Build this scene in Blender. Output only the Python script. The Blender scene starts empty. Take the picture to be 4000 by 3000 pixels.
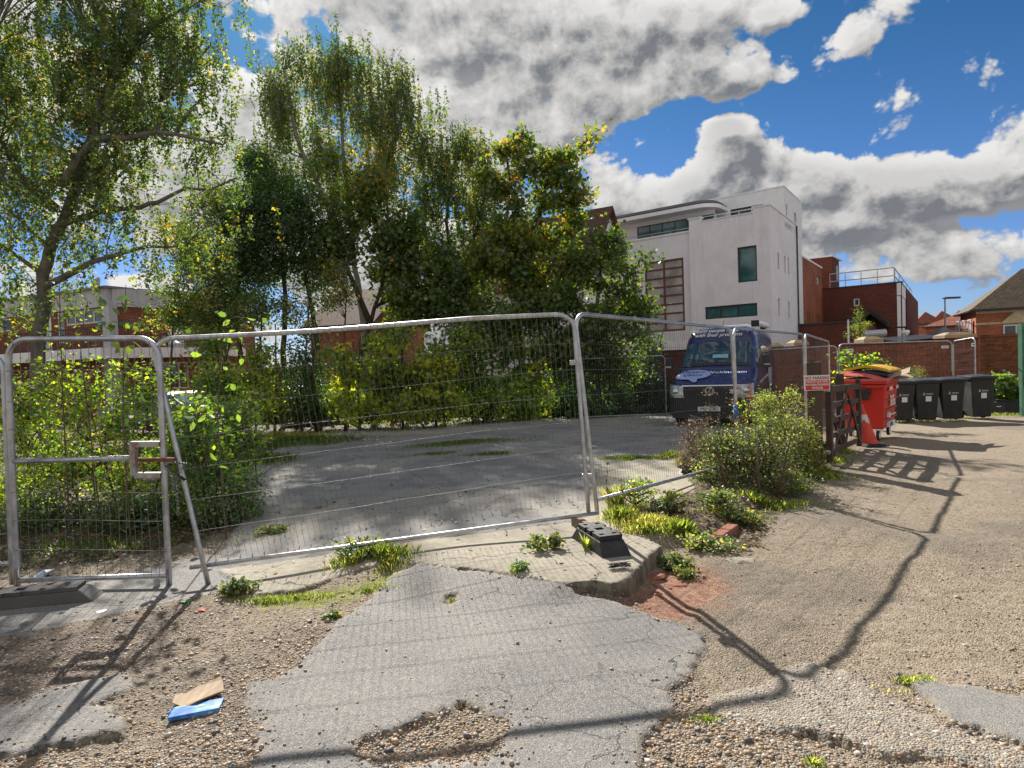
import bpy, math, random
import numpy as np
from mathutils import Vector, Matrix
R_ = math.radians
rnd = random.Random(11)
rng = np.random.default_rng(11)
scene = bpy.context.scene
COL = scene.collection

# ------------------------------------------------------------------ camera
PITCH, ROLL, CAM_H, FOC = R_(-1.8), R_(2.1), 1.66, 1393.0      # focal length in units of a 2212 px wide frame
cam_d = bpy.data.cameras.new("camera"); cam = bpy.data.objects.new("camera", cam_d); COL.objects.link(cam)
cam_d.sensor_width = 36.0; cam_d.lens = FOC / 2212.0 * 36.0; cam_d.clip_start = 0.05; cam_d.clip_end = 5000
CR = Matrix.Rotation(math.pi / 2 + PITCH, 3, 'X') @ Matrix.Rotation(-ROLL, 3, 'Z')
cam.matrix_world = Matrix.Translation((0, 0, CAM_H)) @ CR.to_4x4()
scene.camera = cam

# ------------------------------------------------------------------ light
SUN_AZ, SUN_EL = -15.0, 35.0          # degrees from +Y (negative = to the left), elevation
scene.view_settings.view_transform = 'Standard'; scene.view_settings.look = 'None'
scene.view_settings.exposure = 0.84; scene.view_settings.gamma = 1.0
sun_d = bpy.data.lights.new("sun", 'SUN'); sun_d.energy = 5.0; sun_d.angle = R_(0.53); sun_d.color = (1.0, 0.945, 0.86)
sun = bpy.data.objects.new("sun", sun_d); COL.objects.link(sun)
sdir = Vector((math.sin(R_(SUN_AZ)) * math.cos(R_(SUN_EL)), math.cos(R_(SUN_AZ)) * math.cos(R_(SUN_EL)), math.sin(R_(SUN_EL))))
sun.rotation_euler = sdir.to_track_quat('Z', 'Y').to_euler()
sun.location = sdir * 60

# ------------------------------------------------------------------ node helper
class NT:
    def __init__(self, tree): self.t = tree; self.n = tree.nodes; self.l = tree.links
    def add(self, typ, **kw):
        n = self.n.new(typ)
        for k, v in kw.items(): setattr(n, k, v)
        return n
    def put(self, sock, v):
        if v is None: return
        if isinstance(v, bpy.types.NodeSocket): self.l.new(v, sock)
        else:
            if isinstance(v, (tuple, list)) and len(v) == 3 and sock.type == 'RGBA': v = (*v, 1)
            sock.default_value = v
    def m(self, op, a, b=None, c=None, clamp=False):
        n = self.add('ShaderNodeMath', operation=op, use_clamp=clamp)
        for i, v in enumerate((a, b, c)): self.put(n.inputs[i], v)
        return n.outputs[0]
    def vm(self, op, a, b=None, s=None):
        n = self.add('ShaderNodeVectorMath', operation=op); self.put(n.inputs[0], a); self.put(n.inputs[1], b)
        if s is not None: self.put(n.inputs['Scale'], s)
        return n.outputs['Value'] if op in ('LENGTH', 'DOT_PRODUCT', 'DISTANCE') else n.outputs[0]
    def mix(self, f, a, b, blend='MIX'):
        n = self.add('ShaderNodeMix', data_type='RGBA', blend_type=blend)
        self.put(n.inputs['Factor'], f); self.put(n.inputs[6], a); self.put(n.inputs[7], b); return n.outputs[2]
    def noise(self, vec, scale, detail=4, rough=.55, dist=0.0, dim='3D'):
        n = self.add('ShaderNodeTexNoise', noise_dimensions=dim)
        self.put(n.inputs['Vector'], vec); n.inputs['Scale'].default_value = scale; n.inputs['Detail'].default_value = detail
        n.inputs['Roughness'].default_value = rough; n.inputs['Distortion'].default_value = dist
        return n.outputs['Fac'], n.outputs['Color']
    def voro(self, vec, scale, feature='F1', rnd_=1.0, dim='3D'):
        n = self.add('ShaderNodeTexVoronoi', feature=feature, voronoi_dimensions=dim); self.put(n.inputs['Vector'], vec)
        n.inputs['Scale'].default_value = scale; n.inputs['Randomness'].default_value = rnd_
        return n.outputs
    def ss(self, v, a, b, lo=0.0, hi=1.0):
        n = self.add('ShaderNodeMapRange', interpolation_type='SMOOTHSTEP')
        self.put(n.inputs['Value'], v)
        n.inputs['From Min'].default_value = a; n.inputs['From Max'].default_value = b
        n.inputs['To Min'].default_value = lo; n.inputs['To Max'].default_value = hi
        return n.outputs['Result']
    def ramp(self, f, stops, interp='LINEAR'):
        n = self.add('ShaderNodeValToRGB'); n.color_ramp.interpolation = interp; e = n.color_ramp.elements
        while len(e) < len(stops): e.new(0.5)
        for i, (p, c) in enumerate(stops): e[i].position = p; e[i].color = (*c, 1)
        self.put(n.inputs['Fac'], f); return n.outputs['Color']
    def sep(self, v):
        n = self.add('ShaderNodeSeparateXYZ'); self.put(n.inputs[0], v); return n.outputs
    def comb(self, x, y, z):
        n = self.add('ShaderNodeCombineXYZ'); self.put(n.inputs[0], x); self.put(n.inputs[1], y); self.put(n.inputs[2], z); return n.outputs[0]

def ray(px, py):
    return CR @ Vector(((px - 1106) / FOC, -(py - 829.5) / FOC, -1.0))

# ------------------------------------------------------------------ sky and clouds (world)
world = bpy.data.worlds.new("World"); scene.world = world; world.use_nodes = True
w = NT(world.node_tree); w.n.clear()
sky = w.add('ShaderNodeTexSky', sky_type='NISHITA'); sky.sun_disc = False
sky.sun_elevation = R_(SUN_EL); sky.sun_rotation = R_(SUN_AZ); sky.air_density = 1.0; sky.dust_density = 0.3; sky.ozone_density = 2.5
# cloud banks: azimuth, elevation of the centre from a sight line, half sizes in view units, weight
CLOUDS = [(880,10,330,120,1.0),(1130,60,200,110,1.0),(1330,130,170,85,1.0),(1130,270,170,90,.9),(1290,215,90,60,.8),
 (1480,40,130,45,.7),(1500,150,100,50,.9),(1640,175,95,38,.85),(1300,400,60,80,.7),(1680,30,70,26,.7),
 (1570,285,58,50,1.3),(1600,385,150,95,1.1),(1440,440,100,55,.9),(1760,420,120,90,1.0),(1940,400,130,80,1.0),(2120,390,130,70,1.0),(1930,500,200,60,.7),
 (2120,570,130,50,.8),(1850,80,75,45,.9),(500,170,60,50,.9),(360,330,180,200,.75),(760,480,330,200,.75),
 (60,60,110,130,.5),(1230,560,120,70,.5),(150,560,300,100,.4),(1930,5,50,20,.4),(1000,700,500,110,.6),(1850,600,120,30,.45),(2000,640,90,20,.4),(1400,560,90,60,.5),
 (2080,180,190,110,-1.6),(1880,245,150,55,-1.2),(1700,250,70,45,-.85),(1625,226,120,17,-1.1),(2020,480,200,24,-.45),(1820,640,220,24,-.5),(1430,300,60,50,-.75),(1490,235,60,26,-.6),(1590,105,44,26,-1.0),(500,80,55,60,-1.1),
 (1330,300,45,30,-.5),(1760,120,40,40,-.6),(300,560,120,60,-.5),(2150,650,90,25,-.5)]
grp = bpy.data.node_groups.new("cloud_density", 'ShaderNodeTree')
grp.interface.new_socket("q", in_out='INPUT', socket_type='NodeSocketVector')
grp.interface.new_socket("d", in_out='OUTPUT', socket_type='NodeSocketFloat')
g = NT(grp); grp.interface.new_socket('bank', in_out='OUTPUT', socket_type='NodeSocketFloat'); gi = g.add('NodeGroupInput'); go = g.add('NodeGroupOutput'); q = gi.outputs[0]
acc = None
for (px, py, rx, ry, wt) in CLOUDS:
    r = ray(px, py); az = math.atan2(r.x, r.y); el = math.atan2(r.z, math.hypot(r.x, r.y))
    k = math.cos(az) ** 1.0
    dv = g.vm('MULTIPLY', g.vm('SUBTRACT', q, (az, el, 0)), (FOC / rx / k, FOC / ry / k, 0))
    e = g.m('POWER', 2.71828, g.m('MULTIPLY', g.vm('DOT_PRODUCT', dv, dv), -1.0))
    acc = g.m('MULTIPLY', e, wt) if acc is None else g.m('MULTIPLY_ADD', e, wt, acc)
# keep the bank sum from growing without end where banks overlap
acc = g.m('MINIMUM', acc, 1.2)
qx, qy, _qz = g.sep(q)
acc = g.m('MAXIMUM', acc, g.m('MAXIMUM', g.m('MULTIPLY', g.ss(g.m('ABSOLUTE', qx), 1.3, 1.9), .8), g.m('MULTIPLY', g.ss(qy, .85, 1.2), .25)))  # cloud cover added out of view behind and overhead, for fill light
wf, wc = g.noise(q, 9.0, 3, .55, dim='2D')
qq = g.vm('ADD', g.vm('MULTIPLY', q, (1, 1.3, 1)), g.vm('SCALE', g.vm('SUBTRACT', wc, (.5, .5, .5)), None, s=.035))
f1, _ = g.noise(qq, 7.0, 7, .56, 0.0, dim='2D')
def puff(scale, det):
    n_ = g.add('ShaderNodeTexVoronoi', feature='F1', voronoi_dimensions='2D'); n_.normalize = True
    g.put(n_.inputs['Vector'], qq); n_.inputs['Scale'].default_value = scale; n_.inputs['Detail'].default_value = det; n_.inputs['Roughness'].default_value = .55; n_.inputs['Lacunarity'].default_value = 2.3
    return n_.outputs['Distance']
pf = puff(13.0, 3.0)
lump = g.m('MULTIPLY_ADD', pf, -1.9, .76)
d = g.m('ADD', g.m('MULTIPLY_ADD', g.m('SUBTRACT', f1, .5), 1.9, g.m('SUBTRACT', g.m('MULTIPLY', acc, .95), .40)), lump)
g.l.new(d, go.inputs[0]); g.l.new(g.m('MULTIPLY_ADD', g.m('SUBTRACT', wf, .5), .5, acc), go.inputs[1])
tc = w.add('ShaderNodeTexCoord')
x_, y_, z_ = w.sep(tc.outputs['Generated'])
az = w.m('ARCTAN2', x_, y_); el = w.m('ARCSINE', z_)
q0 = w.comb(az, el, 0.0)
def dens(qv):
    n = w.add('ShaderNodeGroup'); n.node_tree = grp; w.l.new(qv, n.inputs[0]); return n.outputs[0], n.outputs[1]
d0, bank = dens(q0); d1, _b = dens(w.vm('ADD', q0, (-.012, .022, 0)))
alpha = w.ss(d0, -.02, .26)
thick = w.m('MULTIPLY_ADD', w.ss(bank, .45, 1.25), .55, w.m('MULTIPLY', w.ss(d0, .10, 1.35), .50))
slope = w.m('MINIMUM', w.m('MAXIMUM', w.m('SUBTRACT', d1, d0), -.5), .5)
lit = w.m('ADD', w.m('MULTIPLY_ADD', thick, -.27, .97), w.m('MULTIPLY', slope, -.62))
sd = w.vm('DOT_PRODUCT', tc.outputs['Generated'], tuple(sdir))
near = w.ss(sd, .80, 1.0)
back = w.ss(y_, .15, -.35)                 # unseen clouds behind the viewer, brightened to fill the shaded facades
lit = w.m('MULTIPLY_ADD', back, .12, w.m('MULTIPLY_ADD', near, .16, lit))
lit = w.m('MINIMUM', w.m('MAXIMUM', lit, .56), 1.6)
ccol = w.mix(w.ss(lit, .35, .92), (.50, .56, .68), (1.0, .99, .97))
skyc = w.vm('SCALE', sky.outputs['Color'], None, s=.92)
hz = w.ss(el, -.05, .50)
skyt = w.mix(hz, (.66, .84, 1.35), (.25, .60, .86))
skyc = w.vm('MULTIPLY', skyc, skyt)
CLOUD_GAIN = 6.9
cl = w.vm('SCALE', ccol, None, s=w.m('MULTIPLY', w.m('POWER', lit, 1.25), CLOUD_GAIN))
sel = w.ss(z_, -.02, .01)
final = w.mix(w.m('MULTIPLY', alpha, sel), skyc, cl)
bg = w.add('ShaderNodeBackground'); w.l.new(final, bg.inputs['Color']); bg.inputs['Strength'].default_value = 0.050
wo = w.add('ShaderNodeOutputWorld'); w.l.new(bg.outputs[0], wo.inputs['Surface'])
world.cycles.sampling_method = 'MANUAL'; world.cycles.sample_map_resolution = 512
scene.cycles.max_bounces = 6; scene.cycles.transparent_max_bounces = 8
scene.cycles.diffuse_bounces = 3; scene.cycles.glossy_bounces = 3; scene.cycles.transmission_bounces = 3

# ------------------------------------------------------------------ object helpers
ROOT = {}
def tag(o, label=None, cat=None, group=None, kind=None):
    if label: o['label'] = label
    if cat: o['category'] = cat
    if group: o['group'] = group
    if kind: o['kind'] = kind
    return o
def thing(name, label, cat, loc=(0, 0, 0), rz=0.0, group=None):
    o = bpy.data.objects.new(name, None); COL.objects.link(o); o.empty_display_size = .2
    o.location = loc; o.rotation_euler = (0, 0, rz); ROOT[o.name] = Vector(loc)
    return tag(o, label, cat, group)
def copy_tree(o, parent=None):
    c = o.copy(); COL.objects.link(c); c.parent = parent
    if parent is None: ROOT[c.name] = Vector(o.location)
    for ch in list(o.children): copy_tree(ch, c)
    return c
class MB:
    def __init__(s): s.v = []; s.f = []
    def raw(s, vs, fs):
        n = len(s.v); s.v += [tuple(p) for p in vs]; s.f += [tuple(i + n for i in f) for f in fs]; return s
    def box(s, c, size, rz=0.0, M=None, taper=1.0):
        x, y, z = (k / 2 for k in size); c = Vector(c)
        rot = M if M is not None else Matrix.Rotation(rz, 3, 'Z')
        vs = []
        for (a, b, e) in ((-1,-1,-1),(1,-1,-1),(1,1,-1),(-1,1,-1),(-1,-1,1),(1,-1,1),(1,1,1),(-1,1,1)):
            t = taper if e > 0 else 1.0
            vs.append(c + rot @ Vector((a * x * t, b * y * t, e * z)))
        return s.raw(vs, [(0,3,2,1),(4,5,6,7),(0,1,5,4),(1,2,6,5),(2,3,7,6),(3,0,4,7)])
    def tube(s, pts, r, n=8, cap=True):
        pts = [Vector(p) for p in pts]; N = len(pts); rr = r if isinstance(r, (list, tuple)) else [r] * N
        base = len(s.v); up = None
        for i, p in enumerate(pts):
            t = (pts[min(i + 1, N - 1)] - pts[max(i - 1, 0)])
            if t.length < 1e-9: t = Vector((0, 0, 1))
            t.normalize()
            if up is None:
                up = t.orthogonal().normalized()
            else:
                up = (up - t * up.dot(t))
                up = up.normalized() if up.length > 1e-6 else t.orthogonal().normalized()
            b = t.cross(up)
            for k in range(n):
                a = 2 * math.pi * k / n
                s.v.append(tuple(p + (up * math.cos(a) + b * math.sin(a)) * rr[i]))
        for i in range(N - 1):
            for k in range(n):
                a = base + i * n + k; b_ = base + i * n + (k + 1) % n
                s.f.append((a, b_, b_ + n, a + n))
        if cap:
            s.f.append(tuple(base + k for k in range(n))[::-1]); s.f.append(tuple(base + (N - 1) * n + k for k in range(n)))
        return s
    def prism(s, poly, z0, z1, M=None, loc=(0, 0, 0)):
        """polygon in local XY pushed from z0 to z1; M 3x3 turns it"""
        n = len(poly); loc = Vector(loc); M = M or Matrix.Identity(3)
        vs = [loc + M @ Vector((p[0], p[1], z0)) for p in poly] + [loc + M @ Vector((p[0], p[1], z1)) for p in poly]
        return s.raw(vs, [tuple(range(n))[::-1], tuple(range(n, 2 * n))] + [(i, (i + 1) % n, n + (i + 1) % n, n + i) for i in range(n)])
    def lathe(s, prof, n=20, M=None, loc=(0, 0, 0)):
        loc = Vector(loc); M = M or Matrix.Identity(3); base = len(s.v)
        for (r, z) in prof:
            for k in range(n):
                a = 2 * math.pi * k / n; s.v.append(tuple(loc + M @ Vector((r * math.cos(a), r * math.sin(a), z))))
        for i in range(len(prof) - 1):
            for k in range(n):
                a = base + i * n + k; b = base + i * n + (k + 1) % n; s.f.append((a, b, b + n, a + n))
        s.f.append(tuple(base + k for k in range(n))[::-1]); s.f.append(tuple(base + (len(prof) - 1) * n + k for k in range(n)))
        return s
    def grid(s, P, flip=False):
        """P[i][j] points"""
        base = len(s.v); a = len(P); b = len(P[0])
        for row in P: s.v += [tuple(p) for p in row]
        for i in range(a - 1):
            for j in range(b - 1):
                q = (base + i*b + j, base + i*b + j + 1, base + (i+1)*b + j + 1, base + (i+1)*b + j)
                s.f.append(q[::-1] if flip else q)
        return s
    def build(s, name, mat=None, parent=None, world=False, smooth=False, bevel=0.0, uv=True, sub=0, seg=2):
        me = bpy.data.meshes.new(name)
        vs = s.v
        if world and parent is not None:
            r = parent
            while r.parent is not None: r = r.parent
            L = ROOT[r.name]; vs = [(p[0] - L.x, p[1] - L.y, p[2] - L.z) for p in vs]
        me.from_pydata(vs, [], s.f); me.update()
        if uv: box_uv(me)
        if mat is not None: me.materials.append(mat)
        o = bpy.data.objects.new(name, me); COL.objects.link(o)
        if parent is not None: o.parent = parent
        if smooth: me.shade_smooth()
        if bevel > 0:
            b = o.modifiers.new("bevel", 'BEVEL'); b.width = bevel; b.segments = seg; b.limit_method = 'ANGLE'; b.angle_limit = R_(35)
        if sub:
            q_ = o.modifiers.new("sub", 'SUBSURF'); q_.levels = sub; q_.render_levels = sub
        return o
def box_uv(me):
    uvl = me.uv_layers.new(name="UVMap").data; vs = me.vertices
    for p in me.polygons:
        n = p.normal
        if abs(n.z) > .75:
            for li in p.loop_indices:
                c = vs[me.loops[li].vertex_index].co; uvl[li].uv = (c.x, c.y)
        else:
            t = Vector((-n.y, n.x, 0)).normalized()
            for li in p.loop_indices:
                c = vs[me.loops[li].vertex_index].co; uvl[li].uv = (c.x * t.x + c.y * t.y, c.z)
def np_mesh(name, V, F, mat=None, parent=None, smooth=False, attrs=None, face_attrs=None):
    """V (n,3) array, F (m,k) array of equal polygons"""
    me = bpy.data.meshes.new(name); V = np.asarray(V, np.float32); F = np.asarray(F, np.int32); m, k = F.shape
    me.vertices.add(len(V)); me.vertices.foreach_set('co', V.ravel())
    me.loops.add(m * k); me.loops.foreach_set('vertex_index', F.ravel())
    me.polygons.add(m); me.polygons.foreach_set('loop_start', np.arange(0, m * k, k, dtype=np.int32))
    me.update(calc_edges=True)
    if smooth: me.polygons.foreach_set('use_smooth', np.ones(m, bool))
    for nm, a in (attrs or {}).items():
        at = me.attributes.new(nm, 'FLOAT', 'POINT'); at.data.foreach_set('value', np.asarray(a, np.float32))
    for nm, a in (face_attrs or {}).items():
        at = me.attributes.new(nm, 'FLOAT', 'FACE'); at.data.foreach_set('value', np.asarray(a, np.float32))
    if mat is not None: me.materials.append(mat)
    o = bpy.data.objects.new(name, me); COL.objects.link(o)
    if parent is not None: o.parent = parent
    return o
def text_obj(name, body, size, mat, parent, M, loc, extrude=.0008, shear=0.0, align='CENTER', bold=0.0, xs=1.0, space=1.0):
    cu = bpy.data.curves.new(name, 'FONT'); cu.body = body; cu.size = size; cu.extrude = extrude; cu.align_x = align
    cu.align_y = 'CENTER'; cu.shear = shear; cu.offset = bold; cu.space_character = space; cu.resolution_u = 3
    tmp = bpy.data.objects.new("tmp_text", cu); COL.objects.link(tmp)
    dg = bpy.context.evaluated_depsgraph_get(); dg.update()
    me = bpy.data.meshes.new_from_object(tmp.evaluated_get(dg)); me.name = name
    COL.objects.unlink(tmp); bpy.data.objects.remove(tmp); bpy.data.curves.remove(cu)
    T = Matrix.Translation(Vector(loc)) @ M.to_4x4() @ Matrix.Diagonal((xs, 1, 1, 1))
    me.transform(T); me.materials.clear(); me.materials.append(mat)
    o = bpy.data.objects.new(name, me); COL.objects.link(o); o.parent = parent; return o

# ------------------------------------------------------------------ materials
MATS = {}
def mat(name, col, rough=.6, metal=0.0, var=.15, vscale=3.0, bump=.0, bscale=40.0, spec=.5, dirt=None, dscale=1.2, coat=0.0, streak=None, col2=None):
    if name in MATS: return MATS[name]
    M = bpy.data.materials.new(name); M.use_nodes = True; n = NT(M.node_tree); n.n.clear()
    out = n.add('ShaderNodeOutputMaterial'); b = n.add('ShaderNodeBsdfPrincipled'); n.l.new(b.outputs[0], out.inputs[0])
    tc = n.add('ShaderNodeTexCoord'); v = tc.outputs['Object']
    f, c = n.noise(v, vscale, 6, .6)
    lo = tuple(k * (1 - var) for k in col); hi = tuple(min(1, k * (1 + var)) for k in (col2 or col))
    cc = n.mix(n.ss(f, .3, .7), lo, hi)
    if dirt:
        f2, _ = n.noise(v, dscale, 8, .65)
        cc = n.mix(n.m('MULTIPLY', n.ss(f2, .48, .72), .8), cc, dirt)
    if streak:
        sv = n.vm('MULTIPLY', v, (6, 6, .35)); f3, _ = n.noise(sv, 1.0, 5, .6)
        cc = n.mix(n.m('MULTIPLY', n.ss(f3, .5, .75), .55), cc, streak)
    n.put(b.inputs['Base Color'], cc); n.put(b.inputs['Metallic'], metal)
    n.put(b.inputs['Roughness'], n.ss(f, .25, .75, max(0.02, rough - .08), min(1, rough + .1)))
    b.inputs['Specular IOR Level'].default_value = spec; b.inputs['Coat Weight'].default_value = coat
    b.inputs['Coat Roughness'].default_value = .05
    if bump > 0:
        bn = n.add('ShaderNodeBump'); fb, _ = n.noise(v, bscale, 5, .6)
        bn.inputs['Strength'].default_value = bump; bn.inputs['Distance'].default_value = .01
        n.put(bn.inputs['Height'], fb); n.l.new(bn.outputs[0], b.inputs['Normal'])
    MATS[name] = M; return M
def brick_mat(name, c1, c2, mortar, bw=.225, bh=.075, var=.5, stain=(.05, .035, .03)):
    if name in MATS: return MATS[name]
    M = bpy.data.materials.new(name); M.use_nodes = True; n = NT(M.node_tree); n.n.clear()
    out = n.add('ShaderNodeOutputMaterial'); b = n.add('ShaderNodeBsdfPrincipled'); n.l.new(b.outputs[0], out.inputs[0])
    uvn = n.add('ShaderNodeUVMap'); uvn.uv_map = "UVMap"; uv = uvn.outputs[0]
    br = n.add('ShaderNodeTexBrick'); n.put(br.inputs['Vector'], uv)
    br.inputs['Scale'].default_value = 1.0; br.inputs['Brick Width'].default_value = bw; br.inputs['Row Height'].default_value = bh
    br.inputs['Mortar Size'].default_value = .006; br.inputs['Mortar Smooth'].default_value = .3; br.inputs['Bias'].default_value = -.15
    n.put(br.inputs['Color1'], c1); n.put(br.inputs['Color2'], c2); n.put(br.inputs['Mortar'], mortar)
    f, _ = n.noise(uv, .7, 6, .65); f2, _ = n.noise(uv, 9.0, 4, .6)
    f3, _ = n.noise(n.vm('MULTIPLY', uv, (1.8, 9.0, 1)), 1.0, 2, .5)
    cc = n.mix(n.m('MULTIPLY', n.ss(f, .42, .75), .55), br.outputs['Color'], stain)
    cc = n.mix(n.ss(f2, .3, .7), n.vm('SCALE', cc, None, s=.80), n.vm('SCALE', cc, None, s=1.12))
    cc = n.mix(n.m('MULTIPLY', n.ss(f3, .60, .72), var), cc, stain)
    n.put(b.inputs['Base Color'], cc); b.inputs['Roughness'].default_value = .9; b.inputs['Specular IOR Level'].default_value = .2
    bn = n.add('ShaderNodeBump'); bn.inputs['Strength'].default_value = .5; bn.inputs['Distance'].default_value = .008
    n.put(bn.inputs['Height'], n.m('MULTIPLY_ADD', f2, .4, n.m('MULTIPLY', br.outputs['Fac'], -1.0))); n.l.new(bn.outputs[0], b.inputs['Normal'])
    MATS[name] = M; return M
def tile_mat(name, c1, c2, tw=.17, th=.11):
    if name in MATS: return MATS[name]
    M = bpy.data.materials.new(name); M.use_nodes = True; n = NT(M.node_tree); n.n.clear()
    out = n.add('ShaderNodeOutputMaterial'); b = n.add('ShaderNodeBsdfPrincipled'); n.l.new(b.outputs[0], out.inputs[0])
    uvn = n.add('ShaderNodeUVMap'); uvn.uv_map = "UVMap"; uv = uvn.outputs[0]
    br = n.add('ShaderNodeTexBrick'); n.put(br.inputs['Vector'], uv); br.inputs['Scale'].default_value = 1.0
    br.inputs['Brick Width'].default_value = tw; br.inputs['Row Height'].default_value = th; br.inputs['Mortar Size'].default_value = .012
    n.put(br.inputs['Color1'], c1); n.put(br.inputs['Color2'], c2); n.put(br.inputs['Mortar'], (.03, .022, .02))
    f, _ = n.noise(uv, 1.3, 6, .65)
    cc = n.mix(n.m('MULTIPLY', n.ss(f, .5, .75), .5), br.outputs['Color'], (.10, .09, .04))
    n.put(b.inputs['Base Color'], cc); b.inputs['Roughness'].default_value = .85; b.inputs['Specular IOR Level'].default_value = .2
    bn = n.add('ShaderNodeBump'); bn.inputs['Strength'].default_value = .6; bn.inputs['Distance'].default_value = .02
    n.put(bn.inputs['Height'], n.m('MULTIPLY', br.outputs['Fac'], -1.0)); n.l.new(bn.outputs[0], b.inputs['Normal'])
    MATS[name] = M; return M
def glass_mat(name, tint, rough=.03):
    if name in MATS: return MATS[name]
    M = bpy.data.materials.new(name); M.use_nodes = True; n = NT(M.node_tree); b = n.n['Principled BSDF']
    tc = n.add('ShaderNodeTexCoord'); f, _ = n.noise(tc.outputs['Object'], 1.1, 3, .5)
    n.put(b.inputs['Base Color'], n.mix(n.ss(f, .35, .65), tuple(k * .7 for k in tint), tuple(k * 1.25 for k in tint)))
    b.inputs['Roughness'].default_value = rough; b.inputs['Specular IOR Level'].default_value = .8
    bn = n.add('ShaderNodeBump'); bn.inputs['Strength'].default_value = .03; bn.inputs['Distance'].default_value = .05
    f2, _ = n.noise(tc.outputs['Object'], .8, 2, .5); n.put(bn.inputs['Height'], f2); n.l.new(bn.outputs[0], b.inputs['Normal'])
    MATS[name] = M; return M
def leaf_mat(name, stops, trans=.5, tcol=(.45, .55, .06), gloss=.10):
    if name in MATS: return MATS[name]
    M = bpy.data.materials.new(name); M.use_nodes = True; n = NT(M.node_tree); n.n.clear()
    out = n.add('ShaderNodeOutputMaterial')
    at = n.add('ShaderNodeAttribute', attribute_name='tone', attribute_type='GEOMETRY')
    c = n.ramp(at.outputs['Fac'], [(p, tuple(k * 1.65 for k in cc)) for p, cc in stops])
    df = n.add('ShaderNodeBsdfDiffuse'); n.put(df.inputs[0], c)
    tr = n.add('ShaderNodeBsdfTranslucent'); n.put(tr.inputs[0], n.mix(.75, n.vm('SCALE', c, None, s=3.2), n.vm('MULTIPLY', n.vm('SCALE', c, None, s=6.5), tcol)))
    mx = n.add('ShaderNodeMixShader'); mx.inputs[0].default_value = trans; n.l.new(df.outputs[0], mx.inputs[1]); n.l.new(tr.outputs[0], mx.inputs[2])
    gl = n.add('ShaderNodeBsdfGlossy'); gl.inputs['Roughness'].default_value = .5; n.put(gl.inputs['Color'], (.9, .95, 1.0))
    mg = n.add('ShaderNodeMixShader'); mg.inputs[0].default_value = gloss; n.l.new(mx.outputs[0], mg.inputs[1]); n.l.new(gl.outputs[0], mg.inputs[2])
    n.l.new(mg.outputs[0], out.inputs[0]); MATS[name] = M; return M
# ------------------------------------------------------------------ terrain
def _h(ix, iy, s):
    n = (ix * 374761393 + iy * 668265263 + s * 1442695041) & 0xFFFFFFFF
    n = ((n ^ (n >> 13)) * 1274126177) & 0xFFFFFFFF
    return ((n ^ (n >> 16)) & 0xFFFF) / 65535.0
def vnoise(x, y, s=0):
    ix = np.floor(x).astype(np.int64); iy = np.floor(y).astype(np.int64); fx = x - ix; fy = y - iy
    fx = fx * fx * (3 - 2 * fx); fy = fy * fy * (3 - 2 * fy)
    a = _h(ix, iy, s); b = _h(ix + 1, iy, s); c = _h(ix, iy + 1, s); d = _h(ix + 1, iy + 1, s)
    return (a + (b - a) * fx) * (1 - fy) + (c + (d - c) * fx) * fy
def fbm(x, y, sc, oct_=4, s=0, r=.5):
    o = 0; a = 1; t = 0
    for k in range(oct_):
        o = o + a * vnoise(x * sc + 13.7 * k, y * sc + 7.1 * k, s + k); t += a; a *= r; sc = sc * 2
    return o / t
def sst(v, a, b):
    t = np.clip((v - a) / (b - a), 0, 1); return t * t * (3 - 2 * t)
EA, EB = np.array([0.80, 4.62]), np.array([4.53, 9.63])      # right edge of the raised car park, from slab corner to gate post
ED = (EB - EA) / np.linalg.norm(EB - EA)
def edge_sd(x, y):      # + on the car park side
    return -((x - EA[0]) * ED[1] - (y - EA[1]) * ED[0])
def T0(x, y, on_slab=False):
    x = np.asarray(x, float); y = np.asarray(y, float)
    t = np.minimum(y, 60) - 6
    z = -0.02 * (0.5 * (t + np.sqrt(t * t + 4)))
    side = edge_sd(x, y)
    front = y - np.interp(x, [-4, -2.5, -1, .8, 3], [5.3, 5.2, 5.25, 4.75, 4.75])
    along = (x - EA[0]) * ED[0] + (y - EA[1]) * ED[1]; nearc = 1 - sst(along, .9, 1.8)
    lo = -.12 + (.26 if not on_slab else -.6) * nearc
    z = z + .105 * sst(side, lo, lo + .28) * sst(front, -.9, .1) * sst(x, -2.8, -.4) * (1 - sst(y, 9, 16) * .3)
    z = z + .012 * (fbm(x, y, .8, 3, 5) - .5) * 2 * (1 - sst(y, 20, 40))
    return z
def gz(x, y): return float(T0(x, y))
def GP(px, py, dz=0.0):
    """where a sight line meets the ground"""
    d = ray(px, py); t = -CAM_H / d.z
    for _ in range(40): t = .5 * t + .5 * (gz(d.x * t, d.y * t) + dz - CAM_H) / d.z
    return (d.x * t, d.y * t)
def at_depth(px, py, Y):
    d = ray(px, py); t = Y / d.y; return Vector((d.x * t, Y, CAM_H + d.z * t))
def poly_px(pts): return np.array([GP(*p) for p in pts])
def sd_poly(x, y, P):
    inside = np.zeros(x.shape, bool); dmin = np.full(x.shape, 1e9); n = len(P)
    for i in range(n):
        ax, ay = P[i]; bx, by = P[(i + 1) % n]
        dx, dy = bx - ax, by - ay; L = dx * dx + dy * dy + 1e-12
        t = np.clip(((x - ax) * dx + (y - ay) * dy) / L, 0, 1)
        dmin = np.minimum(dmin, (x - ax - t * dx) ** 2 + (y - ay - t * dy) ** 2)
        c = ((ay > y) != (by > y)); xx = dx * (y - ay) / (by - ay + 1e-12) + ax
        inside ^= c & (x < xx)
    dd = np.sqrt(dmin); return np.where(inside, dd, -dd)
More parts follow.
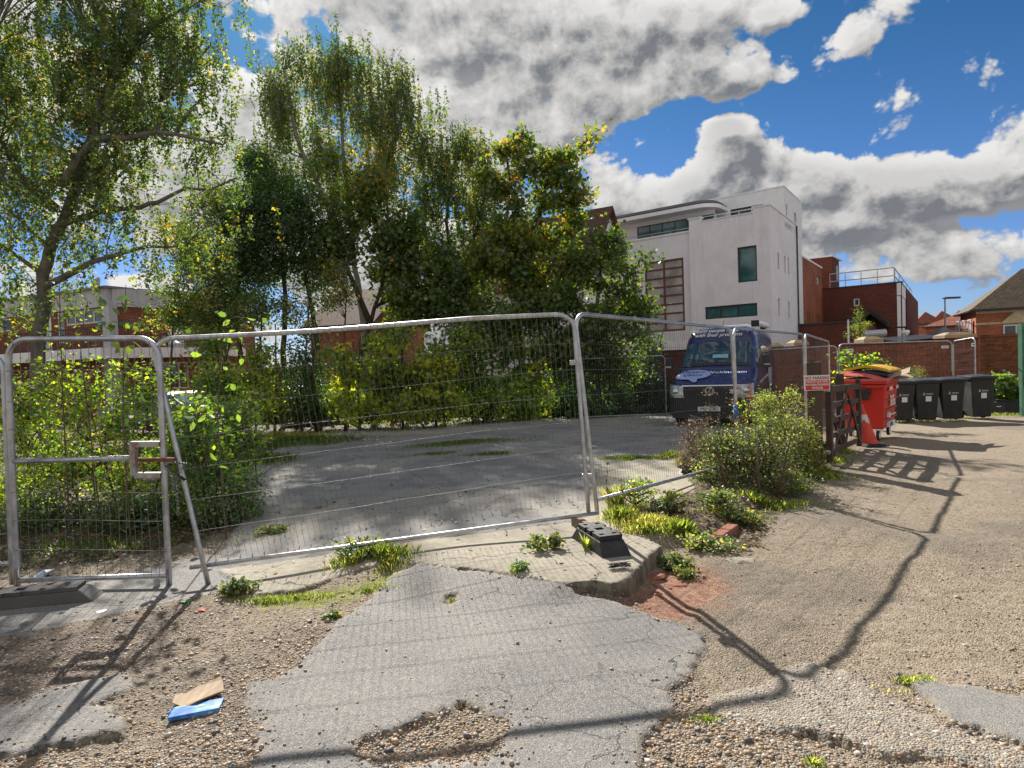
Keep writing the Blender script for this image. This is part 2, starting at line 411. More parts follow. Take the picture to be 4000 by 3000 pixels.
APRON = poly_px([(905,1222),(1050,1238),(1200,1262),(1330,1305),(1440,1340),(1510,1370),(1530,1400),(1500,1430),(1490,1465),(1440,1500),(1446,1540),(1400,1590),(1375,1659)])
APRON = np.vstack([APRON, [[.6, 1.6], [.6, -3], [-1.3, -3], [-1.3, 1.9]], poly_px([(540,1659),(555,1610),(562,1575),(528,1545),(535,1515),(510,1480),(600,1468),(690,1400),(740,1340),(800,1290),(850,1245)])])
HOLE = poly_px([(1000,1535),(1110,1560),(1120,1600),(1070,1640),(1030,1659),(860,1659),(770,1640),(850,1590),(900,1560)])
HOLE2 = poly_px([(965,1292),(985,1288),(990,1305),(972,1316),(955,1308)])
LEFT1 = poly_px([(-300,1660),(-60,1560),(60,1510),(190,1470),(275,1462),(282,1485),(230,1520),(120,1555),(20,1620),(-60,1660)])
LEFT2 = poly_px([(-40,1640),(20,1580),(100,1545),(190,1525),(262,1530),(278,1555),(262,1585),(190,1600),(90,1628),(10,1642)])
LEFTP = poly_px([(-400,1330),(0,1285),(200,1258),(330,1225),(450,1200),(560,1235),(540,1262),(430,1290),(250,1330),(60,1372),(-500,1460)])
RDARK = poly_px([(1950,1470),(2080,1490),(2212,1515),(2600,1560),(2700,1660),(2300,1640),(2160,1600),(2050,1560)])
RCONC = poly_px([(1540,1510),(1640,1480),(1735,1440),(1830,1455),(1880,1480),(1960,1520),(2050,1570),(2180,1620),(2400,1650),(2500,1740),(2120,1659),(1960,1640),(1800,1600),(1650,1575),(1560,1545)])
SLAB = poly_px([(905,1222),(1050,1238),(1200,1262),(1290,1284),(1338,1290),(1385,1262),(1432,1208),(1400,1180),(1330,1150),(1330,1110),(1500,1060),(1470,1000),(1400,985),(1300,1005),(1262,1100),(1230,1132),(1050,1155),(880,1175),(560,1225),(470,1235),(545,1290),(640,1280),(740,1245),(850,1215)])
CARP = poly_px([(460,1225),(520,1120),(540,1010),(640,945),(780,925),(1000,915),(1300,895),(1440,868),(1700,862),(1720,900),(1650,925),(1560,960),(1480,1000),(1400,985),(1300,1005),(1262,1100),(1230,1132),(1050,1155),(880,1175),(560,1225)])
RED = poly_px([(1350,1300),(1385,1270),(1440,1222),(1500,1230),(1560,1260),(1540,1300),(1480,1330),(1420,1330)])
LITT = poly_px([(1320,1130),(1420,1150),(1480,1180),(1600,1190),(1760,1060),(1820,1020),(1800,985),(1650,960),(1520,1000),(1500,1060),(1400,1085)])
LITT2 = poly_px([(-400,1240),(0,1235),(350,1190),(520,1140),(600,1010),(760,980),(1000,950),(1450,900),(1700,880),(1700,845),(1000,850),(300,880),(-800,900)])
MOSS = poly_px([(560,1292),(640,1280),(740,1262),(800,1245),(860,1232),(830,1262),(760,1300),(640,1312),(580,1306)])
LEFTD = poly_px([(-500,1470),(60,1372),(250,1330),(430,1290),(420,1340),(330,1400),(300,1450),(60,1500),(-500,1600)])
ROCKY = poly_px([(1500,1210),(1560,1215),(1570,1232),(1500,1240)])
def ground(x, y):
    """height and surface masks (signed distances in metres, + inside)"""
    x = np.asarray(x, float); y = np.asarray(y, float)
    z = T0(x, y)
    e = (fbm(x, y, 5, 4, 3, .6) - .5) * .16 + (fbm(x, y, 30, 3, 9) - .5) * .05
    big = (fbm(x, y, 1.3, 4, 31) - .5)
    a = sd_poly(x, y, APRON) + e * .7
    hole = np.maximum(sd_poly(x, y, HOLE) + e * 1.3, sd_poly(x, y, HOLE2) + e * .6)
    a = np.minimum(a, -hole)
    a = np.maximum(a, np.maximum(sd_poly(x, y, LEFT1), sd_poly(x, y, LEFT2)) + e)
    lp = sd_poly(x, y, LEFTP) + e; rd = sd_poly(x, y, RDARK) + e
    a = np.maximum(a, np.maximum(lp, rd))
    rc = sd_poly(x, y, RCONC) + e * 1.2
    c = np.maximum(sd_poly(x, y, SLAB) + e * .45, -9)
    k = sd_poly(x, y, CARP) + e * .6
    red = sd_poly(x, y, RED) + e * 1.8; red = np.where(edge_sd(x, y) > .03, -1, red)
    li = np.maximum(sd_poly(x, y, LITT) + e * 2 + big * .3, sd_poly(x, y, LITT2) + e * 2 + big * .6)
    li = np.minimum(li, -np.maximum(c, k) + .02)
    mo = sd_poly(x, y, MOSS) + e * 1.6
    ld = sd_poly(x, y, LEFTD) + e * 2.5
    # heights of the worn layers
    z = z + .022 * sst(a, -.012, .02) * (1 - .75 * sst(lp, -.1, .1)) + .020 * sst(rc, -.015, .03)
    slab = sst(c, -.012, .012)
    z = z + (T0(x, y, True) - T0(x, y)) * slab
    z = z + .018 * slab * (1 - sst(y, 6, 8))
    z = z + .022 * sst(k, -.05, .05) * (1 - slab)
    grav = 1 - np.maximum.reduce([sst(a, -.01, .03), slab, sst(k, -.05, .05), sst(rc, -.02, .03)])
    z = z + grav * ((fbm(x, y, 2.2, 4, 21) - .5) * .05 + (fbm(x, y, 45, 2, 22) - .5) * .012 * (1 - sst(y, 7, 14))) * (1 - sst(y, 15, 30) * .7)
    z = z + sst(li, 0, .5) * (fbm(x, y, 3, 4, 41) - .35) * .08
    # trampled mound of soil and brick at the corner of the kerb
    z = z - .03 * sst(red, -.08, .10) - .012 * sst(hole, -.02, .10)
    # far ground is level
    return z, dict(a=a, c=c, k=k, red=red, li=li, mo=mo, rc=rc, ld=ld, grav=grav)

def axis(parts):
    out = []
    for a, b, s in parts: out.append(np.arange(a, b - s * .25, s))
    return np.concatenate(out)
xs = np.concatenate([-np.geomspace(16, 1500, 22)[::-1], axis([(-15.9, -4.5, .14), (-4.5, 4.6, .02), (4.6, 7, .05), (7, 16, .14)]), np.geomspace(16.2, 1500, 22)])
ys = np.concatenate([-np.geomspace(4, 400, 10)[::-1], axis([(-3, 2.2, .2), (2.2, 6.2, .018), (6.2, 9, .04), (9, 14, .08), (14, 32, .25)]), np.geomspace(32, 3000, 26)])
GX, GY = np.meshgrid(xs, ys)
gx, gy = GX.ravel(), GY.ravel()
gzv, gm = ground(gx, gy)
nx, ny = len(xs), len(ys)
ii = (np.arange(ny - 1)[:, None] * nx + np.arange(nx - 1)[None, :]).ravel()
FQ = np.stack([ii, ii + 1, ii + nx + 1, ii + nx], 1)
GV = np.stack([gx, gy, gzv], 1)

def ground_material():
    M = bpy.data.materials.new("ground_surface"); M.use_nodes = True; n = NT(M.node_tree); n.n.clear()
    out = n.add('ShaderNodeOutputMaterial'); b = n.add('ShaderNodeBsdfPrincipled'); n.l.new(b.outputs[0], out.inputs[0])
    geo = n.add('ShaderNodeNewGeometry'); P = geo.outputs['Position']
    px, py, pz = n.sep(P)
    dist = n.vm('LENGTH', P)
    _v, _n = n.voro, n.noise
    n.voro = lambda *a, **k: _v(*a, **{**k, 'dim': '2D'}); n.noise = lambda *a, **k: _n(*a, **{**k, 'dim': '2D'})
    def A(nm): return n.add('ShaderNodeAttribute', attribute_name=nm, attribute_type='GEOMETRY').outputs['Fac']
    fine, finec = n.noise(P, 180.0, 1, .6)
    midn, midc = n.noise(P, 14.0, 5, .62)
    lown, lowc = n.noise(P, 1.1, 4, .6)
    lown2, _ = n.noise(n.vm('ADD', P, (31, 7, 0)), .45, 3, .6)
    wob = n.vm('ADD', P, n.vm('SCALE', n.vm('SUBTRACT', midc, (.5, .5, .5)), None, s=.02))
    wobL = n.vm('ADD', P, n.vm('SCALE', n.vm('SUBTRACT', lowc, (.5, .5, .5)), None, s=.5))
    # gravel: rounded stones in pale dust
    v1 = n.voro(wob, 88.0); v2 = n.voro(wob, 170.0)
    r1 = n.sep(v1['Color'])[0]; r2 = n.sep(v2['Color'])[0]
    stone = n.ramp(r1, [(0, (.08, .072, .066)), (.22, (.17, .135, .10)), (.5, (.27, .215, .15)), (.75, (.37, .285, .185)), (1, (.45, .40, .34))])
    stone2 = n.ramp(r2, [(0, (.08, .07, .065)), (.5, (.24, .19, .13)), (1, (.40, .34, .27))])
    dust = n.mix(n.ss(midn, .3, .7), (.22, .175, .125), (.33, .27, .195))
    d1 = n.ss(v1['Distance'], .32, .62)
    grav = n.mix(d1, stone, n.mix(n.ss(v2['Distance'], .3, .6), stone2, dust))
    packed = n.m('MAXIMUM', n.ss(lown, .38, .60), n.m('MULTIPLY', n.ss(px, .6, 1.6), .55))
    packed = n.m('MULTIPLY', packed, n.ss(midn, .25, .55))
    grav = n.mix(n.m('MULTIPLY', packed, .36), grav, dust)
    grav = n.mix(n.m('MULTIPLY', n.ss(lown2, .46, .64), .5), grav, (.14, .12, .10))
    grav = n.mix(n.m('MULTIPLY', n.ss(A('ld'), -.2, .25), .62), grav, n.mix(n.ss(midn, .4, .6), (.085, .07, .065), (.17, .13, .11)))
    gh = n.m('MULTIPLY', n.m('SUBTRACT', 1.0, n.ss(v1['Distance'], .1, .65)), n.m('SUBTRACT', 1.0, n.m('MULTIPLY', packed, .6)))
    # asphalt: dusty grey with exposed chippings
    va = n.voro(P, 210.0); ra = n.sep(va['Color'])[0]
    asp = n.mix(n.ss(lown, .3, .7), (.17, .163, .156), (.235, .223, .208))
    asp = n.mix(n.m('MULTIPLY', n.ss(ra, .55, .95), .6), asp, (.40, .38, .35))
    asp = n.mix(n.m('MULTIPLY', n.ss(ra, .35, .0), .55), asp, (.09, .085, .085))
    aln = n.m('MULTIPLY', n.ss(lown2, .50, .62), .45)
    asp = n.mix(aln, asp, (.13, .125, .125))
    asp = n.mix(n.m('MULTIPLY', n.ss(midn, .55, .75), .25), asp, (.32, .28, .22))
    # concrete
    con = n.mix(n.ss(midn, .3, .7), (.30, .268, .21), (.40, .36, .285))
    con = n.mix(n.m('MULTIPLY', n.ss(ra, .6, 1.0), .4), con, (.54, .48, .38))
    con = n.mix(n.m('MULTIPLY', n.ss(lown, .5, .75), .4), con, (.25, .225, .19))
    # old car park tarmac
    old = n.mix(n.ss(lown, .35, .65), (.21, .205, .20), (.31, .295, .28))
    old = n.mix(n.m('MULTIPLY', n.ss(lown2, .45, .62), .6), old, (.38, .345, .29))
    old = n.mix(n.m('MULTIPLY', n.ss(ra, .6, 1.0), .3), old, (.33, .32, .31))
    # leaf litter and soil
    vl = n.voro(wobL, 34.0); rl = n.sep(vl['Color'])[0]
    lit = n.ramp(rl, [(0, (.03, .024, .018)), (.4, (.075, .055, .035)), (.7, (.15, .10, .055)), (.9, (.25, .17, .09)), (1, (.30, .27, .10))])
    lit = n.mix(n.ss(midn, .45, .7), lit, (.06, .048, .036))
    lit = n.mix(n.m('MULTIPLY', n.ss(lown2, .45, .65), .5), lit, (.085, .10, .032))
    # red brick dust, moss, pebbly old concrete
    redc = n.mix(n.ss(midn, .35, .65), (.26, .085, .045), (.40, .19, .11))
    mossc = n.mix(n.ss(midn, .35, .7), (.16, .19, .03), (.30, .30, .06))
    vr = n.voro(wob, 30.0); rr = n.sep(vr['Color'])[0]
    rcn = n.mix(n.ss(midn, .3, .7), (.27, .235, .19), (.35, .31, .255))
    rcn = n.mix(n.m('MULTIPLY', n.ss(vr['Distance'], .42, .2), n.ss(rr, .4, .55)), rcn, (.40, .365, .31))
    fm = n.m('MULTIPLY_ADD', fine, .02, -.01)
    col = grav
    col = n.mix(n.m('MULTIPLY', n.ss(n.m('ADD', A('red'), fm), -.22, .10), .9), col, n.mix(.35, redc, grav))
    col = n.mix(n.ss(n.m('ADD', A('li'), n.m('MULTIPLY_ADD', midn, .3, -.15)), -.05, .12), col, lit)
    col = n.mix(n.ss(A('rc'), -.01, .015), col, rcn)
    ka = n.ss(n.m('ADD', A('k'), fm), -.02, .02); col = n.mix(ka, col, old)
    aa = n.ss(n.m('ADD', A('a'), fm), -.006, .006); col = n.mix(aa, col, asp)
    ca = n.ss(n.m('ADD', A('c'), fm), -.006, .006); col = n.mix(ca, col, con)
    col = n.mix(n.m('MULTIPLY', n.ss(n.m('ADD', A('mo'), n.m('MULTIPLY_ADD', midn, .3, -.15)), -.05, .08), .85), col, mossc)
    hard = n.m('MAXIMUM', n.m('MAXIMUM', ka, aa), ca)
    # dusty rims and gravel spilt over the edges of the hard patches
    rim = n.m('MULTIPLY', n.ss(n.m('MULTIPLY', n.m('ABSOLUTE', A('a')), -1.0), -.10, 0), n.m('MULTIPLY', aa, n.ss(midn, .45, .6)))
    col = n.mix(n.m('MULTIPLY', rim, .6), col, (.33, .28, .21))
    # cracks
    def crack(scale, width, amp, mask):
        wv = n.vm('ADD', P, n.vm('SCALE', n.vm('SUBTRACT', lowc, (.5, .5, .5)), None, s=amp))
        wv = n.vm('ADD', wv, n.vm('SCALE', n.vm('SUBTRACT', midc, (.5, .5, .5)), None, s=.06))
        e = n.voro(n.vm('MULTIPLY', wv, (1, 1, 0)), scale, 'DISTANCE_TO_EDGE')['Distance']
        return n.m('MULTIPLY', n.ss(e, width * scale, width * scale * .2), mask)
    cr = crack(.55, .013, .9, n.m('MULTIPLY', n.m('MAXIMUM', ka, ca), n.ss(lown, .30, .42)))
    cr2 = crack(2.4, .006, .7, n.m('MULTIPLY', n.m('MAXIMUM', ka, n.m('MULTIPLY', aa, n.ss(A('a'), .60, .25))), n.ss(lown2, .42, .50)))
    crk = n.m('MAXIMUM', cr, cr2)
    col = n.mix(n.m('MULTIPLY', crk, .85), col, (.035, .032, .028))
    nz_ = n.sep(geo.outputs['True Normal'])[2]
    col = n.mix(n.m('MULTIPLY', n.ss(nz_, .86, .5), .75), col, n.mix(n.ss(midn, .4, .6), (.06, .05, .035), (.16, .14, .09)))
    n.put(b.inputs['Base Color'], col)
    b.inputs['Roughness'].default_value = .92; b.inputs['Specular IOR Level'].default_value = .3
    n.put(b.inputs['Roughness'], n.mix(n.m('MULTIPLY', ra, n.m('MULTIPLY', aa, .5)), (.92, .92, .92), (.45, .45, .45)))
    near = n.ss(dist, 22.0, 3.0)
    hgt = n.m('MULTIPLY', gh, n.m('SUBTRACT', 1.0, hard))
    hgt = n.m('MULTIPLY_ADD', n.m('SUBTRACT', 1.0, va['Distance']), n.m('MULTIPLY', hard, .30), hgt)
    hgt = n.m('MULTIPLY_ADD', midn, .8, hgt)
    bn = n.add('ShaderNodeBump'); bn.inputs['Distance'].default_value = .008
    n.put(bn.inputs['Strength'], n.m('MULTIPLY_ADD', near, .55, .4)); n.put(bn.inputs['Height'], hgt); n.l.new(bn.outputs[0], b.inputs['Normal'])
    return M
GMAT = ground_material()
def part_of_ground(name, sel):
    F = FQ[sel]
    if not len(F): return
    u, inv = np.unique(F, return_inverse=True)
    o = np_mesh(name, GV[u], inv.reshape(F.shape), GMAT, smooth=True, attrs={k: v[u] for k, v in gm.items() if k != 'grav'})
    tag(o, kind='structure'); return o
fc = lambda a: a[FQ].mean(1)
_c, _k, _a = fc(gm['c']) > 0, fc(gm['k']) > 0, fc(gm['a']) > 0
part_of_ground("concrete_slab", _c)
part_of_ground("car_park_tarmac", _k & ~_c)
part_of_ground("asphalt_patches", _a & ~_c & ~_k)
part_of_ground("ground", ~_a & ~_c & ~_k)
# quick height look-up from the finished sheet
def H(x, y):
    i = np.clip(np.searchsorted(xs, x) - 1, 0, nx - 2); j = np.clip(np.searchsorted(ys, y) - 1, 0, ny - 2)
    Z = gzv.reshape(ny, nx)
    fx = np.clip((x - xs[i]) / (xs[i + 1] - xs[i]), 0, 1); fy = np.clip((y - ys[j]) / (ys[j + 1] - ys[j]), 0, 1)
    return (Z[j, i] * (1 - fx) + Z[j, i + 1] * fx) * (1 - fy) + (Z[j + 1, i] * (1 - fx) + Z[j + 1, i + 1] * fx) * fy
def hz(x, y): return float(H(np.array([x]), np.array([y]))[0])

# ------------------------------------------------------------------ pebbles
def ico():
    t = (1 + 5 ** .5) / 2
    v = np.array([(-1,t,0),(1,t,0),(-1,-t,0),(1,-t,0),(0,-1,t),(0,1,t),(0,-1,-t),(0,1,-t),(t,0,-1),(t,0,1),(-t,0,-1),(-t,0,1)], float)
    v /= np.linalg.norm(v[0])
    f = [(0,11,5),(0,5,1),(0,1,7),(0,7,10),(0,10,11),(1,5,9),(5,11,4),(11,10,2),(10,7,6),(7,1,8),(3,9,4),(3,4,2),(3,2,6),(3,6,8),(3,8,9),(4,9,5),(2,4,11),(6,2,10),(8,6,7),(9,8,1)]
    return v, np.array(f)
IV, IF = ico()
def stones(name, x, y, size, mat_, sink=.35, jag=.18):
    n = len(x); z = H(x, y)
    sc = size[:, None] * np.stack([rng.uniform(.8, 1.25, n), rng.uniform(.7, 1.1, n), rng.uniform(.45, .75, n)], 1)
    a = rng.uniform(0, 6.28, n); ca, sa = np.cos(a), np.sin(a)
    V = IV[None] * (1 + rng.uniform(-jag, jag, (n, 12, 1))) * sc[:, None, :]
    X = V[..., 0] * ca[:, None] - V[..., 1] * sa[:, None] + x[:, None]
    Y = V[..., 0] * sa[:, None] + V[..., 1] * ca[:, None] + y[:, None]
    Z = V[..., 2] + z[:, None] + (sc[:, 2] * (1 - 2 * sink))[:, None]
    F = (IF[None] + (np.arange(n) * 12)[:, None, None]).reshape(-1, 3)
    tone = np.repeat(rng.uniform(0, 1, n), 20)
    return np_mesh(name, np.stack([X, Y, Z], -1).reshape(-1, 3), F, mat_, smooth=True, face_attrs={'tone': tone})
def stone_mat():
    M = bpy.data.materials.new("pebble"); M.use_nodes = True; n = NT(M.node_tree); b = n.n['Principled BSDF']
    at = n.add('ShaderNodeAttribute', attribute_name='tone', attribute_type='GEOMETRY')
    c = n.ramp(at.outputs['Fac'], [(0, (.05, .046, .045)), (.14, (.12, .115, .115)), (.3, (.24, .165, .105)), (.5, (.36, .25, .155)), (.68, (.46, .31, .17)), (.8, (.31, .175, .10)), (.92, (.45, .40, .34)), (1, (.62, .58, .52))])
    tc = n.add('ShaderNodeTexCoord'); f, _ = n.noise(tc.outputs['Object'], 120, 3, .6)
    n.put(b.inputs['Base Color'], n.mix(n.ss(f, .3, .7), n.vm('SCALE', c, None, s=.8), c)); b.inputs['Roughness'].default_value = .6
    return M
SMAT = stone_mat()
def scatter(n, x0, x1, y0, y1, keep, near_bias=1.0):
    u = rng.uniform(0, 1, n); y = 1 / (1 / y0 + u * (1 / y1 - 1 / y0))
    x = rng.uniform(x0, x1, n) * y
    m = ground(x, y)[1]; k = keep(m, x, y); return x[k], y[k]
x, y = scatter(95000, -.85, .85, 2.3, 9.0, lambda m, x, y: (m['grav'] > .6) & (m['red'] < -.05) & (m['li'] < .1) & (m['mo'] < .0) & (fbm(x, y, 1.7, 3, 77) + rng.uniform(-.25, .25, len(x)) > np.where(x < .2, .36, .46)) & ((x < .9) | (y < 3.1) | (rng.uniform(0, 1, len(x)) < .12)))
tag(stones("gravel", x, y, np.clip(rng.lognormal(-5.05, .33, len(x)), .003, .016), SMAT, sink=.5), kind='stuff')
x, y = scatter(1300, -.7, .8, 2.3, 7.0, lambda m, x, y: (m['grav'] > .5) & (m['li'] < .1) & ((x < .9) | (y < 2.9) | (rng.uniform(0, 1, len(x)) < .08)))
tag(stones("larger_pebbles", x, y, np.clip(rng.lognormal(-4.35, .3, len(x)), .008, .024), SMAT, sink=.35), kind='stuff')
x, y = scatter(9000, .2, 1.0, 2.3, 3.6, lambda m, x, y: (m['rc'] > .0) & (m['a'] < 0) & (rng.uniform(0, 1, len(x)) < .6))
tag(stones("embedded_pebbles", x, y, np.clip(rng.lognormal(-4.9, .35, len(x)), .004, .016), SMAT, sink=.72), kind='stuff')
x, y = scatter(9000, -.85, .6, 2.3, 6.0, lambda m, x, y: (m['a'] > .02) & ((m['a'] < .02 + rng.exponential(.05, len(x))) | (rng.uniform(0, 1, len(x)) < .035)))
tag(stones("loose_chippings", x, y, np.clip(rng.lognormal(-5.2, .4, len(x)), .003, .014), SMAT, sink=.25, jag=.3), kind='stuff')
# ------------------------------------------------------------------ buildings
class Fac:
    """a vertical wall line: point A, heading in degrees from +Y; s runs along it, depth runs away from the camera"""
    def __init__(s, A, deg):
        s.A = Vector((A[0], A[1], 0)); a = R_(deg); s.d = Vector((math.sin(a), math.cos(a), 0))
        s.n = Vector((-s.d.y, s.d.x, 0)); 
        if s.n.dot(s.A) < 0: s.n = -s.n
    def px(s, px, py):
        r = ray(px, py); det = r.x * -s.d.y + s.d.x * r.y
        t = (s.A.x * -s.d.y + s.d.x * s.A.y) / det; ss = (r.x * s.A.y - r.y * s.A.x) / det
        return -ss if abs((s.A.x + ss * s.d.x) - t * r.x) > 1e-3 else ss, CAM_H + t * r.z
    def P(s, u, z, dep=0.0): return s.A + s.d * u + s.n * dep + Vector((0, 0, z))
def fwall(mb, F, s0, s1, z0, z1, holes=(), thick=.22, dep=0.0):
    S = sorted({s0, s1, *[h[0] for h in holes], *[h[1] for h in holes]}); Z = sorted({z0, z1, *[h[2] for h in holes], *[h[3] for h in holes]})
    for i in range(len(S) - 1):
        for j in range(len(Z) - 1):
            cs, cz = (S[i] + S[i+1]) / 2, (Z[j] + Z[j+1]) / 2
            if any(h[0] < cs < h[1] and h[2] < cz < h[3] for h in holes): continue
            mb.raw([F.P(S[i], Z[j], dep), F.P(S[i+1], Z[j], dep), F.P(S[i+1], Z[j+1], dep), F.P(S[i], Z[j+1], dep)], [(0, 1, 2, 3)])
    for h in holes:
        a = [F.P(h[0], h[2], dep), F.P(h[1], h[2], dep), F.P(h[1], h[3], dep), F.P(h[0], h[3], dep)]
        b = [p + F.n * thick for p in a]
        mb.raw(a + b, [(0, 1, 5, 4), (1, 2, 6, 5), (2, 3, 7, 6), (3, 0, 4, 7)])
def fbox(mb, F, s0, s1, z0, z1, d0, d1):
    q = [F.P(s0, z0, d0), F.P(s1, z0, d0), F.P(s1, z0, d1), F.P(s0, z0, d1)]
    mb.raw(q + [p + Vector((0, 0, z1 - z0)) for p in q], [(0,3,2,1),(4,5,6,7),(0,1,5,4),(1,2,6,5),(2,3,7,6),(3,0,4,7)])
def window(par, F, h, fm, pm, cols=1, rows=1, inset=.12, fw=.05, colpos=None):
    s0, s1, z0, z1 = h; a = MB()
    s0 += .004; s1 -= .004; z0 += .004; z1 -= .004
    fbox(a, F, s0, s0 + fw, z0, z1, inset, inset + .06); fbox(a, F, s1 - fw, s1, z0, z1, inset, inset + .06)
    fbox(a, F, s0 + fw, s1 - fw, z0, z0 + fw, inset, inset + .06); fbox(a, F, s0 + fw, s1 - fw, z1 - fw, z1, inset, inset + .06)
    for k in range(1, cols):
        c = s0 + (s1 - s0) * (colpos[k-1] if colpos else k / cols); fbox(a, F, c - fw * .5, c + fw * .5, z0 + fw, z1 - fw, inset + .003, inset + .055)
    for k in range(1, rows):
        c = z0 + (z1 - z0) * k / rows; fbox(a, F, s0 + fw, s1 - fw, c - fw * .45, c + fw * .45, inset + .006, inset + .05)
    o = a.build("window", fm, par, world=True)
    MB().raw([F.P(s0 + fw*.3, z0 + fw*.3, inset + .035), F.P(s1 - fw*.3, z0 + fw*.3, inset + .035), F.P(s1 - fw*.3, z1 - fw*.3, inset + .035), F.P(s0 + fw*.3, z1 - fw*.3, inset + .035)], [(0, 1, 2, 3)]).build("pane", pm, o, world=True)
    return o
def pxrect(F, x0, y0, x1, y1):
    a = F.px(x0, y0); b = F.px(x1, y1); return (min(a[0], b[0]), max(a[0], b[0]), min(a[1], b[1]), max(a[1], b[1]))

m_render = mat("white_render", (.84, .82, .87), .85, var=.05, vscale=1.4, dirt=(.74, .72, .76), dscale=.8, streak=(.68, .66, .69), bump=.15, bscale=30)
m_white = mat("white_paint", (.85, .85, .87), .6, var=.05)
m_dframe = mat("dark_grey_frame", (.035, .038, .045), .4, var=.1)
m_wframe = mat("white_frame", (.62, .63, .65), .4, var=.05)
m_teal = glass_mat("teal_glass", (.045, .145, .165)); m_dglass = glass_mat("dark_glass", (.03, .045, .055)); m_pale = glass_mat("blind_glass", (.40, .37, .37), .15)
m_cedar = mat("red_brown_timber", (.15, .05, .035), .55, var=.25, vscale=8)
m_roofgrey = mat("grey_roof", (.20, .20, .22), .7)
B_orange = brick_mat("brick_orange_red", (.46, .15, .075), (.34, .105, .058), (.20, .15, .12), var=.3)
B_dark = brick_mat("brick_dark_brown", (.19, .062, .042), (.135, .046, .034), (.09, .065, .055), var=.4)
B_wall = brick_mat("brick_garden_wall", (.33, .115, .070), (.22, .078, .050), (.20, .13, .10), var=.8)
B_wall2 = brick_mat("brick_wall_orange_brown", (.31, .12, .055), (.19, .07, .036), (.12, .075, .05), var=.9)
T_brown = tile_mat("tile_brown", (.20, .105, .08), (.13, .075, .06)); T_moss = tile_mat("tile_mossy", (.185, .135, .09), (.12, .095, .07), .3, .25)
T_red = tile_mat("tile_red", (.34, .12, .075), (.24, .085, .06), .3, .3)
C0 = at_depth(1662, 448, 34.0)
FF = Fac((C0.x, C0.y), -51.7); FS = Fac((C0.x, C0.y), 34.6)
wb = thing("office_building", "white rendered office block with stepped parapet and ribbon windows behind the van", "building", (C0.x, C0.y, -.55))
zt = 9.20; zlow = 1.9
tall = pxrect(FF, 1634, 529, 1594, 611); wide = (.75, 3.62, 3.74, 4.43)
slits = [pxrect(FS, *r) for r in ((1679.5,545,1684,583),(1694,552,1697.5,591),(1701.5,556,1705,594),(1680.5,644,1685,683),(1702.5,651,1706.5,688))]
a = MB(); fwall(a, FF, 0, 4.42, zlow, zt, [tall, wide]); 
fbox(a, FF, 0.0, .86, zt, zt + .26, .002, .24); fbox(a, FF, 3.72, 4.42, zt, zt + .22, .002, .24)
fwall(a, FS, 0, 6.62, zlow, zt, slits); fbox(a, FS, .242, 6.62, zt, zt + .26, .002, .24)
a.raw([FF.P(4.42, zlow, 0), FF.P(4.42, zlow, .45), FF.P(4.42, zt + .22, .45), FF.P(4.42, zt + .22, 0)], [(0, 1, 2, 3)])
a.raw([FS.P(6.62, zlow, 0), FS.P(6.62, zlow, 5), FS.P(6.62, zt, 5), FS.P(6.62, zt, 0)], [(0, 1, 2, 3)])
a.build("wall", m_render, wb, world=True)
a = MB(); fbox(a, FF, -.06, .90, zt + .26, zt + .33, -.06, .30); fbox(a, FF, 3.68, 4.48, zt + .22, zt + .29, -.06, .30); fbox(a, FF, .86, 3.72, zt - .002, zt + .05, -.05, .28)
fbox(a, FS, .30, 6.68, zt + .26, zt + .33, -.06, .30); a.build("coping", m_white, wb, world=True)
window(wb, FF, tall, m_dframe, m_teal, 1, 1, .10, .09); window(wb, FF, wide, m_dframe, m_teal, 3, 1, .10, .08, colpos=(.36, .70))
for sl in slits: window(wb, FS, sl, m_dframe, m_dglass, 1, 1, .14, .03)
# left wing, set back a hand's width
FL = Fac(FF.P(4.42, 0, .35)[:2], -51.7); zl = FL.px(1488, 500)[1] - .05
wr = pxrect(FL, 1476, 556, 1476, 714); wr = (wr[0], FL.px(1392, 563)[0] + 0.0, wr[2], FL.px(1476, 556)[1])
a = MB(); fwall(a, FL, 0, 11, 2.55, zl, [wr]); a.build("wall", m_render, wb, world=True)
a = MB(); fbox(a, FL, -.05, 11, zl, zl + .09, -.07, .25); a.build("coping", m_white, wb, world=True)
window(wb, FL, wr, m_cedar, m_pale, 2, 8, .02, .11)
a = MB(); fbox(a, FL, 0, 11, 2.12, 2.55, -.05, .1); a.build("fascia_band", m_white, wb, world=True)
a = MB(); fbox(a, FL, 0, 11, -.6, 2.12, .15, .3); fbox(a, FF, .3, 4.4, -.6, zlow, 1.3, 1.5); a.build("ground_floor_wall", B_dark, wb, world=True)
a = MB(); fbox(a, FF, .1, 4.35, 1.9, 2.02, .03, 1.3); a.build("soffit", m_white, wb, world=True)
# balcony rail, set-back top floor with curved canopy
def railing(F, s0, s1, z, mat_, par, h=.55, n=6, dep=.12, r=.02):
    a = MB(); a.tube([F.P(s0, z + h, dep), F.P(s1, z + h, dep)], r, 6)
    for k in range(n): u = s0 + (s1 - s0) * k / (n - 1); a.tube([F.P(u, z, dep), F.P(u, z + h, dep)], r * .8, 5)
    return a.build("railing", mat_, par, world=True)
m_steel = mat("galvanised_rail", (.46, .47, .49), .45, .6, var=.1)
railing(FF, .95, 3.7, zt + .04, m_steel, wb, .22, 5); railing(FL, .2, 10.5, zl + .05, m_steel, wb, .22, 10)
st, ztw = FS.px(1693, 403); FT = Fac(FS.P(st, 0)[:2], -51.7)
tw = pxrect(FT, 1646, 447, 1579, 465); a = MB()
tw = (FT.px(1648, 440)[0], FT.px(1578, 470)[0], zt + .35, FT.px(1611, 447)[1])
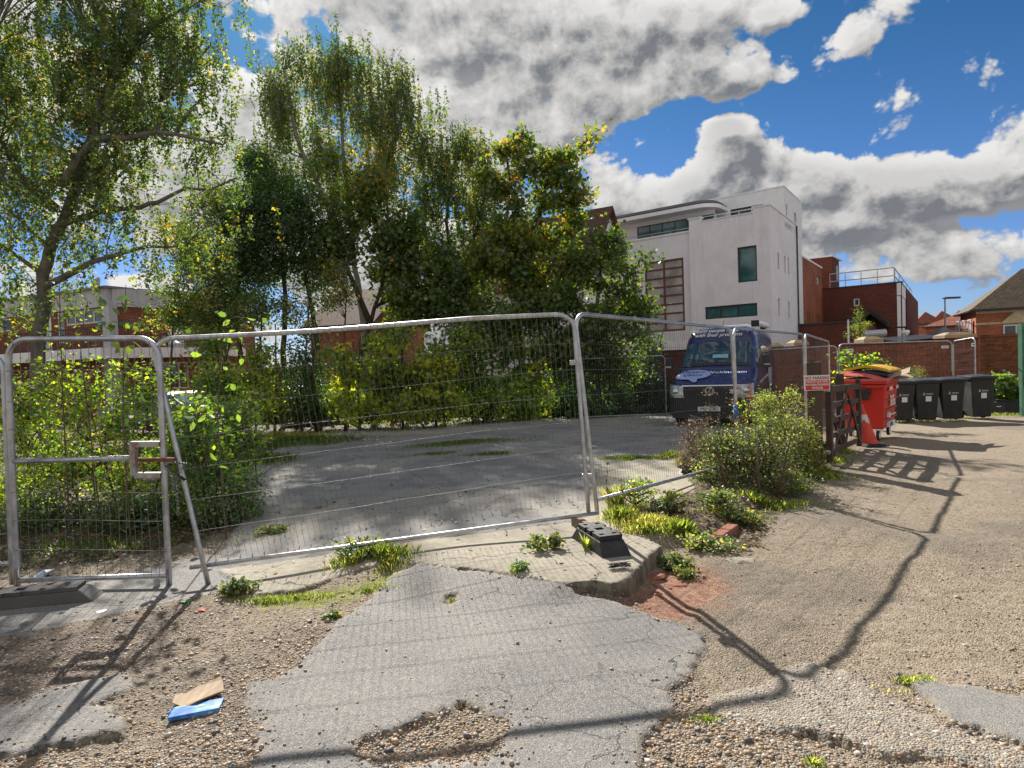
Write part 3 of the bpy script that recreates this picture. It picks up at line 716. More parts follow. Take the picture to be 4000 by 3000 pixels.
fwall(a, FT, 0, 8.2, zt - .3, ztw, [tw]); tsl = [pxrect(FS, 1697.5, 440, 1701, 470), pxrect(FS, 1715, 458, 1720.5, 490)]
fwall(a, FS, st, 8.66, zt - .3, ztw, tsl); fwall(a, FS, 6.64, 8.66, 2, zt - .3, [], dep=.02)
a.raw([FS.P(8.66, 2, .02), FS.P(8.66, 2, 6), FS.P(8.66, ztw, 6), FS.P(8.66, ztw, .02)], [(0, 1, 2, 3)])
a.raw([FT.P(8.2, zt - .3, 0), FT.P(8.2, zt - .3, 4), FT.P(8.2, ztw, 4), FT.P(8.2, ztw, 0)], [(0, 1, 2, 3)])
a.build("top_floor", m_white, wb, world=True)
window(wb, FT, tw, m_dframe, m_dglass, 2, 1, .1, .06)
for sl in tsl: window(wb, FS, sl, m_dframe, m_dglass, 1, 1, .15, .03)
a = MB(); q_ = [FT.P(-.03, ztw + .002, -.04), FT.P(8.25, ztw + .002, -.04), FT.P(8.25, ztw + .002) + FS.d * 5.0, FS.P(8.68, ztw + .002, -.03)]; a.raw(q_ + [p + Vector((0, 0, .07)) for p in q_], [(0,3,2,1),(4,5,6,7),(0,1,5,4),(1,2,6,5),(2,3,7,6),(3,0,4,7)]); a.build("roof", m_white, wb, world=True)
a = MB(); fbox(a, FF, .9, 4.4, zt - .25, zt - .15, .26, 6); fbox(a, FL, 0, 11, zl - .25, zl - .15, .26, 6); a.build("terrace", m_roofgrey, wb, world=True)
FR_ = Fac(FF.P(0, 0, 2.4)[:2], -51.7)
rs0 = FR_.px(1545, 470)[0]; rs1 = FR_.px(1376, 500)[0]; rzt = FR_.px(1420, 483)[1]; rzb = zt - .2
a = MB(); fwall(a, FR_, rs0, rs1 + 7, zt - .3, rzt + .25, [(rs0 + .02, rs1, rzb, rzt)]); a.build("top_floor", m_white, wb, world=True)
window(wb, FR_, (rs0 + .02, rs1, rzb, rzt), m_dframe, m_teal, 6, 1, .05, .04)
window(wb, FR_, (rs1 + 1.4, rs1 + 1.9, rzb + .3, rzb + 1.0), m_dframe, m_dglass, 1, 1, -.07, .05)
zc = rzt + .25; a = MB(); poly = []
se = FR_.px(1557, 455)[0]
for k in range(10): ang = math.pi / 2 * k / 9; poly.append((se + 1.1 - 1.1 * math.sin(ang), -1.0 - .0 + 1.1 * (1 - math.cos(ang)) ))
poly = [(se + 1.1 - 1.1 * math.cos(t), -1.1 + 0.0 + 1.1 * (1 - math.sin(t))) for t in [math.pi / 2 * k / 9 for k in range(10)]]
poly = poly + [(rs1 + 7, -1.1), (rs1 + 7, 3.4), (se, 3.4)]
def fprism(mb, F, poly, z0, z1):
    n = len(poly); mb.raw([F.P(p[0], z0, p[1]) for p in poly] + [F.P(p[0], z1, p[1]) for p in poly], [tuple(range(n)), tuple(range(n, 2*n))] + [(i, (i+1) % n, n + (i+1) % n, n + i) for i in range(n)])
fprism(a, FR_, poly, zc, zc + .22); a.build("canopy", m_white, wb, world=True)
a = MB(); fprism(a, FR_, [(p[0] + (.05 if p[0] < se + 1.2 else 0), p[1] + .06) for p in poly], zc + .222, zc + .30); a.build("canopy_edge", m_dframe, wb, world=True)
a = MB(); ax = [(p[0] + .25, p[1] + .3) for p in poly]; fprism(a, FR_, ax, zc + .302, zc + .50); a.build("roof", m_roofgrey, wb, world=True)
a = MB(); a.tube([FS.P(6.72, 1.0, -.06), FS.P(6.72, zt + .2, -.06)], .05, 8); a.build("drainpipe", m_dframe, wb, world=True)

# brick wing beside the white block
bw_ = thing("brick_building", "orange brick wing with slot windows adjoining the white office block", "building", FS.P(8.9, -.55)[:])
ROOT[bw_.name] = Vector(bw_.location); za = 7.75
aw = pxrect(FS, 1757, 591, 1766, 617); aw = (14.0, 15.3, FS.px(1762, 612)[1], FS.px(1762, 593)[1])
sA = [(s, s + .28, 2.9, 4.4) for s in (10.2, 11.0, 12.1, 13.6, 14.6)] + [(12.9, 13.15, aw[2] + .1, aw[3] + .1)]
a = MB(); fwall(a, FS, 6.75, 16, -.6, za, sA + [aw], dep=.06); a.raw([FS.P(16, -.6, .06), FS.P(16, -.6, 6), FS.P(16, za, 6), FS.P(16, za, .06)], [(0,1,2,3)]); a.build("wall", B_orange, bw_, world=True)
a = MB(); fbox(a, FS, 6.7, 16.05, za, za + .12, 0, 6.1); a.build("coping", m_white, bw_, world=True)
for h in sA: window(bw_, FS, h, m_dframe, m_dglass, 1, 1, .14, .03)
window(bw_, FS, aw, m_wframe, m_pale, 2, 3, .15, .05)
P0 = FS.P(16, 0); FB = Fac(P0[:2], 128.3); sb = FB.px(1948, 610)[0]; zb = FB.px(1860, 618)[1]; PB = FB.P(sb, 0); FB2 = Fac(PB[:2], 34.6)
# tall stair block behind the wing
bt = thing("stair_tower", "tall maroon brick stair tower rising behind the orange brick wing", "tower", (P0.x, P0.y + 4, -.6))
Qt = at_depth(1797, 554, 50.0); FQ1 = Fac(Qt[:2], -51.7); FQ2 = Fac(Qt[:2], 34.6); zq = Qt.z
s2 = FQ2.px(1812, 565)[0]; s1_ = FQ1.px(1750, 560)[0]
a = MB(); fwall(a, FQ1, 0, s1_, 0, zq); fwall(a, FQ2, 0, s2, 0, zq); a.raw([FQ1.P(0, zq), FQ1.P(s1_, zq), FQ1.P(s1_, zq, 3), FQ2.P(s2, zq)], [(0,1,2,3)])
a.build("wall", B_dark, bt, world=True); a = MB(); fbox(a, FQ1, -.05, s1_ + .05, zq + .003, zq + .10, -.05, s2); a.build("coping", m_white, bt, world=True)
window(bt, FQ2, (s2 * .55, s2 * .75, zq - 1.6, zq - .5), m_wframe, m_pale, 1, 1, -.06, .06)
# dark brick block with roof rail
bb = thing("brick_building", "dark brown brick block with roof guard rail and one small square window", "building", (PB.x, PB.y, -.6))
sq = (FB.px(1844, 655)[0], FB.px(1857, 655)[0], FB.px(1851, 661)[1], FB.px(1851, 645)[1])
e2 = FB2.px(1958, 620)[0]; e3 = FB2.px(1983, 645)[0]
a = MB(); fwall(a, FB, 0, sb, -.6, zb, [sq]); fwall(a, FB2, e2, e3, -.6, zb); 
a.raw([FB2.P(e3, -.6), FB2.P(e3, -.6, 6), FB2.P(e3, zb, 6), FB2.P(e3, zb)], [(0,1,2,3)]); a.build("wall", B_dark, bb, world=True)
a = MB(); fbox(a, FB2, 0, e2, -.6, zb - .9, .08, .3); fbox(a, FB2, 0, e2, zb - .85, zb - .02, .05, .3); a.build("white_panel", m_white, bb, world=True)
a = MB(); a.raw([FB.P(0, zb), FB.P(sb, zb), FB2.P(e3, zb), FB2.P(e3, zb, sb)], [(0,1,2,3)]); fbox(a, FB, -.02, sb + .05, zb + .003, zb + .08, -.05, .3); a.build("roof", m_dframe, bb, world=True)
window(bb, FB, sq, m_wframe, m_dglass, 1, 1, .02, .08)
a = MB()
for h_ in (.55, 1.1):
    a.tube([FB.P(.4, zb + h_, .4), FB.P(sb - .5, zb + h_, .4), FB2.P(e3, zb + h_, .5)], .035, 6)
for u in np.linspace(.4, sb - .5, 5): a.tube([FB.P(u, zb, .4), FB.P(u, zb + 1.1, .4)], .03, 5)
for u in np.linspace(1.5, e3, 6): a.tube([FB2.P(u, zb, .5), FB2.P(u, zb + 1.1, .5)], .03, 5)
a.build("guard_rail", m_steel, bb, world=True)
# low extension, canopy, flue and tank in the service yard
Pe = at_depth(1723, 720, 33.0); FE = Fac((FS.P(6.9, 0)[0], FS.P(6.9, 0)[1]), 128.3)
be = thing("brick_extension", "low dark brick lean-to in front of the brick blocks, flat coping on top", "building", FE.P(0, -.5)[:]); ROOT[be.name] = Vector(be.location)
se_ = FE.px(1842, 700)[0]; ze = FE.px(1780, 700)[1]
a = MB(); fwall(a, FE, 0, se_, -.6, ze); a.raw([FE.P(se_, -.6), FE.P(se_, -.6, 8), FE.P(se_, ze, 8), FE.P(se_, ze)], [(0,1,2,3)]); a.build("wall", B_dark, be, world=True)
a = MB(); fbox(a, FE, -.05, se_ + .08, ze, ze + .1, -.08, 8); a.build("roof", m_dframe, be, world=True)
bc = thing("loading_canopy", "black sloping canopy over the yard door of the dark brick block", "canopy", FB.P(sb * .62, 2.6, -1)[:]); ROOT[bc.name] = Vector(bc.location)
c0, c1 = FB.px(1840, 700)[0], FB.px(1925, 700)[0]; zc1 = FB.px(1888, 672)[1]; zc2 = FB.px(1924, 698)[1]
m_blk = mat("black_felt", (.022, .022, .025), .8, var=.3)
a = MB(); cm = (c0 + c1) / 2 + .2
for (u0, za0, u1, za1) in ((c0, zc2 + .2, cm, zc1), (cm, zc1, c1, zc2)):
    q = [FB.P(u0, za0, -1.6), FB.P(u1, za1, -1.6), FB.P(u1, za1, -.02), FB.P(u0, za0, -.02)]; a.raw(q + [p - Vector((0, 0, .28)) for p in q], [(0,1,2,3),(4,7,6,5),(0,4,5,1),(1,5,6,2),(2,6,7,3),(3,7,4,0)])
a.build("roof", m_blk, bc, world=True)
a = MB(); fbox(a, FB, c0 + .3, c0 + 1.4, .5, 2.6, -.06, -.01); a.build("doorway", m_blk, bc, world=True)
tkc = at_depth(1888, 722, 34.0); tk = thing("metal_duct", "fat silver ventilation duct on legs beyond the garden wall", "duct", (tkc.x, tkc.y, .6))
a = MB(); a.tube([(tkc.x - .55, tkc.y, tkc.z), (tkc.x + .5, tkc.y - .2, tkc.z + .05)], .2, 14)
for dx in (-.3, .3, .45): a.box((tkc.x + dx, tkc.y, tkc.z - .6), (.05, .05, .9))
a.build("duct_body", m_steel, tk, world=True, smooth=False)
f_ = at_depth(1832, 690, 35.0); fl = thing("flue_pipe", "thin white flue pipe with a dark cowl above the garden wall", "flue", (f_.x, f_.y, 0))
MB().tube([(f_.x, f_.y, 0), (f_.x, f_.y, f_.z)], .05, 8).build("pipe", m_white, fl, world=True)
MB().lathe([(.05, 0), (.16, .03), (.16, .12), (.03, .22)], 10, loc=(f_.x, f_.y, f_.z)).build("cowl", m_blk, fl, world=True)
cc = at_depth(1956, 712, 30.0); cv = thing("security_camera", "white dome security camera on a dark bracket above the wall", "camera", tuple(cc))
MB().tube([cc + Vector((-.45, .1, .12)), cc + Vector((0, 0, .12)), cc], .04, 6).build("bracket", m_blk, cv, world=True)
MB().lathe([(.10, -.02), (.17, -.05), (.17, -.14), (.10, -.26), (.02, -.30)], 12, loc=cc).build("dome", m_white, cv, world=True, smooth=True)
# street lamp
L0 = at_depth(2041, 645, 58.0); sl = thing("street_lamp", "slim grey street lamp with a flat dark head above the rooftops", "street lamp", (L0.x, L0.y, -1.1))
MB().tube([(L0.x, L0.y, -1.1), (L0.x, L0.y, 1.5), (L0.x, L0.y, L0.z)], [.11, .09, .06], 8).build("pole", mat("lamp_grey", (.30, .31, .33), .5, .5), sl, world=True)
MB().box((L0.x + .6, L0.y, L0.z + .05), (1.4, .4, .16)).build("lamp_head", m_dframe, sl, world=True, bevel=.02)

# houses to the right
def hip_house(label, corner, deg1, deg2, w_, dp, ze_, rise, wm, tm, over=.35, base=-1.0):
    F1 = Fac(corner[:2], deg1); h = thing("brick_house", label, "house", (corner[0], corner[1], base)); d1, d2 = F1.d, Vector((math.sin(R_(deg2)), math.cos(R_(deg2)), 0))
    A = Vector((corner[0], corner[1], 0)); q = [A, A + d1 * w_, A + d1 * w_ + d2 * dp, A + d2 * dp]; a = MB()
    for i in range(4):
        b, c = q[i], q[(i + 1) % 4]; a.raw([(b.x, b.y, base), (c.x, c.y, base), (c.x, c.y, ze_), (b.x, b.y, ze_)], [(0, 1, 2, 3)])
    a.build("wall", wm, h, world=True)
    e = [A - d1 * over - d2 * over, A + d1 * (w_ + over) - d2 * over, A + d1 * (w_ + over) + d2 * (dp + over), A - d1 * over + d2 * (dp + over)]
    e = [Vector((p.x, p.y, ze_)) for p in e]; r0 = A + d1 * min(dp / 2, w_ / 2 - .01) + d2 * dp / 2 + Vector((0, 0, ze_ + rise)); r1 = A + d1 * max(w_ - dp / 2, w_ / 2 + .01) + d2 * dp / 2 + Vector((0, 0, ze_ + rise))
    a = MB()
    for vs in ((e[0], e[1], r1, r0), (e[1], e[2], r1), (e[2], e[3], r0, r1), (e[3], e[0], r0)): a.raw(vs, [tuple(range(len(vs)))])
    me = a.build("roof", tm, h, world=True)
    uvl = me.data.uv_layers[0].data
    for p in me.data.polygons:       # tiles run along the eaves
        t = Vector((0, 0, 1)).cross(p.normal); t = t.normalized() if t.length > .01 else Vector((1, 0, 0)); u2 = p.normal.cross(t)
        for li in p.loop_indices: c = me.data.vertices[me.data.loops[li].vertex_index].co; uvl[li].uv = (c.dot(t), c.dot(u2))
    a = MB()
    for i in range(4): a.tube([e[i] - Vector((0, 0, .06)), e[(i + 1) % 4] - Vector((0, 0, .06))], .09, 6)
    a.build("gutter", m_dframe, h, world=True)
    return h, F1, q
cr = at_depth(2108, 669, 45.0)
hh, F1, q = hip_house("orange brick house with mossy hipped roof at the far right, beyond the wall", (cr.x, cr.y), 115, 27, 14, 6.5, cr.z, 2.9, B_orange, T_moss)
cream = mat("cream_stone", (.50, .42, .28), .8)
a = MB(); zs = F1.px(2120, 702)[1]; fbox(a, F1, .02, 14, zs, zs + .14, -.03, .02); fbox(a, F1, .0, 14, cr.z - .3, cr.z - .02, -.04, .02); a.build("string_course", cream, hh, world=True)
g0 = F1.px(2160, 690)[0]; g1 = g0 + 3.4; a = MB(); zg = F1.px(2160, 699)[1]
a.raw([F1.P(g0, zg, -.06), F1.P(g1, zg, -.06), F1.P((g0 + g1) / 2, zg + 1.6, -.06), F1.P(g0, zg, -.01), F1.P(g1, zg, -.01), F1.P((g0 + g1) / 2, zg + 1.6, -.01)], [(0,1,2),(3,5,4),(0,3,4,1),(1,4,5,2),(2,5,3,0)]); a.build("stone_gable", cream, hh, world=True)
window(hh, F1, (g0 + .15, g1 - .3, zg - 2.1, zg - .1), m_wframe, m_dglass, 4, 2, -.09, .09)
F2 = Fac((cr.x, cr.y), 20); F2.n = -F2.n if F2.n.x < 0 else F2.n
for s_ in (.8, 2.2, 3.6): window(hh, F2, (s_, s_ + .7, cr.z - 2.6, cr.z - .6), m_wframe, m_pale, 1, 2, -.08, .08)
for i, (px_, py_, Y, lab) in enumerate(((1992, 700, 92, "nearest the dark brick block"), (2028, 698, 92, "between its two neighbours"), (2065, 697, 92, "beside the orange brick house"))):
    c = at_depth(px_ - 16, py_, Y); hip_house("distant brick house with a steep red tiled roof, " + lab, (c.x, c.y), 115, 20, 3.4, 3.4, c.z, 1.75, B_orange, T_red, .2)
c = at_depth(2000, 706, 70); h1, _, _ = hip_house("low house with a broad red tiled roof left of the street lamp", (c.x, c.y), 128, 35, 6.0, 5, c.z, 1.2, B_orange, T_red, .3)
c = at_depth(2040, 735, 52); h2, _, _ = hip_house("small dark house with a pale slate roof below the street lamp", (c.x - .6, c.y), 100, 10, 2.2, 3, c.z + .3, .8, B_dark, m_roofgrey, .2)
# tiled houses glimpsed through the trees
def gable_house(label, A, deg, L, W, ze_, rise, wm, tm):
    """ridge runs along deg from A; the gable end at A faces the camera's right"""
    d = Vector((math.sin(R_(deg)), math.cos(R_(deg)), 0)); nrm = Vector((-d.y, d.x, 0)); A = Vector((A[0], A[1], 0)); h = thing("tiled_house", label, "house", (A.x, A.y, -.8))
    c = [A + nrm * W / 2, A - nrm * W / 2, A - nrm * W / 2 + d * L, A + nrm * W / 2 + d * L]; a = MB()
    for i, j in ((0, 1), (1, 2), (2, 3), (3, 0)): a.raw([(c[i].x, c[i].y, -.8), (c[j].x, c[j].y, -.8), (c[j].x, c[j].y, ze_), (c[i].x, c[i].y, ze_)], [(0,1,2,3)])
    for k in (0, 1): e = A + d * L * k; a.raw([(c[0].x + d.x*L*k, c[0].y + d.y*L*k, ze_), (c[1].x + d.x*L*k, c[1].y + d.y*L*k, ze_), (e.x, e.y, ze_ + rise)], [(0,1,2)])
    a.build("wall", wm, h, world=True)
    for sgn in (1, -1):
        a = MB(); o = .35; R0 = A - d * o + Vector((0, 0, ze_ + rise + .05)); R1 = A + d * (L + o) + Vector((0, 0, ze_ + rise + .05)); k = (W / 2 + .4) / (W / 2)
        E0 = A - d * o + nrm * sgn * (W / 2 + .4) + Vector((0, 0, ze_ + rise - rise * k + .05)); E1 = E0 + d * (L + 2 * o); up = Vector((0, 0, .12))
        a.raw([R0, R1, E1, E0, R0 + up, R1 + up, E1 + up, E0 + up], [(0,3,2,1),(4,5,6,7),(0,1,5,4),(1,2,6,5),(2,3,7,6),(3,0,4,7)])
        ro = a.build("roof", tm, h, world=True); uvl = ro.data.uv_layers[0].data
        for p in ro.data.polygons:
            if abs(p.normal.z) < .2: continue
            t = d; u2 = p.normal.cross(t)
            for li in p.loop_indices: cc_ = ro.data.vertices[ro.data.loops[li].vertex_index].co; uvl[li].uv = (cc_.dot(t), cc_.dot(u2))
    return h
a0 = at_depth(1312, 449, 38.0); gh_ = gable_house("white gabled house with a steep brown tiled roof behind the sycamore", (a0.x, a0.y), -58, 9, 6.4, a0.z - 4.3, 4.2, m_white, T_brown)
a0 = at_depth(860, 640, 36.0); gh2 = gable_house("brick house with a low brown tiled roof glimpsed under the birches", (a0.x, a0.y), -75, 3.4, 7, 4.0, 2.0, B_orange, T_brown)

ob0, ob1 = at_depth(560, 800, 31.0), at_depth(1010, 795, 31.0); obF = Fac((ob0.x, 31.0), 90)
ob = thing("outbuilding", "low flat roofed orange brick outbuilding behind the hedge", "outbuilding", (ob0.x, 31.0, -.8))
a = MB(); fwall(a, obF, 0, ob1.x - ob0.x, -.8, 1.75, [(1.0, 1.8, .3, 1.2), (4.2, 5.6, .4, 1.3)]); a.raw([obF.P(0, -.8), obF.P(0, -.8, 4), obF.P(0, 1.75, 4), obF.P(0, 1.75)], [(0,1,2,3)]); a.build("wall", B_orange, ob, world=True)
a = MB(); fbox(a, obF, -.1, ob1.x - ob0.x + .1, 1.753, 1.9, -.1, 4); a.build("roof", m_roofgrey, ob, world=True)
window(ob, obF, (4.2, 5.6, .4, 1.3), m_wframe, m_dglass, 2, 1, .06, .06); window(ob, obF, (1.0, 1.8, .3, 1.2), m_wframe, m_dglass, 1, 1, .06, .06)
# flats on the left
C1 = at_depth(231, 623, 36.0); FA = Fac(C1[:2], -65); FBr = Fac(C1[:2], 45); zr = C1.z
lb = thing("block_of_flats", "brick block of flats with pale fascia and railed walkway behind the left trees", "building", (C1.x, C1.y, -.8))
m_fascia = mat("weathered_fascia", (.50, .50, .53), .8, var=.08, streak=(.28, .28, .29))
wA = [(0.15, 1.0), (1.0, 2.0), (2.0, 3.0)]; zw0, zw1 = zr - 1.85, zr - 1.05
holesA = [(.5, 3.9, zw0, zw1), (3.3 + .75, 4.7, zw0 - 1.0, zw1), (5.3, 6.25, 3.4, zw1 - .1), (9.5, 12, zw0, zw1), (14, 16, zw0, zw1)]
a = MB(); fwall(a, FA, .25, 22, -.8, zr - .98, holesA)
sB_ = FBr.px(512, 760)[0]
holesB = [(sB_ * .35, sB_ * .58, .9, 2.5), (sB_ * .66, sB_ * .95, .9, 2.5), (3.0, 3.9, 3.4, 5.4), (6.2, 8.2, zw0 - .1, zw1 - .1)]
fwall(a, FBr, .25, sB_ + 1.0, -.8, zr - .98, holesB); a.build("wall", B_wall, lb, world=True)
window(lb, FA, holesA[0], m_wframe, m_dglass, 4, 1, .05, .09); window(lb, FA, holesA[1], m_wframe, m_dglass, 1, 2, .05, .09)
for h in holesA[3:]: window(lb, FA, h, m_wframe, m_dglass, 2, 1, .05, .09)
for h in (holesB[0], holesB[1], holesB[3]): window(lb, FBr, h, m_wframe, m_dglass, 3, 1, .05, .09)
for F_, h in ((FA, holesA[2]), (FBr, holesB[2])):
    a = MB(); fbox(a, F_, h[0], h[1], h[2], h[3], .06, .12); dd = a.build("door", m_white, lb, world=True)
    a = MB(); fbox(a, F_, h[0] + .3, h[1] - .3, h[3] - .8, h[3] - .3, .03, .058); a.build("pane", m_dglass, dd, world=True)
a = MB(); fbox(a, FA, -.1, 22, zr - 1.0, zr, -.12, .2); fbox(a, FBr, .2, sB_ + 1.0, zr - 1.0, zr - .003, -.12, .2); a.build("fascia", m_fascia, lb, world=True)
a = MB(); fbox(a, FA, -.3, 22, zr + .003, zr + .12, -.3, 10); a.build("roof", m_roofgrey, lb, world=True)
a = MB(); fbox(a, FA, -.32, .30, -.8, zr - 1.003, -.18, .3); a.build("pillar", m_fascia, lb, world=True)
a = MB(); fbox(a, FA, -1.2, 22, 2.75, 3.32, -1.3, -.01); fbox(a, FBr, .3, sB_, 2.753, 3.315, -1.3, -.01); a.build("walkway", m_white, lb, world=True)
m_iron = mat("black_iron", (.02, .02, .022), .5)
for F_, s0, s1 in ((FA, -1.2, 22), (FBr, .3, sB_)):
    a = MB(); a.tube([F_.P(s0, 4.42, -1.25), F_.P(s1, 4.42, -1.25)], .03, 6); a.tube([F_.P(s0, 3.45, -1.25), F_.P(s1, 3.45, -1.25)], .02, 5)
    for u in np.arange(s0, s1, .16): a.tube([F_.P(u, 3.3, -1.25), F_.P(u, 4.42, -1.25)], .014, 4, cap=False)
    a.build("railing", m_iron, lb, world=True)
m_green = mat("sign_green", (.02, .22, .12), .5); m_wsign = mat("sign_white", (.75, .75, .75), .5, var=.03)
for k, (F_, u, lab) in enumerate(((FA, .35, "left face of the flats' corner pillar"), (FBr, .75, "brick face right of the flats' corner pillar"))):
    p = F_.P(u, zr - 1.9, -.22 if k == 0 else -.05); s_ = thing("exit_sign", "small green arrow sign on the " + lab, "sign", tuple(p), group="green arrow signs on the flats")
    a = MB(); fbox(a, F_, u - .3, u + .3, zr - 2.05, zr - 1.83, -.225 if k == 0 else -.05, -.205 if k == 0 else -.02); a.build("plate", m_green, s_, world=True)
    dp_ = -.23 if k == 0 else -.055
    a = MB(); fbox(a, F_, u - .02, u + .18, zr - 1.955, zr - 1.925, dp_, dp_ + .004)
    e_ = -1 if k == 0 else 1
    a.raw([F_.P(u + .18, zr - 1.99, dp_), F_.P(u + .25, zr - 1.94, dp_), F_.P(u + .18, zr - 1.89, dp_)], [(0, 1, 2)]); a.build("arrow", m_wsign, s_, world=True)
dq = at_depth(208, 611, 35.6); ds = thing("satellite_dish", "grey satellite dish on a short mast at the roof edge of the flats", "satellite dish", (dq.x, dq.y, zr - .5))
Md = Matrix.Rotation(R_(70), 3, 'X') @ Matrix.Identity(3); Md = Matrix.Rotation(R_(-25), 3, 'Z') @ Md
MB().lathe([(.02, -.10), (.20, -.07), (.33, 0.0), (.34, .01), (.32, .01), (.19, -.05), (.02, -.08)], 20, M=Md, loc=(dq.x, dq.y, dq.z)).build("dish", mat("dish_grey", (.33, .34, .36), .5), ds, world=True, smooth=True)
MB().tube([(dq.x + .1, dq.y + .1, zr - .6), (dq.x + .1, dq.y + .1, dq.z), (dq.x + .02, dq.y + .05, dq.z)], .025, 6).tube([(dq.x, dq.y - .02, dq.z - .3), (dq.x + .25, dq.y - .45, dq.z - .12)], .018, 5).build("mast", m_iron, ds, world=True)

# ------------------------------------------------------------------ garden wall, shed, piers
def wall_run(label, name, P, z, mat_, cop, th=.22, base=-.7, coph=.07):
    A = Vector((*P[0], 0)); B = Vector((*P[1], 0)); o = thing(name, label, "wall", (A.x, A.y, base)); d = (B - A).normalized(); L = (B - A).length
    ang = math.atan2(d.x, d.y); F = Fac((A.x, A.y), math.degrees(ang)); a = MB(); n = max(2, int(L / 1.5))
    for i in range(n):
        pass
    fbox(a, F, 0, L, base, z[0], 0, th)
    for v_ in range(len(a.v)):
        p = Vector(a.v[v_]); u = (Vector((p.x, p.y, 0)) - A).dot(d) / L
        if p.z > base + .01: a.v[v_] = (p.x, p.y, z[0] + (z[1] - z[0]) * u)
    a.build("brickwork", mat_, o, world=True)
    a = MB(); fbox(a, F, -.01, L + .01, 0, coph, -.03, th + .03)
    for v_ in range(len(a.v)):
        p = Vector(a.v[v_]); u = (Vector((p.x, p.y, 0)) - A).dot(d) / L; a.v[v_] = (p.x, p.y, p.z + .002 + z[0] + (z[1] - z[0]) * u)
    a.build("coping", cop, o, world=True); return o, F, L
wL = at_depth(1250, 780, 24.0); w1 = at_depth(1650, 757, 22.0); w2 = at_depth(2112, 732, 20.6); w3 = at_depth(2222, 726, 19.0)
wall_run("long red brick garden wall behind the van and the bins", "brick_wall", ((w1.x - 2.0, w1.y + .35), (w2.x, w2.y)), (w1.z, w2.z - .03), B_wall, B_dark)
wall_run("orange brown brick wall with raised brick edge at far right, behind the green leaves", "brick_wall", ((w2.x + .01, w2.y - .1), (w3.x + 1.5, w3.y - .3)), (w2.z + .04, w3.z + .05), B_wall2, B_wall2)
wall_run("shaded brown wall under the trees left of the van", "brick_wall", ((wL.x - 2, wL.y + .6), (w1.x - 2.05, w1.y + .5)), (wL.z - .1, w1.z - .02), B_dark, B_dark)  # continues the garden wall; tree shade put in as darker brick
m_stonecap = mat("pale_stone_cap", (.36, .27, .15), .8, var=.2)
for i, (x0, x1, yy, lab) in enumerate(((1660, 1690, 752, "nearest the van"), (1712, 1745, 745, "left of the small larch"), (1862, 1905, 738, "right of the small larch"), (2036, 2106, 729, "near the orange brick house"))):
    p = at_depth(x0, yy, 22.4); q2 = at_depth(x1, yy - 1, 22.4); wd = q2.x - p.x
    o = thing("wall_pier", "stone capped brick pier behind the garden wall, " + lab, "pier", (p.x + wd / 2, 22.4, -.6), group="stone capped piers behind the wall")
    MB().box((p.x + wd / 2, 22.6, (p.z - .7) / 2), (wd * .9, .5, p.z + .55)).build("pier", B_wall, o, world=True)
    MB().box((p.x + wd / 2, 22.6, p.z + .02), (wd, .62, .10)).box((p.x + wd / 2, 22.6, p.z + .12), (wd, .62, .10), taper=.5).build("cap", m_stonecap, o, world=True)
g1_ = at_depth(1935, 731, 25.5); g2_ = at_depth(2050, 722, 25.0)
sh = thing("shed", "low shed with grey corrugated roof just showing over the garden wall", "shed", (g1_.x, g1_.y, -.6))
a = MB(); n = 46
for k in range(n):
    t0, t1 = k / n, (k + 1) / n; o_ = .05 if k % 2 else 0
    p, q2 = g1_.lerp(g2_, t0), g1_.lerp(g2_, t1); a.raw([(p.x, p.y, p.z - .12 + o_ * .4), (q2.x, q2.y, q2.z - .12 + o_ * .4), (q2.x, q2.y + 1.5, q2.z + .05 + o_ * .4), (p.x, p.y + 1.5, p.z + .05 + o_ * .4)], [(0, 1, 2, 3)])
a.build("roof", mat("fibre_cement", (.30, .29, .28), .8), sh, world=True)
MB().box(((g1_.x + g2_.x) / 2, g1_.y + 1.2, (g1_.z - .9) / 2), (abs(g2_.x - g1_.x) * .97, 2.0, g1_.z + .4)).build("wall", B_dark, sh, world=True)
# green steel hoarding at the right edge
h0 = at_depth(2199, 760, 17.0); hd = thing("green_hoarding", "tall green corrugated steel hoarding at the right edge", "hoarding", (h0.x, h0.y, -.2))
a = MB(); zt_ = at_depth(2203, 703, 17.0).z
for k in range(26):
    y0, y1 = 17.0 - k * .12, 17.0 - (k + 1) * .12; o_ = .035 if k % 2 else 0; x0_ = h0.x + .10 * k * .12; x1_ = h0.x + .10 * (k + 1) * .12
    a.raw([(x0_ + o_, y0, .55), (x1_ + o_, y1, .55), (x1_ + o_, y1, zt_), (x0_ + o_, y0, zt_)], [(0,1,2,3)]); a.raw([(x1_ + o_, y1, .55), (x1_ + .035 - o_, y1, .55), (x1_ + .035 - o_, y1, zt_), (x1_ + o_, y1, zt_)], [(0,1,2,3)])
a.build("sheet", mat("green_paint", (.10, .26, .17), .5, var=.15, streak=(.2, .2, .12)), hd, world=True)
MB().box((h0.x + .12, 17.02, (zt_ - .2) / 2), (.1, .08, zt_ + .3)).build("post", mat("green_paint", (.1, .26, .17)), hd, world=True)
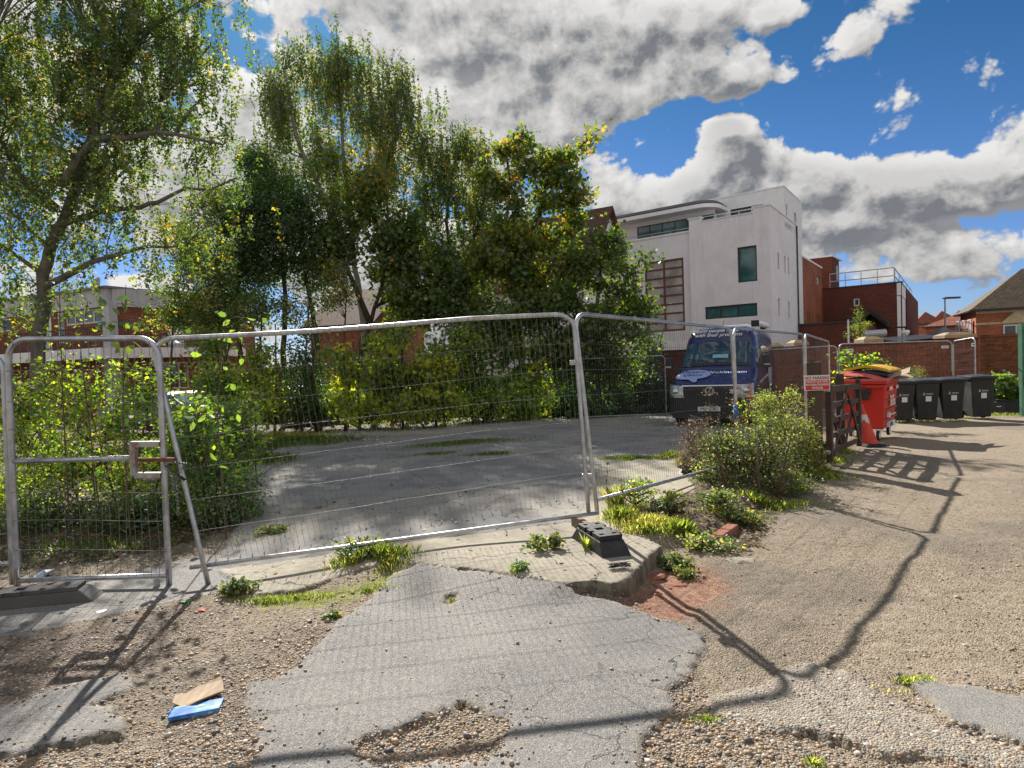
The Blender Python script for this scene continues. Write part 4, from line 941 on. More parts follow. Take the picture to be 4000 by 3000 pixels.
# ------------------------------------------------------------------ temporary fencing
m_galv = mat("galvanised_tube", (.50, .51, .53), .38, .85, var=.18, vscale=12, dirt=(.30, .29, .28), dscale=5)
m_wire = mat("fence_wire", (.20, .20, .205), .5, .5, var=.2, vscale=20)
m_wire2 = mat("unlit_fence_wire", (.075, .075, .08), .6, .2, var=.2)  # darker copy of the fence wire, its unlit look painted in
m_rust = mat("rusty_steel", (.20, .075, .04), .85, .2, var=.35, vscale=14)
m_black = mat("black_rubber", (.016, .017, .019), .55, var=.3, vscale=9, dirt=(.045, .043, .04), dscale=6, bump=.2)
m_cable = mat("black_cable_tie", (.015, .015, .016), .5)
class Quad:
    def __init__(s, BL, BR, TL, TR, sag=None): s.q = [Vector(p) for p in (BL, BR, TL, TR)]; s.sag = sag
    def P(s, u, v):
        a = s.q[0].lerp(s.q[1], u); b = s.q[2].lerp(s.q[3], u); p = a.lerp(b, v)
        if s.sag: p = p + Vector((0, 0, s.sag(u, v)))
        return p
    @property
    def L(s): return (s.q[1] - s.q[0]).length
    @property
    def Hh(s): return (s.q[2] - s.q[0]).length
def fence_panel(label, Q, r=.0205, rad=.15, bot=.07, spacing=.045, nh=6, group="temporary mesh fence panels", jit=.004, vtop=.985, rail=None, wr=.00135, name="mesh_fence", cat="fence", wm=None):
    o = thing(name, label, cat, tuple(Q.q[0]), group=group)
    ur = rad / Q.L; vr = rad / Q.Hh; pts = [Q.P(0, v) for v in np.linspace(0, 1 - vr, 7)]
    for k in range(1, 7): a = math.pi / 2 * k / 7; pts.append(Q.P(ur * (1 - math.cos(a)), 1 - vr + vr * math.sin(a)))
    pts += [Q.P(u, 1) for u in np.linspace(ur, 1 - ur, 13)]
    for k in range(1, 7): a = math.pi / 2 * k / 7; pts.append(Q.P(1 - ur * (1 - math.sin(a)), 1 - vr + vr * math.cos(a)))
    pts += [Q.P(1, v) for v in np.linspace(1 - vr, 0, 7)]
    MB().tube(pts, r, 10).build("frame", m_galv, o, world=True, smooth=True)
    A, B = (Vector(p) for p in rail) if rail else (Q.P(0, bot), Q.P(1, bot))
    MB().tube([A.lerp(B, t) for t in np.linspace(0, 1, 5)], r * .9, 10).build("bottom_rail", m_galv, o, world=True, smooth=True)
    a = MB(); n = int(Q.L / spacing); lr = random.Random(len(label))
    nrm = (Q.q[1] - Q.q[0]).cross(Q.q[2] - Q.q[0]).normalized()
    for k in range(1, n):
        u = k / n; bow = lr.uniform(-jit, jit); pts = []
        for v in np.linspace(bot, vtop, 6): pts.append(Q.P(u + (bow * math.sin(v * 3.1) + lr.uniform(-jit, jit) * .3) / Q.L, v) - nrm * (r + wr) * 1.0 + nrm * lr.uniform(-jit, jit) * .5)
        a.tube(pts, wr, 4, cap=False)
    for k in range(1, nh + 1):
        v = bot + (vtop - bot) * k / (nh + 1); sg = lr.uniform(-.012, .012)
        a.tube([Q.P(u, v + sg * math.sin(u * 3.14) / Q.Hh + lr.uniform(-.002, .002)) - nrm * (r + wr * 3) for u in np.linspace(0, 1, 9)], wr * 1.35, 4, cap=False)
    # wire ends wrapped round the tubes
    for k in range(1, n, 1):
        u = k / n
        if Q.L / n * 1 > 0:
            for v in ((1.0,) if k % 2 else (1.0, bot)):
                p = Q.P(u, v); d = (Q.q[1] - Q.q[0]).normalized(); a.tube([p - d * .002, p + d * .002], r * 1.06, 8, cap=False)
    a.build("wire_mesh", wm or m_wire, o, world=True, uv=False)
    return o
def up(p, top, lean=(0, 0)):
    g_ = hz(p[0], p[1]); return Vector((p[0] + lean[0], p[1] + lean[1], g_ + .03)), Vector((p[0], p[1], top))
TL = at_depth(326, 733, 5.15); TR = at_depth(1238, 678, 5.95); BL = at_depth(450, 1262, 5.08); BR = at_depth(1272, 1112, 5.95)
Qm = Quad(BL, BR, TL, TR, sag=lambda u, v: v * (-.028 * math.sin(min(1, u / .72) * math.pi) + .018 * math.sin(u * math.pi)))
fence_panel("long bent mesh fence panel leaning left across the car park entrance", Qm, rail=(at_depth(410, 1226, 5.08), at_depth(1293, 1108, 5.93)), bot=.085)
TL2 = at_depth(1241, 677, 6.02); TR2 = at_depth(1579, 709, 8.5); B2 = at_depth(1290, 1106, 6.02); BR2 = at_depth(1598, 1016, 8.5)
fence_panel("mesh fence panel running back from the rubber foot towards the van", Quad(B2, BR2, TL2, TR2), bot=.06, wm=m_wire2)
TL3 = at_depth(1584, 709, 8.58); TR3 = at_depth(1735, 722, 11.3)
f3a = Vector((TL3.x + .02, TL3.y, hz(TL3.x, TL3.y) + .1)); f3b = Vector((TR3.x + .02, TR3.y, hz(TR3.x, TR3.y) + .08))
fence_panel("mesh fence panel behind the bramble, in front of the van's side", Quad(f3a, f3b, TL3, TR3), wm=m_wire2)
TL4 = at_depth(1739, 722, 11.4); TR4 = at_depth(1790, 738, 14.3)
fence_panel("mesh fence panel edge on behind the no parking sign", Quad((TL4.x, TL4.y, hz(TL4.x, TL4.y) + .05), (TR4.x, TR4.y, -.12), TL4, TR4), spacing=.06, wm=m_wire2)
TL5 = at_depth(1812, 743, 19.8); TR5 = at_depth(2056, 736, 19.6)
fence_panel("far mesh fence panel against the garden wall behind the wheelie bins", Quad((TL5.x, TL5.y, -.25), (TR5.x, TR5.y, -.25), TL5, TR5), spacing=.11)
TL6 = at_depth(2059, 737, 19.5); TR6 = at_depth(2106, 729, 18.1)
fence_panel("far mesh fence panel turned end on behind the last wheelie bin", Quad((TL6.x, TL6.y, -.25), (TR6.x, TR6.y, -.25), TL6, TR6), spacing=.09)
TL7 = at_depth(1640, 757, 20.8); TR7 = at_depth(1808, 747, 20.2)
fence_panel("mesh fence panel standing against the garden wall beyond the van's tail", Quad((TL7.x, TL7.y, -.3), (TR7.x, TR7.y, -.3), TL7, TR7), spacing=.11)
TL8 = at_depth(1300, 774, 21.0); TR8 = at_depth(1436, 768, 21.0)
fence_panel("far mesh fence panel under the trees left of the van", Quad((TL8.x - .8, TL8.y, -.3), (TR8.x, TR8.y, -.3), TL8 - Vector((.8, 0, 0)), TR8), spacing=.11)
TRa = at_depth(6, 762, 5.25); 
fence_panel("mesh fence panel cut off by the left edge, beside the steel gate", Quad((TRa.x - 3.4, 5.6, .04), tuple(at_depth(27, 1262, 5.25)), (TRa.x - 3.55, 5.6, TRa.z), TRa), bot=.09, spacing=.06)
# pedestrian gate of the same fencing
GQ = Quad(at_depth(38, 1277, 5.16), at_depth(366, 1276, 5.1), at_depth(16, 733, 5.16), at_depth(342, 731, 5.1))
g_ = thing("mesh_gate", "tubular steel mesh gate with a rusty lock box and middle rail, chained shut", "gate", tuple(GQ.q[0]))
rr = .0235; ur, vr = .16 / GQ.L, .16 / GQ.Hh
pts = [GQ.P(0, v) for v in np.linspace(0, 1 - vr, 7)] + [GQ.P(ur * (1 - math.cos(a)), 1 - vr + vr * math.sin(a)) for a in np.linspace(.2, 1.4, 6)] + [GQ.P(u, 1) for u in np.linspace(ur, 1 - ur, 5)] + [GQ.P(1 - ur * (1 - math.sin(a)), 1 - vr + vr * math.cos(a)) for a in np.linspace(.2, 1.4, 6)] + [GQ.P(1, v) for v in np.linspace(1 - vr, 0, 7)]
MB().tube(pts, rr, 12).build("frame", m_galv, g_, world=True, smooth=True)
vm_, vb = .518, .062
MB().tube([GQ.P(0, vm_), GQ.P(.80, vm_ + .012)], rr * .92, 10).build("middle_rail", m_galv, g_, world=True, smooth=True)
MB().tube([GQ.P(0, vb - .02), GQ.P(1, vb)], rr * .92, 10).build("bottom_rail", m_galv, g_, world=True, smooth=True)
a = MB(); nrm = Vector((0, -1, 0)); lr = random.Random(5)
for k in range(1, 20):
    u = k / 20
    for (v0, v1) in ((vb, vm_ - .01), (vm_ + .012, .99)):
        if u > .80:
            if v0 < .2: v1 = .462
            else: v0 = .59
        b1, b2 = lr.uniform(-.006, .006), lr.uniform(-.006, .006)
        a.tube([GQ.P(u + (b1 * math.sin(t * 3.1) + b2 * math.sin(t * 6)) , v0 + (v1 - v0) * t) + nrm * .026 for t in np.linspace(0, 1, 6)], .0019, 5, cap=False)
for v in (.875, .755, .645, .398, .285, .168): a.tube([GQ.P(u, v + .004 * math.sin(u * 5)) + nrm * .029 for u in np.linspace(0, 1 if v > .66 or v < .43 else .8, 8)], .0022, 5, cap=False)
a.build("wire_mesh", m_wire, g_, world=True, uv=False)
a = MB()
def bar(mb, Q, u0, v0, u1, v1, wd, dp=.05, off=-.01):
    p0, p1 = Q.P(u0, v0), Q.P(u1, v1); d = (p1 - p0); L = d.length; d.normalize(); s_ = Vector((0, 1, 0)); t = d.cross(s_).normalized()
    M = Matrix((d, s_, t)).transposed(); mb.box((p0 + p1) / 2 + Vector((0, off, 0)), (L, dp, wd), M=M)
bar(a, GQ, .795, .585, .985, .585, .045); bar(a, GQ, .81, .58, .81, .46, .045, .052); bar(a, GQ, .815, .462, .985, .462, .045)
lbx = a.build("lock_box", mat("worn_steel", (.42, .40, .38), .5, .5, var=.2, vscale=10, dirt=(.26, .10, .06), dscale=11), g_, world=True, bevel=.003)
a = MB(); bar(a, GQ, .84, .523, 1.08, .523, .030, .03); bar(a, GQ, .87, .51, .87, .47, .010, .01); a.build("bolt", m_rust, g_, world=True)
for v in (.665, .13):
    MB().tube([GQ.P(0, v - .035), GQ.P(0, v + .035)], rr * 1.22, 12).build("hinge", m_galv, g_, world=True)
a = MB(); bar(a, GQ, .93, .05, .93, -.005, .05, .006, -.02); bar(a, GQ, .93, -.005, 1.0, -.005, .015, .012, -.02); a.build("drop_bolt", m_galv, g_, world=True)
# chain and padlock between gate and panel
ch = thing("chain", "steel chain hanging between the gate post and the leaning fence panel", "chain", tuple(at_depth(372, 1035, 5.02)))
def links(pts, mb, r=.0028, ll=.032):
    P_ = [Vector(p) for p in pts]; k = 0
    for i in range(len(P_) - 1):
        d = P_[i + 1] - P_[i]; n = max(1, int(d.length / (ll * .78))); dd = d.normalized(); s1 = dd.orthogonal().normalized(); s2 = dd.cross(s1)
        for j in range(n):
            c = P_[i] + d * ((j + .5) / n); s_ = s1 if k % 2 else s2; k += 1
            mb.tube([c + dd * math.cos(t) * ll * .5 + s_ * math.sin(t) * .010 for t in np.linspace(0, 6.283, 11)], r, 5, cap=False)
a = MB(); D_ = lambda x, y, d=5.02: at_depth(x, y, d)
links([D_(354, 1003), D_(366, 1020), D_(372, 1030), D_(374, 1055), D_(373, 1070)], a); links([D_(402, 1002, 4.98), D_(390, 1015, 5.0), D_(382, 1028), D_(381, 1050), D_(384, 1090), D_(385, 1113)], a)
links([D_(354, 1000), D_(362, 998, 5.16), D_(385, 1000, 5.1), D_(402, 1002, 4.98)], a)
a.build("links", m_wire, ch, world=True, uv=False, smooth=True)
pdk = thing("bike_lock", "black combination cable lock hanging beside the chain", "lock", tuple(D_(390, 1030)))
p0, p1 = D_(384, 1024, 4.98), D_(399, 1037, 4.98); MB().tube([p0, p1], .011, 10).build("barrel", m_cable, pdk, world=True, smooth=True)
MB().tube([D_(356, 1004), D_(372, 1016, 4.99), p0], .004, 6).tube([p1, D_(412, 1030, 5.0), D_(404, 1006, 5.0)], .004, 6).build("cable", m_cable, pdk, world=True)
# clamps that couple neighbouring posts
def clamp(x, y, Y, lab, w_=.10):
    c = at_depth(x, y, Y); o = thing("fence_clamp", lab, "clamp", tuple(c), group="steel clamps joining the fence posts")
    MB().box((0, -.004, 0), (w_, .055, .045)).tube([(-w_*.1, -.045, 0), (-w_*.1, .045, 0)], .007, 6).tube([(w_*.2, -.05, .01), (w_*.2, .045, .01)], .006, 6).build("strap", m_galv, o, bevel=.006)
    MB().tube([(0, -.05, 0), (0, -.034, 0)], .012, 6).build("nut", m_galv, o)
clamp(1241, 783, 5.97, "steel clamp high on the twin posts above the rubber fence foot", .085)
clamp(1268, 1028, 5.97, "steel clamp low on the twin posts, just above the rubber fence foot", .09)
clamp(1586, 846, 8.54, "steel clamp on the twin posts in front of the van")
clamp(1740, 838, 11.35, "steel clamp on the twin posts behind the no parking sign", .12)
tp = thing("blue_tape", "blue tape wrapped round the fence post in front of the van", "tape", tuple(at_depth(1589, 890, 8.5)))
MB().tube([at_depth(1588.5, 875, 8.47), at_depth(1590, 905, 8.47)], .026, 10).build("wrap", mat("blue_tape", (.03, .16, .55), .5), tp, world=True, smooth=True)
a = MB()
# rubber feet
def foot(lab, x, y, rz_, L=.72, W=.24, Hh=.145, m_=None, tilt=0, group="black rubber fence feet", z=None):
    o = thing("rubber_block", lab, "fence block", (x, y, hz(x, y) - .005 if z is None else z), rz_, group=group); a = MB(); m_ = m_ or m_black
    e = L / 2; a.raw([(-e, -W/2, 0), (e, -W/2, 0), (e, W/2, 0), (-e, W/2, 0), (-e + .10, -W/2 + .02, Hh*.75), (e - .10, -W/2 + .02, Hh*.75), (e - .10, W/2 - .02, Hh*.75), (-e + .10, W/2 - .02, Hh*.75)], [(0,3,2,1),(4,5,6,7),(0,1,5,4),(1,2,6,5),(2,3,7,6),(3,0,4,7)])
    a.build("body", m_, o, bevel=.012)
    a = MB(); xs_ = [-e + .12, -.19, -.15, -.08, -.035, .035, .08, .15, .19, e - .12]; ys_ = [-W/2 + .025, -.075, -.035, .035, .075, W/2 - .025]
    for i in range(9):
        for j in range(5):
            if (i in (1, 7) and j in (1, 3)) or (i == 4 and j == 2) or (i in (3, 5) and j in (0, 4) ): continue
            a.raw([(xs_[i], ys_[j], Hh*.75 + .002), (xs_[i+1], ys_[j], Hh*.75 + .002), (xs_[i+1], ys_[j+1], Hh*.75 + .002), (xs_[i], ys_[j+1], Hh*.75 + .002), (xs_[i], ys_[j], Hh), (xs_[i+1], ys_[j], Hh), (xs_[i+1], ys_[j+1], Hh), (xs_[i], ys_[j+1], Hh)], [(0,3,2,1),(4,5,6,7),(0,1,5,4),(1,2,6,5),(2,3,7,6),(3,0,4,7)])
    a.build("socket_plate", m_, o); return o
f0 = GP(1295, 1158, .1); foot("black rubber fence foot with sockets, under the joint of the two big fence panels", f0[0], f0[1], R_(-74), .70, .25, .15)
fb_ = MB(); fbo = thing("timber_offcut", "short brown timber block wedged beside the rubber fence foot", "timber", (*GP(1256, 1150), hz(*GP(1256, 1150))), R_(-76))
fb_.box((0, 0, .055), (.42, .05, .11)).build("block", mat("old_timber", (.16, .10, .065), .8, var=.35, vscale=9, bump=.4), fbo, bevel=.004)
f1_ = GP(1496, 1022); foot("small black fence foot half hidden at the left edge of the bramble", f1_[0], f1_[1], R_(8), .42, .2, .12)
f2_ = GP(80, 1310); foot("long dark grey fence foot beneath the steel gate's hinge post", f2_[0] - .15, f2_[1] + .05, R_(12), 1.05, .22, .12, mat("grey_rubber", (.085, .082, .08), .85, var=.25, bump=.5, bscale=60))
f3_ = (TR3.x + .05, TR3.y); foot("black fence foot in the weeds by the timber gate post", f3_[0] - .1, f3_[1] - .4, R_(20), .6, .24, .14)

# ------------------------------------------------------------------ timber gate, posts, sign
m_timber = mat("dark_stained_timber", (.075, .042, .032), .75, var=.35, vscale=6, bump=.4, bscale=25, streak=(.12, .085, .07), dirt=(.06, .05, .035), dscale=2.5)
gp = GP(1767, 1012); gpz = hz(*gp)
po = thing("gate_post", "thick dark timber gate post carrying the red and white sign", "post", (gp[0], gp[1] + .1, gpz - .02), R_(-14))
MB().box((0, 0, .79), (.205, .205, 1.58)).build("post", m_timber, po, bevel=.008)
so = thing("parking_sign", "red and white NO PARKING sign on the thick timber gate post", "sign", (gp[0], gp[1] + .1, gpz), R_(-9)); 
sc_ = at_depth(1765, 827, gp[1] - .02); sgn = thing
so.location = sc_; ROOT[so.name] = Vector(sc_)
m_red = mat("sign_red", (.62, .03, .03), .45, var=.05); m_red2 = mat("sign_dull_red", (.42, .025, .03), .5, var=.05)
MB().box((0, 0, 0), (.355, .006, .225)).build("plate", m_wsign, so, bevel=.001)
MB().box((.003, -.0045, -.031), (.325, .002, .145)).build("red_panel", m_red, so)
TX = Matrix.Rotation(math.pi / 2, 3, 'X')
text_obj("lettering", "NO PARKING", .058, m_red2, so, TX, (0, -.006, .071), bold=.0016, xs=.86, space=1.12)
for s_, z_, sz in (("PRIVATE CAR PARK", .018, .043), ("NO UNAUTHORISED", -.027, .040), ("VEHICLES", -.074, .043)): text_obj("lettering", s_, sz, m_wsign, so, TX, (0, -.0085, z_), bold=.0010, xs=.80 if s_[0] == 'P' else .84)
for dx in (-.09, .06): MB().tube([(dx, -.008, .095), (dx, -.004, .095)], .005, 8).tube([(dx, -.008, -.10), (dx, -.004, -.10)], .005, 8).build("screw", m_wire, so)
p2 = GP(1816, 962); po2 = thing("gate_post", "slimmer dark timber post behind the field gate, by the red bin", "post", (p2[0], p2[1], hz(*p2) - .02), R_(-20))
MB().box((0, 0, .66), (.135, .135, 1.32)).build("post", m_timber, po2, bevel=.006)
ga = Vector((*GP(1792, 1006), 0)); gb = Vector((6.32, 11.75, 0)); gd = (gb - ga); gl_ = gd.length; gzz = hz(ga.x, ga.y)
go_ = thing("field_gate", "five barred dark timber gate standing open beside the gravel lane", "gate", (ga.x, ga.y, gzz + .07), math.atan2(gd.y, gd.x))
def plank(name, x0, z0, x1, z1, wd, th, yo=0):
    d = Vector((x1 - x0, 0, z1 - z0)); L = d.length; ang = math.atan2(d.z, d.x)
    MB().box(((x0 + x1) / 2, yo, (z0 + z1) / 2), (L, th, wd), M=Matrix.Rotation(-ang, 3, 'Y')).build(name, m_timber, go_, bevel=.004)
dz_ = hz(gb.x, gb.y) - gzz - .02
plank("hinge_stile", .05, -.02, .05, 1.17, .11, .085); plank("stile", gl_ - .05, .0 + dz_, gl_ - .05, 1.22 + dz_, .11, .075)
for k, zz in enumerate((.12, .36, .60, .84, 1.09)): plank("rail", .11, zz, gl_ - .11, zz + dz_, .10 if k == 4 else .085, .032 if k != 4 else .06)
plank("brace", .15, .06, gl_ * .5, 1.05, .075, .028, -.034); plank("brace", gl_ * .5, 1.03, gl_ - .12, .05 + dz_, .075, .028, -.035); plank("brace", .14, .92, gl_ * .46, .05, .075, .028, .034); plank("brace", gl_ * .54, .05, gl_ - .12, 1.0 + dz_, .075, .028, .035)
MB().box((-.02, 0, 1.08), (.16, .07, .05)).box((-.02, 0, .13), (.16, .05, .05)).build("hinge", m_galv, go_, bevel=.004)

# ------------------------------------------------------------------ cone
cx, cy = GP(1882, 962); co = thing("traffic_cone", "tilted scuffed red and white traffic cone leaning beside the red bin", "traffic cone", (cx, cy, hz(cx, cy)), R_(-8))
m_cone = mat("cone_red", (.62, .055, .035), .55, var=.12, vscale=7, dirt=(.42, .09, .07), dscale=4); m_cw = mat("cone_white", (.62, .58, .56), .6, var=.08, dirt=(.5, .12, .09), dscale=9)
Mt = Matrix.Rotation(R_(-10), 3, 'Y')
def shear(pr):  # the soft cone slumps to one side
    return pr
a = MB(); n = 24
def cone_pts(z): r = .155 - .12 * (z / .70); return Vector((-.135 * (z / .7) ** .8 - .02, 0, z + .04)), r
def cone_seg(z0, z1, m_, nm, pad=0.0, ragged=False, k_=6):
    a = MB(); P_ = []
    for i in range(k_ + 1):
        z = z0 + (z1 - z0) * i / k_; row = []
        for k in range(n + 1):
            t = 2 * math.pi * k / n; zz = z
            if ragged and i == 0: zz = z + .05 * math.sin(t * 3 + 1) * (1 if k % 3 else -.6)
            c, r = cone_pts(zz); row.append(c + Vector((math.cos(t) * (r + pad), math.sin(t) * (r + pad), 0)))
        P_.append(row)
    a.grid(P_); a.build(nm, m_, co, smooth=True)
cone_seg(0, .70, m_cone, "cone_body", 0, False, 10); cone_seg(.42, .56, m_cw, "reflective_sleeve", .003, True)
MB().lathe([(.034, .70), (.036, .715), (.026, .745), (.012, .75)], 16, loc=(-.155, 0, .035)).build("tip", m_cone, co, smooth=True)
MB().box((0, 0, .018), (.44, .44, .036), rz=R_(10)).box((-.0, 0, .045), (.36, .36, .02), rz=R_(10)).build("base", m_black, co, bevel=.012)

# ------------------------------------------------------------------ bins
m_binred = mat("bin_red", (.60, .035, .022), .42, var=.08, vscale=2.5, dirt=(.48, .05, .035), dscale=3, spec=.4)
m_binred2 = mat("bin_faded_red", (.62, .13, .11), .45, var=.1)
m_bin = mat("bin_black", (.022, .022, .024), .55, var=.25, vscale=3, dirt=(.05, .05, .04), dscale=3, bump=.1)
m_lidblk = mat("bin_lid_black", (.035, .037, .045), .42, var=.15)
m_yel = mat("bin_yellow", (.72, .42, .02), .4, var=.08)
rb = thing("commercial_bin", "big red four wheeled bin with logo, yellow and black lids stacked on top", "bin", (7.28, 12.55, hz(7.3, 12.6)), R_(50))
# local frame: +x along the front (logo face looks to -y), front left corner at the origin
Wb, Db = 1.26, .80
def shell(z0, z1, in0, in1, mb, W=Wb, D=Db):
    mb.raw([(in0, in0, z0), (W - in0, in0, z0), (W - in0, D - in0, z0), (in0, D - in0, z0), (in1, in1, z1), (W - in1, in1, z1), (W - in1, D - in1, z1), (in1, D - in1, z1)], [(0,3,2,1),(4,5,6,7),(0,1,5,4),(1,2,6,5),(2,3,7,6),(3,0,4,7)])
a = MB(); shell(.22, 1.12, .07, 0, a); a.build("body", m_binred, rb, bevel=.035, seg=3)
a = MB(); a.box((Wb/2, Db/2, 1.155), (Wb + .05, Db + .05, .07)).box((.0 - .035, Db*.72, 1.07), (.05, .26, .05)).box((-.01, .20, 1.07), (.07, .30, .06)).build("rim", m_binred, rb, bevel=.012)
for k in range(4): MB().box((Wb/2, .03 - .012 * k, .42 + .19 * k), (Wb * .86, .03, .014)).build("rib", m_binred, rb)
P_ = []
for i in range(9):
    t = i / 8; yv = -.03 + (Db + .06) * t; zz = 1.19 + .17 * math.sin(min(1, t * 1.5) * math.pi / 2) ; P_.append([(xv, yv, zz + .02 * math.sin(xv * 9) - (.06 if xv < 0 or xv > Wb else 0)) for xv in np.linspace(-.03, Wb + .03, 9)])
a = MB(); a.grid(P_); a.box((Wb/2, Db/2, 1.205), (Wb + .06, Db + .06, .05)); lid = a.build("lid", m_binred2, rb, bevel=.006)
a = MB(); a.box((-.045, Db*.50, .98), (.05, .30, .10)).box((-.045, Db*.44, .88), (.05, .13, .14)).build("pivot", m_bin, rb, bevel=.03)
TXr = Matrix.Rotation(math.pi / 2, 3, 'X')
for s_, x_2, z_, sz, xs_ in (("Biffa", Wb*.5, .76, .30, 1.0), ("GENERAL", .33, 1.02, .085, 1.0), ("WASTE", Wb - .28, 1.02, .085, 1.0)): text_obj("logo_lettering" if s_ == "Biffa" else "lettering", s_, sz, m_wsign, rb, TXr, (x_2, -.035 + .0 if z_ > .9 else -.008 + .0, z_), bold=.006, xs=xs_)
MB().box((.30, .012, .50), (.12, .05, .10)).build("sticker", m_wsign, rb); MB().box((.70, .012, .49), (.50, .05, .02)).build("sticker", m_wsign, rb)
MB().box((.62, .030, .30), (.62, .05, .11)).build("plate", m_wsign, rb); MB().box((.52, .026, .30), (.30, .05, .07)).build("label_patch", mat("navy_label", (.04, .05, .16), .5), rb)
for (wx, wy) in ((.12, .16), (Wb - .12, .16), (.12, Db - .16), (Wb - .12, Db - .16)):
    wo_ = MB().box((wx, wy, .215), (.12, .12, .02)).box((wx - .03, wy + .03, .15), (.02, .03, .14)).box((wx - .03, wy - .03, .15), (.02, .03, .14)).build("castor", m_white, rb, bevel=.003)
    My = Matrix.Rotation(math.pi / 2, 3, 'X')
    MB().lathe([(.06, -.025), (.098, -.025), (.10, 0), (.098, .025), (.06, .025)], 18, M=My, loc=(wx - .04, wy, .10)).build("tyre", m_black, wo_, smooth=False)
    MB().lathe([(.01, -.029), (.062, -.029), (.062, .029), (.01, .029)], 16, M=My, loc=(wx - .04, wy, .10)).build("hub", m_white, wo_)
# loose lids lying on top
def lid_sheet(name, lab, m_, z0, dx, w_, d_, bow, rz_, th=.035, tip=0.0):
    o = thing(name, lab, "bin lid", (7.28, 12.55, 0), R_(50) + rz_); o.location = Matrix.Rotation(R_(50), 3, 'Z') @ Vector((dx, .0, 0)) + Vector((7.28, 12.55, hz(7.3, 12.6) + z0)); ROOT[o.name] = Vector(o.location)
    top = []; 
    for i in range(9):
        yv = d_ * i / 8; top.append([(xv, yv, bow * math.sin(math.pi * i / 8) + tip * xv + .012 * math.cos(xv * 14)) for xv in np.linspace(0, w_, 9)])
    a = MB(); a.grid(top); a.grid([[(p[0], p[1], p[2] - th) for p in r] for r in top], flip=True)
    for e in (0, -1):
        for j in range(8): a.raw([top[e][j], top[e][j+1], (top[e][j+1][0], top[e][j+1][1], top[e][j+1][2] - th), (top[e][j][0], top[e][j][1], top[e][j][2] - th)], [(0,1,2,3)]); a.raw([top[j][e], top[j+1][e], (top[j+1][e][0], top[j+1][e][1], top[j+1][e][2] - th), (top[j][e][0], top[j][e][1], top[j][e][2] - th)], [(0,1,2,3)])
    a.build("panel", m_, o, smooth=False)
    MB().tube([(0, -.01, -th/2), (w_, -.01, -th/2 + tip * w_)], .022, 8).build("rolled_edge", m_, o)
lid_sheet("bin_lid", "dark navy bin lid lying on the red bin beneath the yellow lid", mat("lid_navy", (.03, .035, .075), .35), 1.31, .10, 1.1, .80, .06, R_(2), .05)
lid_sheet("bin_lid", "yellow bin lid lying topmost on the red bin", m_yel, 1.40, .14, 1.0, .76, .08, R_(-3), .05)
cbx = thing("cardboard_flap", "pale cardboard flaps sticking out under the bin lids towards the wheelie bins", "cardboard", (7.9, 12.9, 0)); Mq = Matrix.Rotation(R_(50), 3, 'Z'); cbx.rotation_euler = (0, 0, R_(50))
cbx.location = (7.28, 12.55, hz(7.3, 12.6) - .08); m_card = mat("cardboard", (.42, .31, .21), .85, var=.12, vscale=6)
a = MB(); a.raw([(.1, -.02, 1.30), (.1, .25, 1.30), (.8, -.28, 1.40), (.9, -.05, 1.42), (1.15, -.25, 1.50)], [(0,1,3,2),(2,3,4)]); a.raw([(.3, -.02, 1.25), (.25, .2, 1.26), (1.1, -.3, 1.30), (1.3, -.16, 1.36)], [(0,1,3,2)]); a.build("flap", m_card, cbx)
# wheelie bins
def wheelie(lab):
    o = thing("wheelie_bin", lab, "wheelie bin", (0, 0, 0), group="black wheelie bins in a row"); a = MB()
    a.raw([(-.20, -.24, .06), (.20, -.24, .06), (.20, .22, .06), (-.20, .22, .06), (-.265, -.32, .93), (.265, -.32, .93), (.265, .30, .93), (-.265, .30, .93)], [(0,3,2,1),(4,5,6,7),(0,1,5,4),(1,2,6,5),(2,3,7,6),(3,0,4,7)])
    a.build("body", m_bin, o, bevel=.03, seg=3)
    MB().box((0, -.01, .945), (.60, .68, .05)).build("rim", m_bin, o, bevel=.01)
    P_ = [[(x_2, y_2, .985 + .05 * math.cos(x_2 / .31 * 1.45) * (1 - abs(y_2 + .02) / .5) + .02 * (y_2 + .3)) for x_2 in np.linspace(-.31, .31, 9)] for y_2 in np.linspace(-.385, .33, 9)]
    a = MB(); a.grid(P_, flip=True); a.box((0, -.03, .975), (.625, .72, .03)).box((-.21, .37, .985), (.10, .10, .04)).box((.21, .37, .985), (.10, .10, .04)); a.build("lid", m_lidblk, o, bevel=.006)
    MB().tube([(-.22, .40, .95), (.22, .40, .95)], .016, 8).build("handle", m_bin, o)
    for sx in (-.25, .25): MB().lathe([(.03, -.03), (.10, -.03), (.10, .03), (.03, .03)], 16, M=Matrix.Rotation(math.pi / 2, 3, 'Y'), loc=(sx, .26, .10)).build("wheel", m_black, o)
    MB().box((0.02, -.290, .555), (.12, .008, .12), M=Matrix.Rotation(R_(5.2), 3, 'X')).build("sticker", m_wsign, o)
    MB().raw([(x_2 * .03 - .075, -.3005 + .0, .665 + z_2 * .045) for x_2, z_2 in ((-.6, -.6), (.6, -.6), (.8, .1), (.3, .3), (.2, .9), (-.2, .9), (-.3, .3), (-.8, .1))], [tuple(range(8))]).build("crest", mat("print_grey", (.4, .4, .42), .6), o)
    MB().box((.045, -.2985, .672), (.15, .003, .016)).box((.04, -.297, .65), (.13, .003, .008)).build("print_line", mat("print_grey", (.4, .4, .42), .6), o)
    MB().box((0, -.262, .42), (.30, .012, .02), M=Matrix.Rotation(R_(5), 3, 'X')).build("moulding", m_bin, o)
    return o
wbn = wheelie("black wheelie bin nearest the red bin")
labs = ["black wheelie bin nearest the red bin", "black wheelie bin, second in the row from the red bin", "black wheelie bin, third in the row from the red bin", "black wheelie bin at the far right end of the row"]
